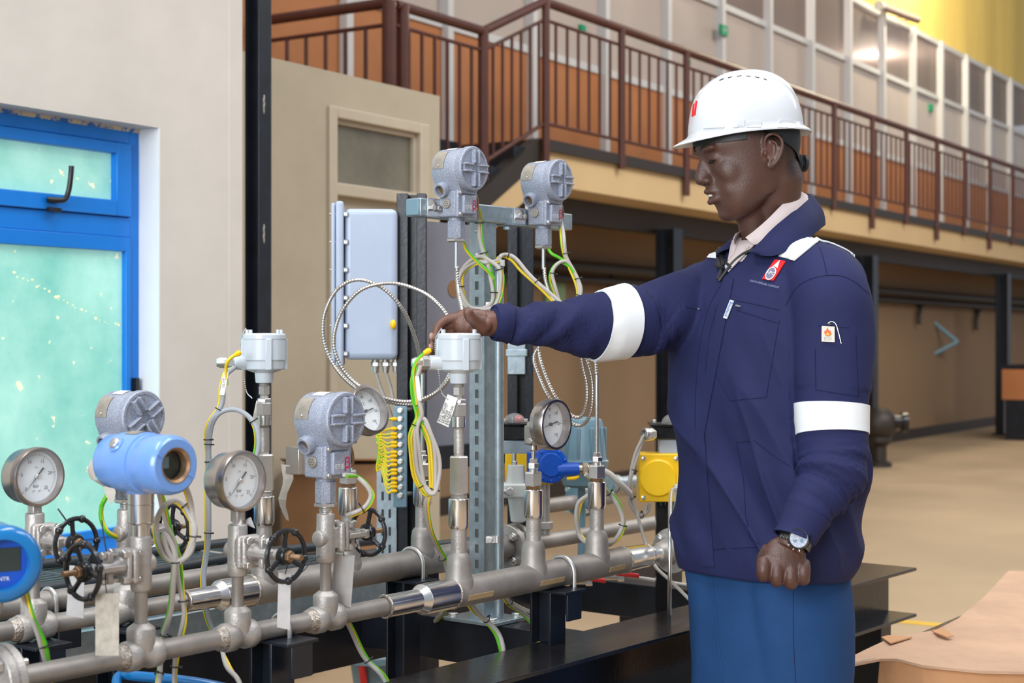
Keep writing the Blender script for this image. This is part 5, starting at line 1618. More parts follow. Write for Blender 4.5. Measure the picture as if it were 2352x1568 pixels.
mb.box(e, (0.008, 0.002, 0.048), (X, Y, up_)); solo('cable_marker', mb, 'sticker', 'blank white cable marker strip next to the narrow wire loop', 'label', bevel=0.0006)
bundle('grey and green cable dropping from the narrow loop behind the large pipe',
    [(984, 1134, 3.066), (976, 1160, 3.08), (988, 1215, 3.14), (1006, 1262, 3.21), (1024, 1300, 3.26), (1034, 1345, 3.38), (1024, 1390, 3.50), (1000, 1426, 3.672)], 3.20, [(G, 0, 0, 0, 0.0042), (E_, 6, 0, 0.003, 0.003)], (0.5,))
# upper transmitter coils
bundle('pale cables coiled on the slotted post under the first raised transmitter',
    [(1092, 470, 3.49), (1098, 500), (1102, 545), (1112, 590), (1125, 630), (1133, 665), (1128, 695), (1105, 708), (1075, 700), (1057, 668), (1057, 635), (1072, 605), (1100, 590), (1125, 597), (1142, 612), (1150, 640), (1148, 675), (1132, 703), (1110, 712), (1080, 708), (1060, 690), (1054, 650), (1068, 615), (1095, 600), (1120, 605), (1140, 598, 3.58), (1146, 596, 3.598)], 3.53,
    [(G, 0, 0, 0, 0.0044), (E_, 6, 3, -0.004, 0.0032)], (0.05, 0.11, 0.2, 0.36, 0.55))
mb = MB(); mb.tube(catmull([P(1064, 553, 3.49), P(1072, 575, 3.50), P(1095, 600, 3.51), P(1120, 622, 3.515), P(1135, 640, 3.52)], 8), 0.0036, 12, twist=0.03, stripe=[0, 1, 0])
solo('earth_wire', mb, ['cgrn', 'cyel'], 'green earth wire hanging from the first raised transmitter', 'wire')
bundle('pale cable with green-yellow wire arching from the conduit top to the sleeve',
    [(1146, 600, 3.598), (1148, 588, 3.60), (1162, 584), (1180, 592), (1205, 618), (1240, 652), (1275, 686), (1300, 705), (1320, 712)], 3.62, [(G, 0, 0, 0, 0.0046), (E_, -5, 6, -0.003, 0.0040)], (0.3, 0.6))
bundle('pale cables coiled in a ring under the far raised transmitter',
    [(1288, 508, 3.74), (1294, 545), (1301, 585), (1312, 615), (1327, 645), (1331, 672), (1320, 700), (1300, 708), (1285, 690), (1272, 655), (1270, 625), (1282, 604), (1300, 601), (1316, 615), (1330, 650), (1332, 680), (1318, 706)], 3.70, [(G, 0, 0, 0, 0.0044), (E_, -5, 2, -0.004, 0.0034)], (0.12, 0.33, 0.62, 0.86))
mb = MB(); mb.tube(catmull([P(1260, 573, 3.71), P(1268, 583, 3.70), P(1285, 592, 3.70), P(1305, 605, 3.70), P(1318, 625, 3.70)], 8), 0.0036, 12, twist=0.03, stripe=[0, 1, 0])
solo('earth_wire', mb, ['cgrn', 'cyel'], 'green earth wire hanging from the far raised transmitter', 'wire')
# middle transmitter tail
bundle('pale and yellow cables curving from the middle hammertone transmitter onto the valve',
    [(790, 1092, 2.80), (815, 1093), (838, 1108), (850, 1135), (838, 1162), (815, 1176), (797, 1184, 2.852)], 2.84, [(G, 0, 0, 0, 0.0040), (E_, 6, 3, -0.004, 0.0036)], (0.72,))
# light blue transmitter loop
bundle('pale and green-yellow cables in a hanging ring beside the light blue transmitter',
    [(425, 1115, 2.52), (438, 1160), (446, 1210), (440, 1260), (415, 1285), (385, 1280), (364, 1250), (360, 1205), (375, 1165), (400, 1150), (425, 1160), (442, 1195), (446, 1230), (432, 1270), (408, 1290), (388, 1270), (378, 1225), (392, 1250), (404, 1290), (398, 1350, 2.57), (388, 1410, 2.585), (376, 1470, 2.595), (368, 1530, 2.59), (360, 1590, 2.57), (354, 1680, 2.548)], 2.56,
    [(G, 0, 0, 0, 0.0044), (E_, -6, 4, -0.004, 0.0034)], (0.1, 0.42, 0.75, 0.87, 0.93))
bundle('second green-yellow cable drop below the ring of the light blue transmitter',
    [(350, 1090, 2.545), (364, 1135, 2.58), (384, 1200), (396, 1240), (406, 1290), (416, 1350), (420, 1410), (410, 1470), (402, 1530), (396, 1590), (390, 1678, 2.576)], 2.60, [(G, 0, 0, 0, 0.0036), (E_, 5, 0, -0.003, 0.0034)], (0.55, 0.8))
mb = MB(); mb.tube(catmull([P(268, 1096, 2.89), P(244, 1140, 2.866), P(233, 1165, 2.866), P(234, 1195, 2.866), P(248, 1222, 2.866), P(276, 1236, 2.893)], 8), 0.0044, 12, twist=0.03, stripe=[1, 1, 0])
solo('earth_wire', mb, ['cgrn', 'cyel'], 'yellow earth wire bowing out before the teal pane beside the hidden valve', 'wire')
bundle('yellow and grey cable running down from the bright blue transmitter',
    [(50, 1340, 2.30), (62, 1370), (80, 1420), (95, 1465), (108, 1505), (118, 1560), (122, 1650, 2.40), (124, 1750, 2.38)], 2.42, [(E_, 0, 0, 0, 0.0046), (G, -4, 6, 0.003, 0.0034)], (0.5,))
bundle('pale cable dropping below the middle valve tee',
    [(505, 1480, 3.12), (511, 1500, 3.02), (525, 1532, 2.88), (545, 1562, 2.76), (558, 1610, 2.69), (566, 1660, 2.625)], 2.75, [(G, 0, 0, 0, 0.0046), (E_, 4, 0, 0.003, 0.003)], ())
bundle('pale and green cables falling from the nearest pipe towards the floor pedestal',
    [(795, 1428, 2.892), (815, 1470, 2.94), (840, 1510), (866, 1542), (884, 1564, 2.958)], 2.95, [(G, 0, 0, 0, 0.0042), (E_, 6, 0, -0.002, 0.0034)], (0.55,))
bundle('green-striped cable pair curving over the cross beam next to the post base',
    [(1070, 1372, 3.172), (1090, 1398, 3.23), (1115, 1420, 3.27), (1140, 1450, 3.284), (1155, 1485, 3.282), (1162, 1525, 3.284)], 3.28, [(G, 0, 0, 0, 0.0050), (E_, -5, 3, -0.003, 0.0044)], (0.42,))
bundle('green-striped cable pair curving behind the black support post',
    [(1150, 1355, 3.264), (1170, 1382, 3.33), (1195, 1400, 3.38), (1220, 1425, 3.41), (1238, 1455, 3.41), (1248, 1490, 3.392)], 3.40, [(G, 0, 0, 0, 0.0042), (E_, -6, 2, -0.003, 0.0038)], (0.2, 0.75))
mb = MB(); mb.tube(catmull([P(1172, 1382, 3.336), P(1200, 1397, 3.36), P(1238, 1412, 3.38), P(1262, 1418, 3.388)], 8), 0.0042, 10, stripe=[0])
solo('signal_cable', mb, 'cgrey', 'single pale cable branching off behind the black support post', 'cable')
# ring of cable around the capillary pocket
bundle('grey and green-yellow cable ring hung around the capillary thermowell',
    [(1345, 1090, 3.52), (1395, 1130), (1420, 1160), (1430, 1195), (1420, 1228), (1405, 1245, 3.545), (1380, 1252, 3.533), (1350, 1246, 3.537), (1330, 1225), (1322, 1190), (1330, 1155), (1352, 1135)], 3.56, [(G, 0, 0, 0, 0.0052), (E_, 5, 2, -0.004, 0.0042)], (0.1, 0.3))
bundle('grey looped cable hanging from the black switch box beside the yellow cover',
    [(1480, 998, 3.886), (1468, 1030), (1456, 1075), (1448, 1110), (1452, 1150, 3.90), (1470, 1182, 3.92), (1485, 1176, 3.935), (1492, 1156, 3.94)], 3.886, [(G, 0, 0, 0, 0.0042), (G, -5, 2, 0.003, 0.0040)], (0.3, 0.55, 0.75))
mb = MB(); mb.tube(catmull([P(1460, 1168, 3.91), P(1472, 1210, 3.91), P(1486, 1255, 3.90), P(1505, 1300, 3.87), P(1545, 1338, 3.81), P(1595, 1388, 3.735)], 8), 0.0042, 10)
solo('signal_cable', mb, 'cgrey', 'single pale cable running down past the end flange to the beam', 'cable')
mb = MB(); mb.tube(catmull([P(1315, 1336, 4.01), P(1334, 1333, 4.01), P(1408, 1323, 4.03), P(1480, 1329, 4.06), P(1590, 1346, 4.09), P(1650, 1354, 4.045)], 6), 0.0055, 10)
solo('air_tube', mb, 'cgrey', 'straight pale tube running level beyond the red lever handles', 'tube')
# plain steel tag plates hanging on the pipes
def hang(label, pts, d, m='tag', wire=None):
    o_ = plate_tag('hanging_tag', label, pts, d, None, m=m)
    if wire:
        mb = MB(); mb.tube(catmull([P(*w_) for w_ in wire], 6), 0.0009, 5); part('wire', mb, 'tie', o_)
    return o_
hang('blank steel tag plate behind the nearest handwheel', [(152, 1412), (160, 1298), (194, 1300), (192, 1420)], 2.655, wire=[(178, 1302, 2.654), (184, 1280, 2.66), (186, 1262, 2.672)])
hang('worn steel tag plate stamped with faint rows, hanging over the nearest pipe', [(219, 1505), (219, 1362), (273, 1362), (273, 1505)], 2.421, 'plate', wire=[(246, 1366, 2.425), (243, 1345, 2.43), (242, 1305, 2.44)])
hang('narrow blank steel tag plate below the middle handwheel', [(636, 1440), (640, 1315), (668, 1318), (666, 1446)], 2.62, wire=[(655, 1318, 2.619), (660, 1300, 2.612), (666, 1280, 2.604)])
hang('wide blank steel tag plate beside the riser of the middle hammertone transmitter', [(760, 1380), (768, 1272), (815, 1275), (806, 1395)], 2.86, wire=[(790, 1276, 2.858), (789, 1265, 2.86), (788, 1250, 2.87)])
hang('small steel tag tilted behind the middle gauge shank', [(566, 1205), (562, 1194), (576, 1187), (586, 1213)], 2.676)
mb = MB(); mb.tube(catmull([P(733, 1277, 2.8), P(715, 1290, 2.75), P(695, 1312, 2.70), P(670, 1322, 2.62)], 6), 0.0009, 5)
solo('tag_wire', mb, 'tie', 'thin dark wire strung between the middle handwheel and the next riser', 'wire')
mb = MB(); mb.tube([P(133, 1168, 2.66), P(146, 1186, 2.66), P(160, 1206, 2.668)], 0.0014, 6)
solo('tag_wire', mb, 'tie', 'thin dark wire end poking up beside the handwheel at the window', 'wire')
mb = MB(); mb.tube([P(234, 1195, 2.5), P(238, 1230, 2.485), P(246, 1275, 2.462)], 0.0012, 6)
solo('tag_wire', mb, 'tie', 'thin dark wire hanging before the teal pane above the nearest handwheel', 'wire')

# ================================================================== actuators and fittings behind
za = 3.80
ka = za / F
# white filter regulator
q = P(1190, 1200, za)
fr = thing('filter_regulator', 'white air filter regulator with a tapered bowl beside the round conduit', 'regulator', q)
def rr(mb, a, b, wa, wb, n=20):      # tapered round piece between two pixel heights
    mb.lathe([(0, wa * ka), ((b[1] and (a[1] - b[1])) * ka, wb * ka)], P(a[0], a[1], za), Z, n)
mb = MB(); rr(mb, (1190, 1195), (1190, 1140), 17, 24); mb.ell(P(1190, 1195, za), (17 * ka, 17 * ka, 6 * ka)); part('bowl', mb, 'white', fr)
mb = MB(); mb.box(P(1188, 1125, za), (66 * ka, 0.06, 32 * ka)); part('body', mb, 'white', fr, bevel=0.004)
mb = MB(); rr(mb, (1185, 1112), (1185, 1068), 23, 19); part('bonnet', mb, 'white', fr)
mb = MB(); rr(mb, (1181, 1070), (1181, 1040), 5, 5, 12); mb.hexa(P(1181, 1068, za), P(1181, 1058, za), 7 * ka); part('stem', mb, 'nut', fr)
mb = MB(); mb.hexa(P(1165, 1128, za - 0.03), P(1172, 1128, za - 0.07), 9 * ka); mb.cyl(P(1163, 1128, za - 0.03), P(1150, 1128, za - 0.03), 6 * ka, n=12); part('side_fitting', mb, 'nut', fr)
# switch boxes with domes
def switchbox(pxc, pyc, wpx, hpx, z, label, domepx, red):
    k = z / F
    q = P(pxc, pyc + hpx / 2, z)
    t = thing('switch_box', label, 'switch box', q)
    mb = MB(); mb.box(P(pxc, pyc, z), (wpx * k, 0.08, hpx * k)); part('body', mb, 'iron', t, bevel=0.004)
    mb = MB(); mb.box(P(pxc, pyc - hpx / 2 - 3, z), (wpx * k * 1.08, 0.09, 6 * k)); part('lid', mb, 'iron', t, bevel=0.002)
    dc = P(domepx, pyc - hpx / 2 - 5, z)
    mb = MB(); mb.lathe([(0.0, 0.5 * 52 * k)] + [(22 * k * math.sin(R(a)), 26 * k * math.cos(R(a))) for a in range(0, 91, 10)], dc, Z, 28); part('dome', mb, 'clear', t)
    mb = MB(); mb.ell(dc + Z * 4 * k, (18 * k, 18 * k, 13 * k), n=16, m=8); part('indicator', mb, 'iron', t)
    if red:
        mb = MB(); mb.ell(dc + V(8 * k, -8 * k, 6 * k), (11 * k, 13 * k, 12 * k), n=14, m=8); part('red_sector', mb, 'red', t)
    for s in (-1, 1):
        mb = MB(); e = P(pxc + s * wpx * 0.4, pyc - hpx / 2 - 6, z - 0.035); mb.hexa(e, e + Z * 0.008, 0.006); part('screw', mb, 'nut', t)
    return t
switchbox(1182, 992, 62, 34, 3.93, 'black switch box with a red sector under its clear dome', 1182, True)
sb2 = switchbox(1535, 992, 82, 30, 3.98, 'black switch box with a clear dome next to the worker\'s jacket', 1545, False)
mb = MB(); e = P(1500, 997, 3.90); mb.hexa(e, e + V(-0.012, -0.012, 0), 0.0155); mb.lathe([(0.012, 0.0165), (0.026, 0.0165), (0.028, 0.015), (0.028, 0.011), (0.015, 0.0105)], e, V(-0.85, -0.5, 0), 24, open=True); part('cable_gland', mb, 'nut', sb2)
mb = MB(); mb.box(P(1190, 1025, 3.93), (70 * 3.93 / F, 0.07, 33 * 3.93 / F)); 
solo('actuator_bracket', mb, 'galv', 'grey bracket plate under the red-sector switch box', 'bracket', bevel=0.003)
mb = MB(); mb.box(P(1540, 1025, 3.98), (55 * 3.98 / F, 0.05, 37 * 3.98 / F)); solo('actuator_bracket', mb, 'encl', 'grey bracket block between switch box and yellow cover', 'bracket', bevel=0.003)
# yellow covers
def yellowcover(px0, px1, py0, py1, z, label, rnd):
    k = z / F; c = P((px0 + px1) / 2, (py0 + py1) / 2, z); w_ = (px1 - px0) * k; h_ = (py1 - py0) * k
    t = thing('actuator', label, 'actuator', c - Z * h_ / 2)
    mb = MB(); mb.box(c + Y * 0.04, (w_, 0.09, h_)); part('body', mb, 'yellow', t, bevel=0.003)
    if rnd:
        mb = MB(); mb.lathe([(0, 0.046 * 1.02), (0.006, 0.046 * 1.02), (0.010, 0.043)], c - Y * 0.003 - X * 0.005, -Y, 40); part('round_cover', mb, 'yellow', t)
        for sx in (-1, 1):
            for sy in (-1, 1):
                e = c + X * sx * (w_ / 2 - 0.010) + Z * sy * (h_ / 2 - 0.011) - Y * 0.004
                mb = MB(); mb.lathe([(0, 0.0058), (0.004, 0.0058), (0.005, 0.004)], e, -Y, 16); part('screw', mb, 'nut', t)
    return t
yellowcover(1468, 1562, 1042, 1152, 3.92, 'square yellow actuator with a round raised cover beside the jacket', True)
ya = yellowcover(1160, 1270, 1040, 1112, 3.90, 'yellow actuator mostly hidden behind the white filter regulator', False)
e = on(CB, 1252); mb = MB(); mb.cyl(e + Z * 0.005, V(e.x, e.y, P(0, 1108, 3.93).z), 0.012, n=16); mb.hexa(e + Z * 0.03, e + Z * 0.05, 0.02); part('valve_stem', mb, 'cast', ya)
mb = MB(); mb.cyl(P(1190, 1095, za), P(1192, 1095, 3.905), 0.008, n=14); part('back_nipple', mb, 'nut', fr)
mb = MB(); a, b = P(1506, 1150, 3.97), P(1536, 1240, 3.97); c = (a + b) / 2; mb.box(V(c.x, c.y, a.z / 2), (b.x - a.x, 0.03, a.z)); mb.box(V(c.x, c.y, 0.005), (0.10, 0.10, 0.01)); mb.hexa(P(1523, 1150, 3.94), P(1523, 1162, 3.94), 0.008)
solo('actuator_stand', mb, 'beam', 'dark flat stand under the round-covered yellow actuator', 'stand')
ac = thing('air_cylinder', 'polished upright cylinder next to the dark flat stand', 'cylinder', P(1552, 1225, 3.96))
mb = MB(); mb.cyl(P(1552, 1150, 3.96), P(1552, 1225, 3.96), 0.012, n=18); part('barrel', mb, 'polish', ac)
mb = MB(); mb.cyl(P(1558, 1112, 3.900), P(1558, 1150, 3.900), 0.0105, n=18); mb.tube([P(1558, 1148, 3.900), P(1556, 1160, 3.93), P(1552, 1162, 3.96)], 0.008, 10); part('fitting', mb, 'white', ac)
mb = MB(); mb.tube(catmull([P(1557, 1124, 3.893), P(1547, 1122, 3.875), P(1541, 1130, 3.84), P(1539, 1160, 3.76), P(1539, 1205, 3.67), P(1539, 1250, 3.632), P(1538, 1340, 3.632), P(1538, 1412, 3.69)], 6), 0.0048, 12)
solo('impulse_tube', mb, 'nut', 'thin bent steel tube standing on the beam before the end flange', 'tube')
# blue solenoid
c = P(1262, 1068, 3.80)
bs_ = thing('solenoid', 'royal blue round solenoid housing with a brass cable gland', 'solenoid', c - Z * 0.05)
nd = V(0.25, -0.95, 0.1).normalized()
mb = MB(); mb.lathe([(-0.06, 0.040), (-0.01, 0.042), (0.0, 0.044), (0.010, 0.044), (0.014, 0.036), (0.014, 0.030), (0.018, 0.027)], c, nd, 36); part('housing', mb, 'devblue', bs_)
for k in range(10):
    a = 2 * math.pi * k / 10; u_, v_, _ = basis(nd); d = (u_ * math.cos(a) + v_ * math.sin(a)) * 0.038
    mb = MB(); mb.ell(c + nd * 0.012 + d, 0.004, n=8, m=5); part('screw', mb, 'devblue', bs_)
mb = MB(); mb.cyl(c + V(0.02, 0, -0.012), c + V(0.072, 0.0, -0.010), 0.017, n=20); mb.box(c + V(-0.03, 0.02, -0.005), (0.05, 0.06, 0.07)); part('conduit_hub', mb, 'devblue', bs_)
mb = MB(); mb.cyl(c - nd * 0.05, c - nd * 0.112, 0.018, n=16); part('mounting_stub', mb, 'devblue', bs_)
e = c + V(0.072, 0, -0.010)
mb = MB(); mb.cyl(e, e + X * 0.01, 0.0115, n=18); mb.hexa(e + X * 0.008, e + X * 0.022, 0.0165); mb.cyl(e + X * 0.02, e + X * 0.034, 0.0125, n=18); mb.hexa(e + X * 0.032, e + X * 0.046, 0.0168); mb.lathe([(0.046, 0.0155), (0.054, 0.012)], e, X, 18); part('cable_gland', mb, mat('nickel_brass', (0.50, 0.42, 0.32), 0.3, 0.9), bs_)
mb = MB(); mb.tube(catmull([e + X * 0.05, e + V(0.075, 0, -0.012), e + V(0.10, 0.0, -0.035), e + V(0.125, 0.02, -0.06)], 6), 0.0075, 10); part('gland_cable', mb, 'cgrey', bs_)
mb = MB(); mb.tube([e + V(-0.03, -0.01, -0.022), e + V(-0.01, -0.01, -0.020), e + V(0.0, -0.01, -0.016)], [0.004, 0.005, 0.003], 8); part('lug', mb, 'yellow', bs_)
# grey-blue bell housing
zl = 4.318; kl = zl / F
c = P(1342, 1115, zl)
bl = thing('junction_housing', 'grey-blue bell-shaped housing standing behind the capillary rod', 'housing', P(1342, 1180, zl))
mb = MB(); mb.lathe([(-2 * kl, 44 * kl), (4 * kl, 50 * kl), (40 * kl, 52 * kl), (44 * kl, 54 * kl), (58 * kl, 56 * kl), (60 * kl, 52 * kl), (66 * kl, 50 * kl), (140 * kl, 44 * kl), (152 * kl, 40 * kl), (157 * kl, 28 * kl), (158 * kl, 1e-4)], c, Z, 40); part('bell', mb, 'greyblue', bl)
for k in range(10):
    a = 2 * math.pi * k / 10; d = V(math.cos(a), math.sin(a), 0); mb = MB(); mb.box(c + d * 48 * kl + Z * 95 * kl, (6 * kl, 7 * kl, 80 * kl), (d, Z.cross(d), Z)); part('bell_rib', mb, 'greyblue', bl, bevel=0.002)
mb = MB(); mb.cyl(P(1336, 1118, zl), V(P(1336, 0, zl).x, zl, CAMZ + HT_ - 0.002), 9 * kl, n=16); part('stem', mb, 'greyblue', bl)
# red ball valve levers
for (a, b, d, lab) in (((1338, 1326), (1392, 1334), 4.0, 'red lever handle low under the front pipe support'), ((1412, 1316), (1468, 1322), 4.02, 'red lever handle further along beside the pale tube')):
    p0, p1 = P(*a, d), P(*b, d)
    t_ = thing('ball_valve', lab, 'valve', P((a[0]), a[1] + 14, d))
    mb = MB(); mb.box((p0 + p1) / 2, ((p1 - p0).length, 0.012, 0.011), ((p1 - p0).normalized(), Y, Z)); part('lever', mb, 'red', t_, bevel=0.003)
    mb = MB(); e = p0 + V(-0.004, 0.01, -0.008); mb.cyl(e - X * 0.045, e + X * 0.03, 0.011, n=16); mb.hexa(e + X * 0.012, e + X * 0.03, 0.015); mb.hexa(e - X * 0.045, e - X * 0.028, 0.015); mb.cyl(e, e + Z * 0.014, 0.006, n=12); part('body', mb, 'nut', t_)

# ================================================================== things on the floor
# brown carton behind the pipes
zc_ = 6.2
a, b = P(648, 1066, zc_), P(872, 1066, zc_)
ct = thing('carton', 'tall brown carton standing on the floor behind the middle transmitter', 'box', V((a.x + b.x) / 2, zc_ + 0.15, 0))
c = V((a.x + b.x) / 2, zc_ + 0.13, a.z / 2)
mb = MB(); mb.box(c, (b.x - a.x, 0.26, a.z)); part('body', mb, 'card', ct, bevel=0.004)
mb = MB(); mb.box(c + V(0.0, -0.10, a.z / 2 + 0.012), ((b.x - a.x), 0.17, 0.006), (X, V(0, 0.98, -0.15), V(0, 0.15, 0.98))); part('flap', mb, 'card', ct)
# floor pedestal seen under the beam
q = P(862, 1540, 5.2); q.z = 0
fpd = thing('floor_pedestal', 'tapered pedestal with a blue flange and red stripe under the beams', 'pedestal', q)
hz = P(0, 1500, 5.2).z
mb = MB(); mb.lathe([(0, 0.06), (0.02, 0.06), (hz - 0.02, 0.085)], q, Z, 24); part('cone', mb, 'greyblue', fpd)
mb = MB(); mb.lathe([(hz - 0.02, 0.11), (hz, 0.11)], q, Z, 28); part('flange', mb, 'greyblue', fpd)
mb = MB(); mb.tube([q + V(-0.02, -0.085, 0.05), q + V(-0.03, -0.09, hz * 0.6), q + V(-0.035, -0.093, hz - 0.02)], 0.012, 8); part('stripe', mb, 'red', fpd)
mb = MB(); mb.tube(catmull([P(296, 1668, 2.655), P(276, 1625, 2.68), P(268, 1565, 2.73), P(282, 1549, 2.75), P(310, 1552, 2.72), P(380, 1558, 2.70), P(470, 1570, 2.68), P(560, 1590, 2.66)], 6), 0.009, 12)
solo('painted_tube', mb, 'dkblue', 'blue painted tube low under the nearest pipe', 'tube')

# flattened cardboard box at the near corner
zA = 0.62
def cbd(px, py, z): 
    d = (CAMZ - z) * F / (py - 784); return V((px - 1176) / F * d, d, z)
cb = thing('cardboard_box', 'large torn pale cardboard box lying open before the skid end', 'box', V(1.1, 2.9, 0))
def sheet(pts, th, m, nm):
    mb = MB(); n = len(pts)
    a = [Vector(p) for p in pts]; b = [p - Z * th for p in a]
    mb.add(a + b, [tuple(range(n)), tuple(range(2 * n - 1, n - 1, -1))] + [(i, n + i, n + (i + 1) % n, (i + 1) % n) for i in range(n)])
    return part(nm, mb, m, cb)
hA = 0.50
h2 = hA + 0.02
top = [cbd(1930, 1530, hA), cbd(1942, 1514, hA), cbd(1990, 1490, hA + 0.004), cbd(2050, 1462, hA + 0.008), cbd(2150, 1446, hA + 0.01), cbd(2200, 1420, h2), cbd(2260, 1370, h2), cbd(2316, 1310, h2), cbd(2480, 1310, h2), cbd(2480, 1545, hA), cbd(2250, 1540, hA), cbd(2120, 1527, hA), cbd(2060, 1512, hA), cbd(2022, 1512, hA - 0.003)]
sheet(top, 0.006, 'card2', 'top_flap')
# torn corner flake
sheet([cbd(2024, 1462, hA + 0.012), cbd(2040, 1458, hA + 0.012), cbd(2095, 1462, hA + 0.012), cbd(2045, 1476, hA + 0.012)], 0.003, 'card3', 'torn_flake')
sheet([cbd(2140, 1448, hA + 0.018), cbd(2165, 1440, hA + 0.024), cbd(2190, 1458, hA + 0.018), cbd(2175, 1462, hA + 0.014)], 0.003, 'card3', 'torn_flake')
mb = MB()
fr_ = [cbd(2022, 1512, hA - 0.006), cbd(2120, 1527, hA - 0.006), cbd(2250, 1540, hA - 0.006), cbd(2480, 1545, hA - 0.006)]
bt_ = [V(p.x * 0.985 + (-0.03 if i == 0 else 0), p.y, 0.0) for i, p in enumerate(fr_)]
mb.add(fr_ + bt_, [(i, i + 1, 4 + i + 1, 4 + i) for i in range(3)])
mb.add([p + Y * 0.006 for p in mb.v[:8]], [(4 + i, 4 + i + 1, i + 1, i) for i in range(3)])
part('front_panel', mb, 'card3', cb, smooth=0)
mb = MB()
sd_ = [fr_[0], cbd(2060, 1475, hA - 0.006), cbd(2210, 1412, h2 - 0.006)]
sb_ = [V(p.x, p.y, 0) for p in sd_]; sb_[0] = bt_[0]
mb.add(sd_ + sb_, [(i, i + 1, 4 + i, 3 + i) for i in range(2)]); mb.add([p + X * 0.006 for p in mb.v[:6]], [(3 + i, 4 + i, i + 1, i) for i in range(2)])
part('side_panel', mb, 'cardedge', cb, smooth=0)
mb = MB(); mb.tube([cbd(1932, 1532, hA - 0.005), cbd(1975, 1522, hA - 0.004), cbd(2022, 1512, hA - 0.006)], [0.003, 0.0055, 0.003], 6); part('corrugated_edge', mb, 'cardedge', cb)
# ================================================================== the worker
from mathutils.bvhtree import BVHTree
def voxel(mb, size, smooth=6, factor=0.5):
    me = bpy.data.meshes.new('tmp'); me.from_pydata(mb.v, [], mb.f)
    bm = bmesh.new(); bm.from_mesh(me); bmesh.ops.recalc_face_normals(bm, faces=bm.faces); bm.to_mesh(me); bm.free()
    o = bpy.data.objects.new('tmp', me); COL.objects.link(o)
    m = o.modifiers.new('r', 'REMESH'); m.mode = 'VOXEL'; m.voxel_size = size
    if smooth:
        s = o.modifiers.new('s', 'SMOOTH'); s.iterations = smooth; s.factor = factor
    bpy.context.view_layer.update()
    dg = bpy.context.evaluated_depsgraph_get()
    m2 = bpy.data.meshes.new_from_object(o.evaluated_get(dg))
    n = len(m2.vertices)
    co = np.empty(n * 3); m2.vertices.foreach_get('co', co); co = co.reshape(n, 3)
    no = np.empty(n * 3); m2.vertices.foreach_get('normal', no); no = no.reshape(n, 3)
    fs = [tuple(p.vertices) for p in m2.polygons]
    bpy.data.objects.remove(o, do_unlink=True); bpy.data.meshes.remove(me); bpy.data.meshes.remove(m2)
    return co, no, fs
def raw(name, co, fs, mats, parent, tone=None):
    me = bpy.data.meshes.new(name)
    inv = INV[parent.name if not parent.parent else parent.parent.name]
    t = np.array(inv)[:3, 3]
    me.from_pydata((co + t).tolist(), [], fs)
    for m in mats: me.materials.append(M[m] if isinstance(m, str) else m)
    me.polygons.foreach_set('use_smooth', [True] * len(me.polygons))
    if tone is not None:
        ca = me.color_attributes.new('tone', 'FLOAT_COLOR', 'POINT')
        ca.data.foreach_set('color', np.concatenate([tone, np.ones((len(tone), 1))], 1).astype(np.float32).ravel())
    o = bpy.data.objects.new(name, me); COL.objects.link(o); o.parent = parent
    return o
def bvh_of(co, fs): return BVHTree.FromPolygons([tuple(c) for c in co], fs)
CAM = V(0, 0, CAMZ)
def proj(bvh, px, py, off=0.0015, dflt=3.3):
    d = (P(px, py, 1.0) - CAM).normalized()
    h, n, i, dist = bvh.ray_cast(CAM, d)
    if h is None:
        h, n, i, dist = bvh.find_nearest(P(px, py, dflt))
    if n.dot(d) > 0: n = -n
    return h + n * off, n
def patch(bvh, quad, nx, ny, off=0.002, th=0.0025):
    """cloth patch lying on the surface, outline given in photo pixels"""
    mb = MB(); g = []
    for j in range(ny + 1):
        for i in range(nx + 1):
            u_, v_ = i / nx, j / ny
            x = (quad[0][0] * (1 - u_) + quad[1][0] * u_) * (1 - v_) + (quad[3][0] * (1 - u_) + quad[2][0] * u_) * v_
            y = (quad[0][1] * (1 - u_) + quad[1][1] * u_) * (1 - v_) + (quad[3][1] * (1 - u_) + quad[2][1] * u_) * v_
            g.append(proj(bvh, x, y, off))
    n1 = nx + 1
    fs = [(j * n1 + i, j * n1 + i + 1, (j + 1) * n1 + i + 1, (j + 1) * n1 + i) for j in range(ny) for i in range(nx)]
    N_ = len(g)
    top = [p for p, n in g]; bot = [p - n * th for p, n in g]
    ring = [i for i in range(n1)] + [j * n1 + nx for j in range(1, ny + 1)] + [ny * n1 + i for i in range(nx - 1, -1, -1)] + [j * n1 for j in range(ny - 1, 0, -1)]
    rim = [(ring[k], ring[(k + 1) % len(ring)], N_ + ring[(k + 1) % len(ring)], N_ + ring[k]) for k in range(len(ring))]
    mb.add(top + bot, fs + [tuple(N_ + i for i in reversed(f)) for f in fs] + rim)
    return mb
def polypatch(bvh, poly, off=0.003):
    mb = MB(); pts = [proj(bvh, x, y, off)[0] for x, y in poly]
    c = sum(pts, V(0, 0, 0)) / len(pts)
    cx = sum(p[0] for p in poly) / len(poly); cy = sum(p[1] for p in poly) / len(poly)
    pts.append(proj(bvh, cx, cy, off)[0]); n = len(poly)
    mb.add(pts, [(i, (i + 1) % n, n) for i in range(n)])
    return mb
def seam(bvh, path, r=0.0008, off=0.0003, n=4, straight=False):
    q = catmull([V(x, y, 0) for x, y in path], n)
    if straight:
        q = [V(*a, 0).lerp(V(*b, 0), k / 8) for a, b in zip(path, path[1:]) for k in range(9)]
    mb = MB(); mb.tube([proj(bvh, p.x, p.y, off)[0] for p in q], r, 6); return mb
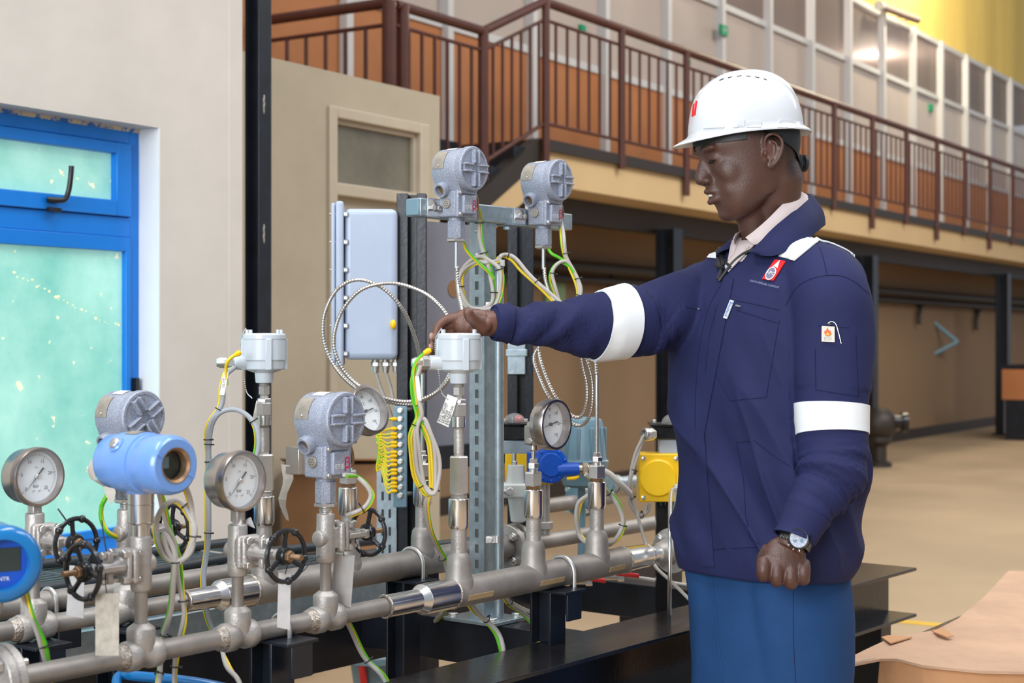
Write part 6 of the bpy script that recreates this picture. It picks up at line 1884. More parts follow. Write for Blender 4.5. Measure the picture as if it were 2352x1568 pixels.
def ptext(bvh, body, size_px, o, ang, off=0.004, align='CENTER', bold=False, sx=1.0):
    t = text_mb(body, size_px, (0, 0, 0), X, Y, align=align, bold=bold)
    ca, sa = math.cos(R(ang)), math.sin(R(ang))
    mb = MB()
    mb.add([proj(bvh, o[0] + v.x * sx * ca + v.y * sa * 1.0, o[1] + v.x * sx * sa - v.y * ca, off)[0] for v in t.v], t.f)
    return mb

man = thing('person', 'worker in navy work jacket, white helmet and blue trousers, reaching out one arm', 'person', V(0.545, 3.40, 0))
ff = V(-0.77, -0.64, 0).normalized()         # way the chest faces
Lf = Z.cross(ff).normalized()                # his left

# ---------------- jacket
def torso_rings(tbl, n=64, ex=2.25):
    rings = []
    for (py, cx, d, a, b) in tbl:
        c = P(cx, py, d); r_ = []
        for k in range(n):
            t = 2 * math.pi * k / n
            ct, st_ = math.cos(t), math.sin(t)
            ca = math.copysign(abs(ct) ** (2 / ex), ct); sa = math.copysign(abs(st_) ** (2 / ex), st_)
            r_.append(c + Lf * a * ca + ff * b * sa)
        rings.append(r_)
    return rings
def smoothtbl(tbl, n=5):
    pts = []
    k = len(tbl)
    for i in range(k - 1):
        p0 = tbl[max(i - 1, 0)]; p1 = tbl[i]; p2 = tbl[i + 1]; p3 = tbl[min(i + 2, k - 1)]
        for j in range(n):
            t = j / n
            pts.append(tuple(0.5 * (2 * b + (c - a) * t + (2 * a - 5 * b + 4 * c - d) * t * t + (3 * b - a - 3 * c + d) * t ** 3) for a, b, c, d in zip(p0, p1, p2, p3)))
    pts.append(tbl[-1])
    return pts
tors = [(1312, 1752, 3.39, 0.208, 0.138), (1270, 1758, 3.39, 0.216, 0.148), (1200, 1763, 3.39, 0.220, 0.150), (1100, 1763, 3.39, 0.222, 0.154), (1000, 1759, 3.39, 0.222, 0.156),
        (900, 1757, 3.39, 0.230, 0.162), (800, 1758, 3.39, 0.230, 0.156), (720, 1764, 3.39, 0.232, 0.146), (660, 1772, 3.39, 0.230, 0.132), (620, 1779, 3.395, 0.214, 0.116),
        (590, 1784, 3.40, 0.182, 0.104), (568, 1788, 3.40, 0.140, 0.096), (550, 1792, 3.41, 0.085, 0.080)]
mbj = MB(); mbj.loft(torso_rings(smoothtbl(tors, 4)))
def sleeve(mb, st, n=40, nn=6, flat=1.0):
    """st: (px, py, depth, radius in px); rings stand across the path"""
    st = smoothtbl([(a, b, c, d) for a, b, c, d in st], nn)
    cs = [P(a, b, c) for a, b, c, d in st]
    rings = []
    for i, c in enumerate(cs):
        t = (cs[min(i + 1, len(cs) - 1)] - cs[max(i - 1, 0)]).normalized()
        u = (Y - t * t.dot(Y)).normalized() if abs(t.y) < 0.95 else (Z - t * t.dot(Z)).normalized()
        v = t.cross(u)
        r_ = st[i][3] * st[i][2] / F
        rings.append([c + (u * flat * math.cos(2 * math.pi * k / n) + v * math.sin(2 * math.pi * k / n)) * r_ for k in range(n)])
    mb.loft(rings)
    return rings, cs, st
RS = [(1690, 672, 3.52, 98), (1640, 690, 3.50, 96), (1595, 706, 3.46, 93), (1545, 718, 3.42, 88), (1495, 728, 3.39, 84), (1445, 738, 3.355, 82), (1395, 747, 3.325, 77), (1345, 752, 3.30, 71), (1295, 752, 3.275, 64), (1245, 748, 3.25, 54), (1195, 744, 3.225, 45), (1160, 742, 3.21, 38), (1133, 741, 3.20, 35)]
LS = [(1862, 612, 3.27, 72), (1890, 650, 3.23, 88), (1908, 700, 3.205, 94), (1914, 770, 3.195, 93), (1913, 850, 3.185, 88), (1910, 930, 3.175, 83), (1912, 1000, 3.165, 81), (1914, 1058, 3.15, 80), (1900, 1110, 3.13, 74), (1873, 1148, 3.11, 62), (1850, 1185, 3.095, 53), (1832, 1220, 3.085, 48), (1824, 1236, 3.08, 46)]
rR, cR, sR = sleeve(mbj, RS, flat=0.95)
rL, cL, sL = sleeve(mbj, LS, flat=0.92)
co, no, fs = voxel(mbj, 0.0045, 8)
# wrinkles
def fold(p, a, b, c, fa, fb, fc, seed):
    return noise.noise(V(p.dot(a) * fa + seed, p.dot(b) * fb, p.dot(c) * fc))
rA, rBp = np.array([c[:] for c in cR]), np.array([c[:] for c in cL])
tdir = (V(0.41, 0, -0.91)).normalized(); tper = V(0.91, 0, 0.41).normalized()
disp = np.zeros(len(co))
rad_R = np.array([s[3] * s[2] / F for s in sR]); rad_L = np.array([s[3] * s[2] / F for s in sL])
for i in range(len(co)):
    p = Vector(co[i])
    dR = np.linalg.norm(rA - co[i], axis=1); kR = int(dR.argmin()); dL = np.linalg.norm(rBp - co[i], axis=1); kL = int(dL.argmin())
    isR = dR[kR] < rad_R[kR] * 1.12 and sR[kR][0] < 1560
    isL = dL[kL] < rad_L[kL] * 1.12
    n1 = noise.noise(p * 9.0)
    if isR:
        s_ = kR / 6.0
        q = V(s_ * 0.85 + (p.z - 1.25) * 13 + 3.1, p.y * 6, (p.z - 1.25) * 3)
        w_ = min(1, max(0, (1540 - sR[kR][0]) / 60)) * (1 - 0.55 * min(1, max(0, (1200 - sR[kR][0]) / 60)))
        a_ = noise.noise(q); dd = 0.013 * w_ * (abs(a_) ** 0.7 * math.copysign(1, a_)) + 0.004 * n1 * w_
        dd += 0.006 * w_ * noise.noise(V(s_ * 1.9 - (p.z) * 22, p.y * 10, 7.7))
        band = 1385 < sR[kR][0] < 1470
        disp[i] = dd * (0.35 if band else 1)
    elif isL:
        s_ = kL / 6.0; py = sL[kL][1]
        el = math.exp(-((py - 1105) / 55.0) ** 2)
        q = V(s_ * 3.2 + p.x * 9, p.x * 5 + 1.7, p.y * 5)
        a_ = noise.noise(q)
        dd = 0.017 * el * a_ + 0.007 * noise.noise(V(p.x * 14, p.y * 14, p.z * 4 + 3)) * (1 - el) + 0.0025 * n1
        cuff = 1 if py > 1190 else 0
        disp[i] = dd * (0.3 if (900 < py < 1010 or cuff) else 1)
    else:
        a_ = fold(p, tper, tdir, Y, 15, 2.6, 5, 0.7)
        b_ = fold(p, tper, tdir, Y, 27, 4.5, 9, 5.3)
        lowz = min(1, max(0, (1.30 - p.z) / 0.35))
        rg_ = 1 - abs(fold(p, tper, tdir, Y, 11, 2.0, 4, 9.1)) * 2
        disp[i] = 0.015 * lowz * (abs(a_) ** 0.8) * math.copysign(1, a_) + 0.014 * lowz * max(0, rg_) ** 4 + 0.008 * b_ * (0.35 + 0.65 * lowz) + 0.003 * n1
hemk = np.clip((co[:, 2] - P(0, 1312, 3.39).z) / 0.07, 0.12, 1.0)
co = co + no * (disp * hemk)[:, None]
jacket = raw('jacket', co, fs, ['navy'], man)
JB = bvh_of(co, fs)
def jpart(nm, mb, m, **kw): return part(nm, mb, m, jacket, **kw)

# reflective bands on the sleeves: real rings a little larger than the sleeve
def ring_on(nm, path_px, cen, bvh, out=0.0025):
    """closed cuff-like band: for each angle, march outward from the sleeve axis"""
    mb = MB(); rings = []
    for (a, b, d) in path_px:            # stations on the sleeve axis
        c = P(a, b, d)
        rings.append(c)
    return rings
def band(cs_, st, x0, x1, key, shear, nm, n=48, m='reflect', steps=6):
    mb = MB(); rings = []
    idx = [i for i in range(len(st))]
    vals = [s[key] for s in st]
    def at(v):
        for i in range(len(vals) - 1):
            lo, hi = vals[i], vals[i + 1]
            if (lo - v) * (hi - v) <= 0 and lo != hi:
                t = (v - lo) / (hi - lo); return cs_[i].lerp(cs_[i + 1], t), (cs_[i + 1] - cs_[i]).normalized()
        return cs_[-1], (cs_[-1] - cs_[-2]).normalized()
    for k in range(steps + 1):
        c, t = at(x0 + (x1 - x0) * k / steps)
        rmax = min(st, key=lambda s_: abs(s_[key] - (x0 + (x1 - x0) * k / steps))); rmax = rmax[3] * rmax[2] / F
        u = (Y - t * t.dot(Y)).normalized(); v = t.cross(u)
        r_ = []
        for j in range(n):
            a = 2 * math.pi * j / n
            d = (u * math.cos(a) + v * math.sin(a))
            d2 = (d + t * shear * d.z).normalized()
            h, nn_, ii, dist = JB.ray_cast(c + d2 * 0.25, -d2, 0.25)
            if h is None or (h - c).length > rmax * 1.10: h = c + d2 * rmax * 1.0
            r_.append(h + d2 * (0.0055 if key == 0 else 0.003))
        rings.append(r_)
    # smooth the ring radii a little
    mb.loft(rings, caps=False)
    inner = [[p + (r0 - p).normalized() * 0.004 for p in r_] for r_, r0 in zip(rings, [sum(r_, V(0, 0, 0)) / n for r_ in rings])]
    mb.loft([rings[0], inner[0]], caps=False); mb.loft([rings[-1], inner[-1]], caps=False)
    return jpart(nm, mb, m)
band(cR, sR, 1432, 1374, 0, -0.20, 'reflective_band')
band(cL, sL, 930, 997, 1, 0.0, 'reflective_band')
# sleeve cuffs
band(cR, sR, 1166, 1134, 0, 0.0, 'cuff', m='navy', steps=3)
band(cL, sL, 1180, 1238, 1, 0.25, 'cuff', m='navy', steps=4)
# shoulder tape
mb = patch(JB, [(1858, 522), (1893, 545), (1826, 600), (1789, 590)], 8, 14, 0.004); jpart('shoulder_tape', mb, 'reflect')
mb = patch(JB, [(1860, 521), (1893, 544), (1950, 575), (1988, 612)][:0] or [(1862, 520), (1925, 543), (1968, 585), (1896, 546)], 10, 6, 0.004); jpart('shoulder_tape', mb, 'reflect')
mb = patch(JB, [(1925, 543), (1962, 566), (1987, 614), (1968, 586)], 6, 6, 0.004); jpart('shoulder_tape', mb, 'reflect')
mb = patch(JB, [(1646, 576), (1650, 595), (1626, 593), (1634, 583)], 4, 4, 0.004); jpart('shoulder_tape', mb, 'reflect')
# seams, pockets, placket
for path in ([(1668, 640), (1640, 680), (1618, 740), (1604, 820), (1597, 920), (1598, 1000), (1606, 1100), (1616, 1200), (1622, 1303)],
             [(1652, 690), (1632, 760), (1620, 860), (1618, 960), (1624, 1080), (1634, 1200), (1640, 1303)],
             [(1805, 700), (1830, 660), (1870, 638), (1920, 632), (1960, 645), (1996, 675)],
             [(1880, 560), (1890, 590), (1900, 632)],
             [(1690, 690), (1740, 700), (1790, 712)], [(1690, 712), (1730, 724), (1786, 742)],
             [(1642, 700), (1640, 850), (1676, 920), (1760, 912), (1790, 735)],
             [(1575, 705), (1610, 712)],
             [(1690, 1015), (1735, 1012)], [(1692, 1018), (1708, 1100), (1712, 1180), (1722, 1235), (1745, 1250)], [(1735, 1014), (1790, 1055), (1815, 1070)],
             [(1622, 1262), (1700, 1258), (1740, 1256)], [(1872, 800), (1874, 895), (1972, 910), (1966, 770)], [(1880, 748), (1950, 752)]):
    jpart('seam', seam(JB, path, straight=path[0] in ((1642, 700), (1872, 800), (1692, 1018))), 'navyseam')
# placket edge as a folded strip
mb = patch(JB, [(1664, 630), (1686, 640), (1618, 1000), (1598, 990)], 4, 24, 0.0025); jpart('placket', mb, 'navy')
mb = patch(JB, [(1598, 985), (1618, 995), (1642, 1300), (1612, 1300)], 4, 18, 0.0025); jpart('placket', mb, 'navy')
# zip: tape halves along the opening
for a in ([(1648, 575), (1656, 600), (1660, 622), (1652, 645)], [(1738, 574), (1722, 580), (1705, 590), (1685, 608), (1668, 630), (1655, 648)]):
    jpart('zip_tape', seam(JB, a, 0.0036, 0.0055, 6), 'zip')
mb = patch(JB, [(1648, 574), (1662, 572), (1668, 610), (1652, 618)], 3, 4, 0.007); jpart('zip_guard', mb, 'zip')
mb = seam(JB, [(1648, 613), (1656, 618), (1668, 620)], 0.0035, 0.009, 4); jpart('zip_pull', mb, 'tie')
for a, b in (((1608, 711), (1600, 709)), ((1692, 702), (1703, 705))):
    mb = seam(JB, [a, b], 0.002, 0.003, 3); jpart('zip_pull', mb, 'nut')
# printed and sewn marks
mb = patch(JB, [(1781, 598), (1806, 602), (1778, 646), (1752, 642)], 5, 8, 0.004); lg_ = jpart('logo_patch', mb, 'logored')
def ellpx(cx, cy, a, b, ang, n=28):
    ca, sa = math.cos(R(ang)), math.sin(R(ang))
    return [(cx + a * math.cos(2 * math.pi * k / n) * ca - b * math.sin(2 * math.pi * k / n) * sa, cy + a * math.cos(2 * math.pi * k / n) * sa + b * math.sin(2 * math.pi * k / n) * ca) for k in range(n)]
part('logo_ring', polypatch(JB, ellpx(1772.5, 631, 16, 10, -56), 0.0055), 'logowhite', jacket, smooth=0)
part('logo_disc', polypatch(JB, ellpx(1772.5, 631, 13.5, 8, -56), 0.0062), 'logogrey', jacket, smooth=0)
part('logo_arrow', polypatch(JB, [(1794, 601), (1788, 620), (1781, 615.5), (1775.5, 617)], 0.0060), 'logowhite', jacket, smooth=0)
part('logo_letters', ptext(JB, 'KPC', 10, (1773, 631), 18, 0.0070), 'logowhite', jacket, smooth=0)
part('company_name', ptext(JB, 'KENYA PIPELINE COMPANY', 7.0, (1759, 655), 13, 0.0055, sx=0.78), mat('grey_thread', (0.22, 0.25, 0.38), 0.7), jacket, smooth=0)
mb = patch(JB, [(1680, 690), (1688, 692), (1672, 733), (1664, 731)], 3, 6, 0.005); jpart('brand_label', mb, 'sticker')
part('brand_label_print', ptext(JB, 'armstrong', 9.5, (1676, 711), -68, 0.0062, bold=True, sx=0.9), 'brandblue', jacket, smooth=0)
mb = patch(JB, [(1888.5, 749), (1916.5, 750.5), (1917, 786), (1888, 784.5)], 4, 5, 0.005); jpart('flame_badge', mb, 'badge')
fl_poly = [(1894, 763), (1896, 760), (1897, 764), (1899, 757), (1901, 753), (1903, 757), (1905, 762), (1907, 759), (1909, 765), (1910, 768), (1906, 771.5), (1901, 772.5), (1897, 770.5)]
part('badge_flame', polypatch(JB, fl_poly, 0.0065), 'flame', jacket, smooth=0)
part('badge_flame_core', polypatch(JB, [(1898, 769), (1900, 765), (1902, 763), (1904, 766), (1907, 769), (1902, 772)], 0.0072), 'flamey', jacket, smooth=0)
part('badge_print', ptext(JB, 'EN 11612', 4.0, (1902, 776.5), 2, 0.0065), 'greyink', jacket, smooth=0)
part('badge_print', ptext(JB, 'EN 11611', 4.0, (1902, 780.5), 2, 0.0065), 'greyink', jacket, smooth=0)
pen = thing('pen', 'grey pen clipped in the sleeve pocket beside the flame badge', 'pen', proj(JB, 1928, 790)[0])
part('clip', seam(JB, [(1902, 743), (1909, 739), (1917, 742), (1922, 752), (1926, 768), (1931, 789)], 0.0010, 0.005, 5), 'case', pen)
part('cap', seam(JB, [(1904, 746), (1909, 744)], 0.0032, 0.004, 3), 'harness', pen)

# jacket collar and shirt
def ribbon(top, bot, bulge, th, nm, m, par, n=7, rows=5):
    t_ = catmull([P(*p) for p in top], n); b_ = catmull([P(*p) for p in bot], n)
    L_ = min(len(t_), len(b_)); ctr = P(1785, 520, 3.40)
    mb = MB(); vs = []; W2 = rows + 1
    for k in range(L_):
        t0, b0 = t_[k], b_[k]
        out_ = ((t0 + b0) / 2 - V(ctr.x, ctr.y, (t0.z + b0.z) / 2)); out_.z = 0; out_ = out_.normalized() if out_.length > 1e-6 else ff
        col_ = []
        for j in range(W2):
            u_ = j / rows; col_.append(t0.lerp(b0, u_) + out_ * (bulge * math.sin(math.pi * u_)))
        vs += col_ + [p - out_ * th for p in reversed(col_)]
    Q = 2 * W2
    fs_ = [(k * Q + j, k * Q + (j + 1) % Q, (k + 1) * Q + (j + 1) % Q, (k + 1) * Q + j) for k in range(L_ - 1) for j in range(Q)]
    fs_ += [tuple(range(Q)), tuple((L_ - 1) * Q + j for j in range(Q - 1, -1, -1))]
    mb.add(vs, fs_)
    return part(nm, mb, m, par)
ribbon([(1668, 572, 3.36), (1690, 548, 3.40), (1730, 512, 3.46), (1800, 462, 3.49), (1862, 446, 3.43), (1848, 457, 3.37), (1822, 478, 3.33), (1792, 505, 3.305), (1762, 535, 3.29), (1738, 560, 3.29), (1724, 578, 3.295)],
       [(1645, 592, 3.37), (1655, 575, 3.41), (1700, 552, 3.50), (1800, 512, 3.53), (1890, 512, 3.46), (1884, 526, 3.36), (1852, 550, 3.295), (1812, 574, 3.265), (1778, 587, 3.255), (1752, 587, 3.26), (1728, 582, 3.28)], 0.010, 0.004, 'collar', 'navy', jacket)
shirt = MB()
sh_t = [(640, 1765, 3.385, 0.13, 0.100), (590, 1772, 3.39, 0.10, 0.090), (550, 1780, 3.40, 0.068, 0.078), (520, 1784, 3.40, 0.062, 0.068), (505, 1786, 3.40, 0.059, 0.062)]
shirt.loft(torso_rings(smoothtbl(sh_t, 4), 48))
shirt_o = part('shirt', shirt, 'shirt', man)
ribbon([(1690, 536, 3.345), (1700, 530, 3.38), (1740, 500, 3.44), (1800, 450, 3.465), (1834, 437, 3.41), (1818, 450, 3.35), (1792, 474, 3.318), (1762, 504, 3.30), (1732, 530, 3.295), (1712, 545, 3.298)],
       [(1684, 560, 3.34), (1694, 556, 3.39), (1740, 530, 3.47), (1805, 480, 3.495), (1858, 454, 3.415), (1845, 468, 3.35), (1818, 492, 3.318), (1788, 522, 3.298), (1757, 553, 3.285), (1734, 562, 3.288)], 0.004, 0.003, 'shirt_collar', 'shirt', shirt_o)
mb = patch(JB, [(1700, 545), (1738, 562), (1682, 620), (1674, 606)], 6, 8, 0.006); part('shirt_front', mb, 'shirt', shirt_o)
mb = patch(JB, [(1688, 550), (1704, 546), (1692, 585), (1676, 604)], 4, 6, 0.0085); part('shirt_placket', mb, 'shirt', shirt_o)

# ---------------- trousers and shoes
mbt = MB()
hip = [(1330, 1757, 3.40, 0.186, 0.128), (1290, 1757, 3.40, 0.19, 0.13), (1240, 1757, 3.40, 0.18, 0.125)]
mbt.loft(torso_rings([(1600, 1757, 3.365, 0.170, 0.122), (1450, 1757, 3.38, 0.178, 0.126)] + hip, 48))
def legs(st):
    st = smoothtbl(st, 5); rings = []
    for (x, y, z, a, b) in st:
        c = V(x, y, z); rings.append([c + Lf * a * math.cos(2 * math.pi * k / 40) + ff * b * math.sin(2 * math.pi * k / 40) for k in range(40)])
    mbt.loft(rings)
cL_ = P(1757, 1330, 3.40) + Lf * 0.088; cR_ = P(1757, 1330, 3.40) - Lf * 0.088
def legst(c, o2):
    c = c + V(0.010, -0.034, 0)
    return [(c.x - 0.01, c.y + 0.034, 0.76, 0.100, 0.122), (c.x, c.y, 0.62, 0.096, 0.120), (c.x + o2.x * 0.3, c.y + o2.y * 0.3, 0.45, 0.090, 0.108), (c.x + o2.x * 0.6, c.y + o2.y * 0.6, 0.25, 0.088, 0.102), (c.x + o2.x, c.y + o2.y, 0.05, 0.088, 0.11)]
legs(legst(cL_, V(0.0, 0, 0))); legs(legst(cR_, ff * 0.05))
tco, tno, tfs = voxel(mbt, 0.006, 6)
for i in range(len(tco)):
    p = Vector(tco[i]); tco[i] += tno[i] * (0.006 * noise.noise(V(p.x * 9, p.y * 9, p.z * 1.8)) + 0.002 * noise.noise(p * 14))
trs = raw('trousers', tco, tfs, ['trouser'], man)
TBV = bvh_of(tco, tfs)
part('side_seam', seam(TBV, [(1822, 1345), (1822, 1420), (1824, 1500), (1828, 1567)], 0.0006, 0.0002), 'navyseam', trs)
part('crease', seam(TBV, [(1632, 1318), (1644, 1400), (1652, 1490), (1660, 1567)], 0.0022, 0.0006), 'trouser', trs)
for c in (cL_ + V(0.010, -0.034, 0), cR_ + ff * 0.05 + V(0.010, -0.034, 0)):
    mb = MB(); b0 = V(c.x, c.y, 0)
    prof = [(-0.10, 0.038, 0.07), (-0.06, 0.042, 0.085), (0.0, 0.042, 0.085), (0.06, 0.046, 0.065), (0.12, 0.047, 0.052), (0.155, 0.036, 0.042), (0.17, 0.015, 0.03)]
    rings = []
    for (s_, w_, h_) in prof:
        rings.append([b0 + ff * s_ + Lf * (w_ * math.cos(2 * math.pi * k / 20)) + Z * max(0.0, h_ / 2 + h_ / 2 * math.sin(2 * math.pi * k / 20)) for k in range(20)])
    mb.loft(rings); part('shoe', mb, 'shoe', man)

# ---------------- body: head, neck, trunk, limbs and hands as one skin
yaw = R(11); pit = R(13); HSC = 1.06
f0 = V(-math.cos(yaw), -math.sin(yaw), 0); hl = V(math.sin(yaw), -math.cos(yaw), 0)
hf = f0 * math.cos(pit) - Z * math.sin(pit); hu = Z * math.cos(pit) + f0 * math.sin(pit)
HO = P(1718, 366, 3.35)
def H(x, y, z): return HO + (hf * x + hl * y + hu * z) * HSC
HAX = (hf, hl, hu)
mbb = MB()
skull = [(0.126, -0.03, 0.03, 0.02), (0.119, -0.068, 0.058, 0.045), (0.1, -0.094, 0.082, 0.063), (0.075, -0.107, 0.095, 0.072), (0.05, -0.111, 0.1005, 0.0755), (0.035, -0.111, 0.1, 0.0755), (0.02, -0.109, 0.094, 0.074), (0.0, -0.104, 0.09, 0.072), (-0.02, -0.093, 0.089, 0.069), (-0.04, -0.076, 0.0895, 0.066),
         (-0.06, -0.050, 0.0880, 0.062), (-0.08, -0.028, 0.0850, 0.055), (-0.095, -0.004, 0.0810, 0.045), (-0.108, 0.020, 0.076, 0.031), (-0.114, 0.037, 0.068, 0.016)]
sk = smoothtbl(skull, 4); rings = []
for (z, xb, xf, w_) in sk:
    r_ = []
    for k in range(48):
        t = 2 * math.pi * k / 48
        ct, st_ = math.cos(t), math.sin(t)
        xc = (xf + xb) / 2; hx_ = (xf - xb) / 2
        ex = 2.35
        ca = math.copysign(abs(ct) ** (2 / ex), ct); sa = math.copysign(abs(st_) ** (2 / ex), st_)
        x = xc + hx_ * ca
        ww = w_ * (1 - 0.16 * max(0, ca) ** 2)
        r_.append(H(x, ww * sa, z))
    rings.append(r_)
mbb.loft(rings)
mbb.tube([H(0.089, 0, 0.026), H(0.096, 0, 0.012), H(0.103, 0, -0.004), H(0.107, 0, -0.018)], [0.0085, 0.0095, 0.0115, 0.0135], 14)
mbb.ell(H(0.107, 0, -0.020), (0.0130, 0.0150, 0.0120), HAX)
mbb.tube([H(0.080, 0, 0.024), H(0.090, 0, 0.004), H(0.096, 0, -0.012), H(0.098, 0, -0.022)], [0.011, 0.0135, 0.016, 0.0165], 16)
mbb.ell(H(0.084, 0, -0.036), (0.0145, 0.024, 0.015), HAX)
for s in (-1, 1):
    mbb.ell(H(0.098, s * 0.0155, -0.025), (0.0120, 0.0095, 0.0090), HAX)
    mbb.ell(H(0.064, s * 0.030, -0.006), (0.023, 0.020, 0.020), HAX)
    mbb.ell(H(0.084, s * 0.030, 0.037), (0.0170, 0.027, 0.0095), HAX)
    mbb.ell(H(0.045, s * 0.039, -0.014), (0.039, 0.0235, 0.039), HAX)
    mbb.ell(H(0.0765, s * 0.0315, 0.0145), (0.0138, 0.0165, 0.0115), HAX)
    mbb.ell(H(0.045, s * 0.034, -0.048), (0.036, 0.021, 0.036), HAX)
    mbb.ell(H(-0.006, s * 0.050, -0.055), (0.030, 0.013, 0.026), HAX)
mbb.ell(H(0.070, 0, -0.052), (0.0275, 0.033, 0.030), HAX)
mbb.tube(catmull([H(0.078, -0.027, -0.0505), H(0.094, -0.014, -0.0465), H(0.1015, 0, -0.0455), H(0.094, 0.014, -0.0465), H(0.078, 0.027, -0.0505)], 5), [0.004] * 3 + [0.0062] * 15 + [0.004] * 3, 10)
mbb.tube(catmull([H(0.078, -0.026, -0.0560), H(0.091, -0.014, -0.0655), H(0.0975, 0, -0.0680), H(0.091, 0.014, -0.0655), H(0.078, 0.026, -0.0560)], 5), [0.004] * 3 + [0.0072] * 15 + [0.004] * 3, 10)
mbb.ell(H(0.070, 0, -0.097), (0.0170, 0.024, 0.017), HAX)
# ears
def er(x, y, z, s):
    a = R(14); return H(-0.020 + x * math.cos(a) - z * math.sin(a), s * y, 0.002 + x * math.sin(a) + z * math.cos(a))
for s in (-1, 1):
    mbb.tube(catmull([er(0.010, 0.074, 0.006, s), er(0.013, 0.079, 0.022, s), er(0.006, 0.084, 0.033, s), er(-0.008, 0.087, 0.0335, s), er(-0.019, 0.088, 0.022, s), er(-0.020, 0.087, 0.004, s), er(-0.014, 0.084, -0.014, s), er(-0.005, 0.080, -0.026, s), er(0.004, 0.077, -0.030, s)], 5), 0.0040, 8)
    mbb.tube(catmull([er(0.000, 0.081, 0.022, s), er(-0.010, 0.083, 0.016, s), er(-0.012, 0.082, 0.0, s), er(-0.006, 0.080, -0.012, s), er(0.004, 0.078, -0.014, s)], 5), 0.0032, 8)
    mbb.ell(er(-0.003, 0.074, 0.002, s), (0.0165, 0.0048, 0.029), HAX)
    mbb.ell(er(0.000, 0.0775, -0.026, s), (0.0085, 0.0050, 0.009), HAX)
    mbb.ell(er(0.0105, 0.0765, -0.003, s), (0.0045, 0.0045, 0.007), HAX)
# neck and trunk
mbb.tube([H(-0.040, 0, -0.005), H(-0.047, 0, -0.05), P(1772, 480, 3.39), P(1785, 530, 3.40), P(1790, 580, 3.40)], [0.060, 0.061, 0.060, 0.060, 0.064], 32)
mbb.tube([H(0.02, 0, -0.075), P(1735, 520, 3.375), P(1760, 565, 3.38)], [0.03, 0.038, 0.045], 20)
mbb.tube([P(1795, 570, 3.39), P(1770, 700, 3.39), P(1765, 900, 3.39), P(1758, 1150, 3.39), P(1757, 1300, 3.40)], [0.07, 0.10, 0.09, 0.09, 0.09], 24)
for c in (cL_ + V(0.010, -0.034, 0), cR_ + V(0.010, -0.034, 0)):
    mbb.tube([V(c.x, c.y, 0.80), V(c.x, c.y, 0.45), V(c.x, c.y, 0.05)], [0.07, 0.045, 0.035], 14)
    mbb.ell(V(c.x, c.y, 0.045) + ff * 0.04, (0.09, 0.032, 0.03), (ff, Lf, Z))
# right arm and hand
mbb.tube([P(1780, 640, 3.42), P(1640, 690, 3.50), P(1395, 747, 3.325), P(1195, 744, 3.222), P(1150, 742, 3.207), P(1112, 742, 3.196)], [0.06, 0.045, 0.036, 0.029, 0.0265, 0.027], 18)
mbb.ell(P(1090, 742, 3.192), (0.040, 0.017, 0.0300))
mbb.ell(P(1066, 741, 3.192), (0.024, 0.0155, 0.0285))
mbb.ell(P(1104, 752, 3.178), (0.026, 0.018, 0.018), ((X * 0.9 + Z * 0.43), Y, (Z * 0.9 - X * 0.43)))      # thumb base
def fing(pts, rr):
    mbb.tube(catmull([P(*p) for p in pts], 4), list(np.interp(np.linspace(0, 1, (len(pts) - 1) * 4 + 1), np.linspace(0, 1, len(rr)), rr)), 14)
    e = P(*pts[-1]); mbb.ell(e, rr[-1] * 1.02, n=12, m=8)
RF = [([(1062, 727, 3.190), (1028, 733, 3.187), (1007, 750, 3.180), (998, 777, 3.172)], [0.0112, 0.0100, 0.0094, 0.0080]),
      ([(1060, 740, 3.196), (1020, 747, 3.200), (998, 768, 3.200), (993, 800, 3.192)], [0.0115, 0.0104, 0.0098, 0.0082]),
      ([(1060, 752, 3.200), (1018, 764, 3.212), (993, 790, 3.216), (983, 828, 3.206)], [0.0110, 0.0100, 0.0094, 0.0080]),
      ([(1062, 762, 3.202), (1024, 782, 3.222), (994, 812, 3.228), (974, 848, 3.218)], [0.0100, 0.0088, 0.0084, 0.0074])]
for p_, r_ in RF: fing(p_, r_)
fing([(1108, 752, 3.176), (1094, 738, 3.160), (1081, 727, 3.146), (1075, 717, 3.137)], [0.0165, 0.0135, 0.0128, 0.0105])
# left arm and fist
mbb.tube([P(1830, 620, 3.30), P(1908, 700, 3.20), P(1912, 1000, 3.165), P(1905, 1090, 3.14), P(1845, 1192, 3.092), P(1822, 1240, 3.08), P(1810, 1262, 3.075)], [0.05, 0.045, 0.038, 0.036, 0.030, 0.0275, 0.029], 18)
mbb.ell(P(1802, 1277, 3.078), (0.0430, 0.021, 0.042), (X * 0.97 + Z * 0.2, Y, Z * 0.97 - X * 0.2))
mbb.ell(P(1798, 1296, 3.076), (0.0490, 0.021, 0.026))
for x, yk, yb in ((1754, 1294, 1322), (1785, 1300, 1334), (1817, 1303, 1340), (1846, 1300, 1330)):
    fing([(x, yk - 10, 3.076), (x, yk + 4, 3.066), (x - 1, yb - 8, 3.064), (x - 1, yb, 3.078), (x, yb - 14, 3.094)], [0.0125, 0.0140, 0.0138, 0.0132, 0.0115])
    mbb.ell(P(x, yk - 1, 3.066), (0.0115, 0.0105, 0.0115))
fing([(1768, 1258, 3.085), (1752, 1285, 3.098), (1755, 1312, 3.104), (1772, 1326, 3.106)], [0.015, 0.013, 0.012, 0.010])
bco, bno, bfs = voxel(mbb, 0.0023, 5)
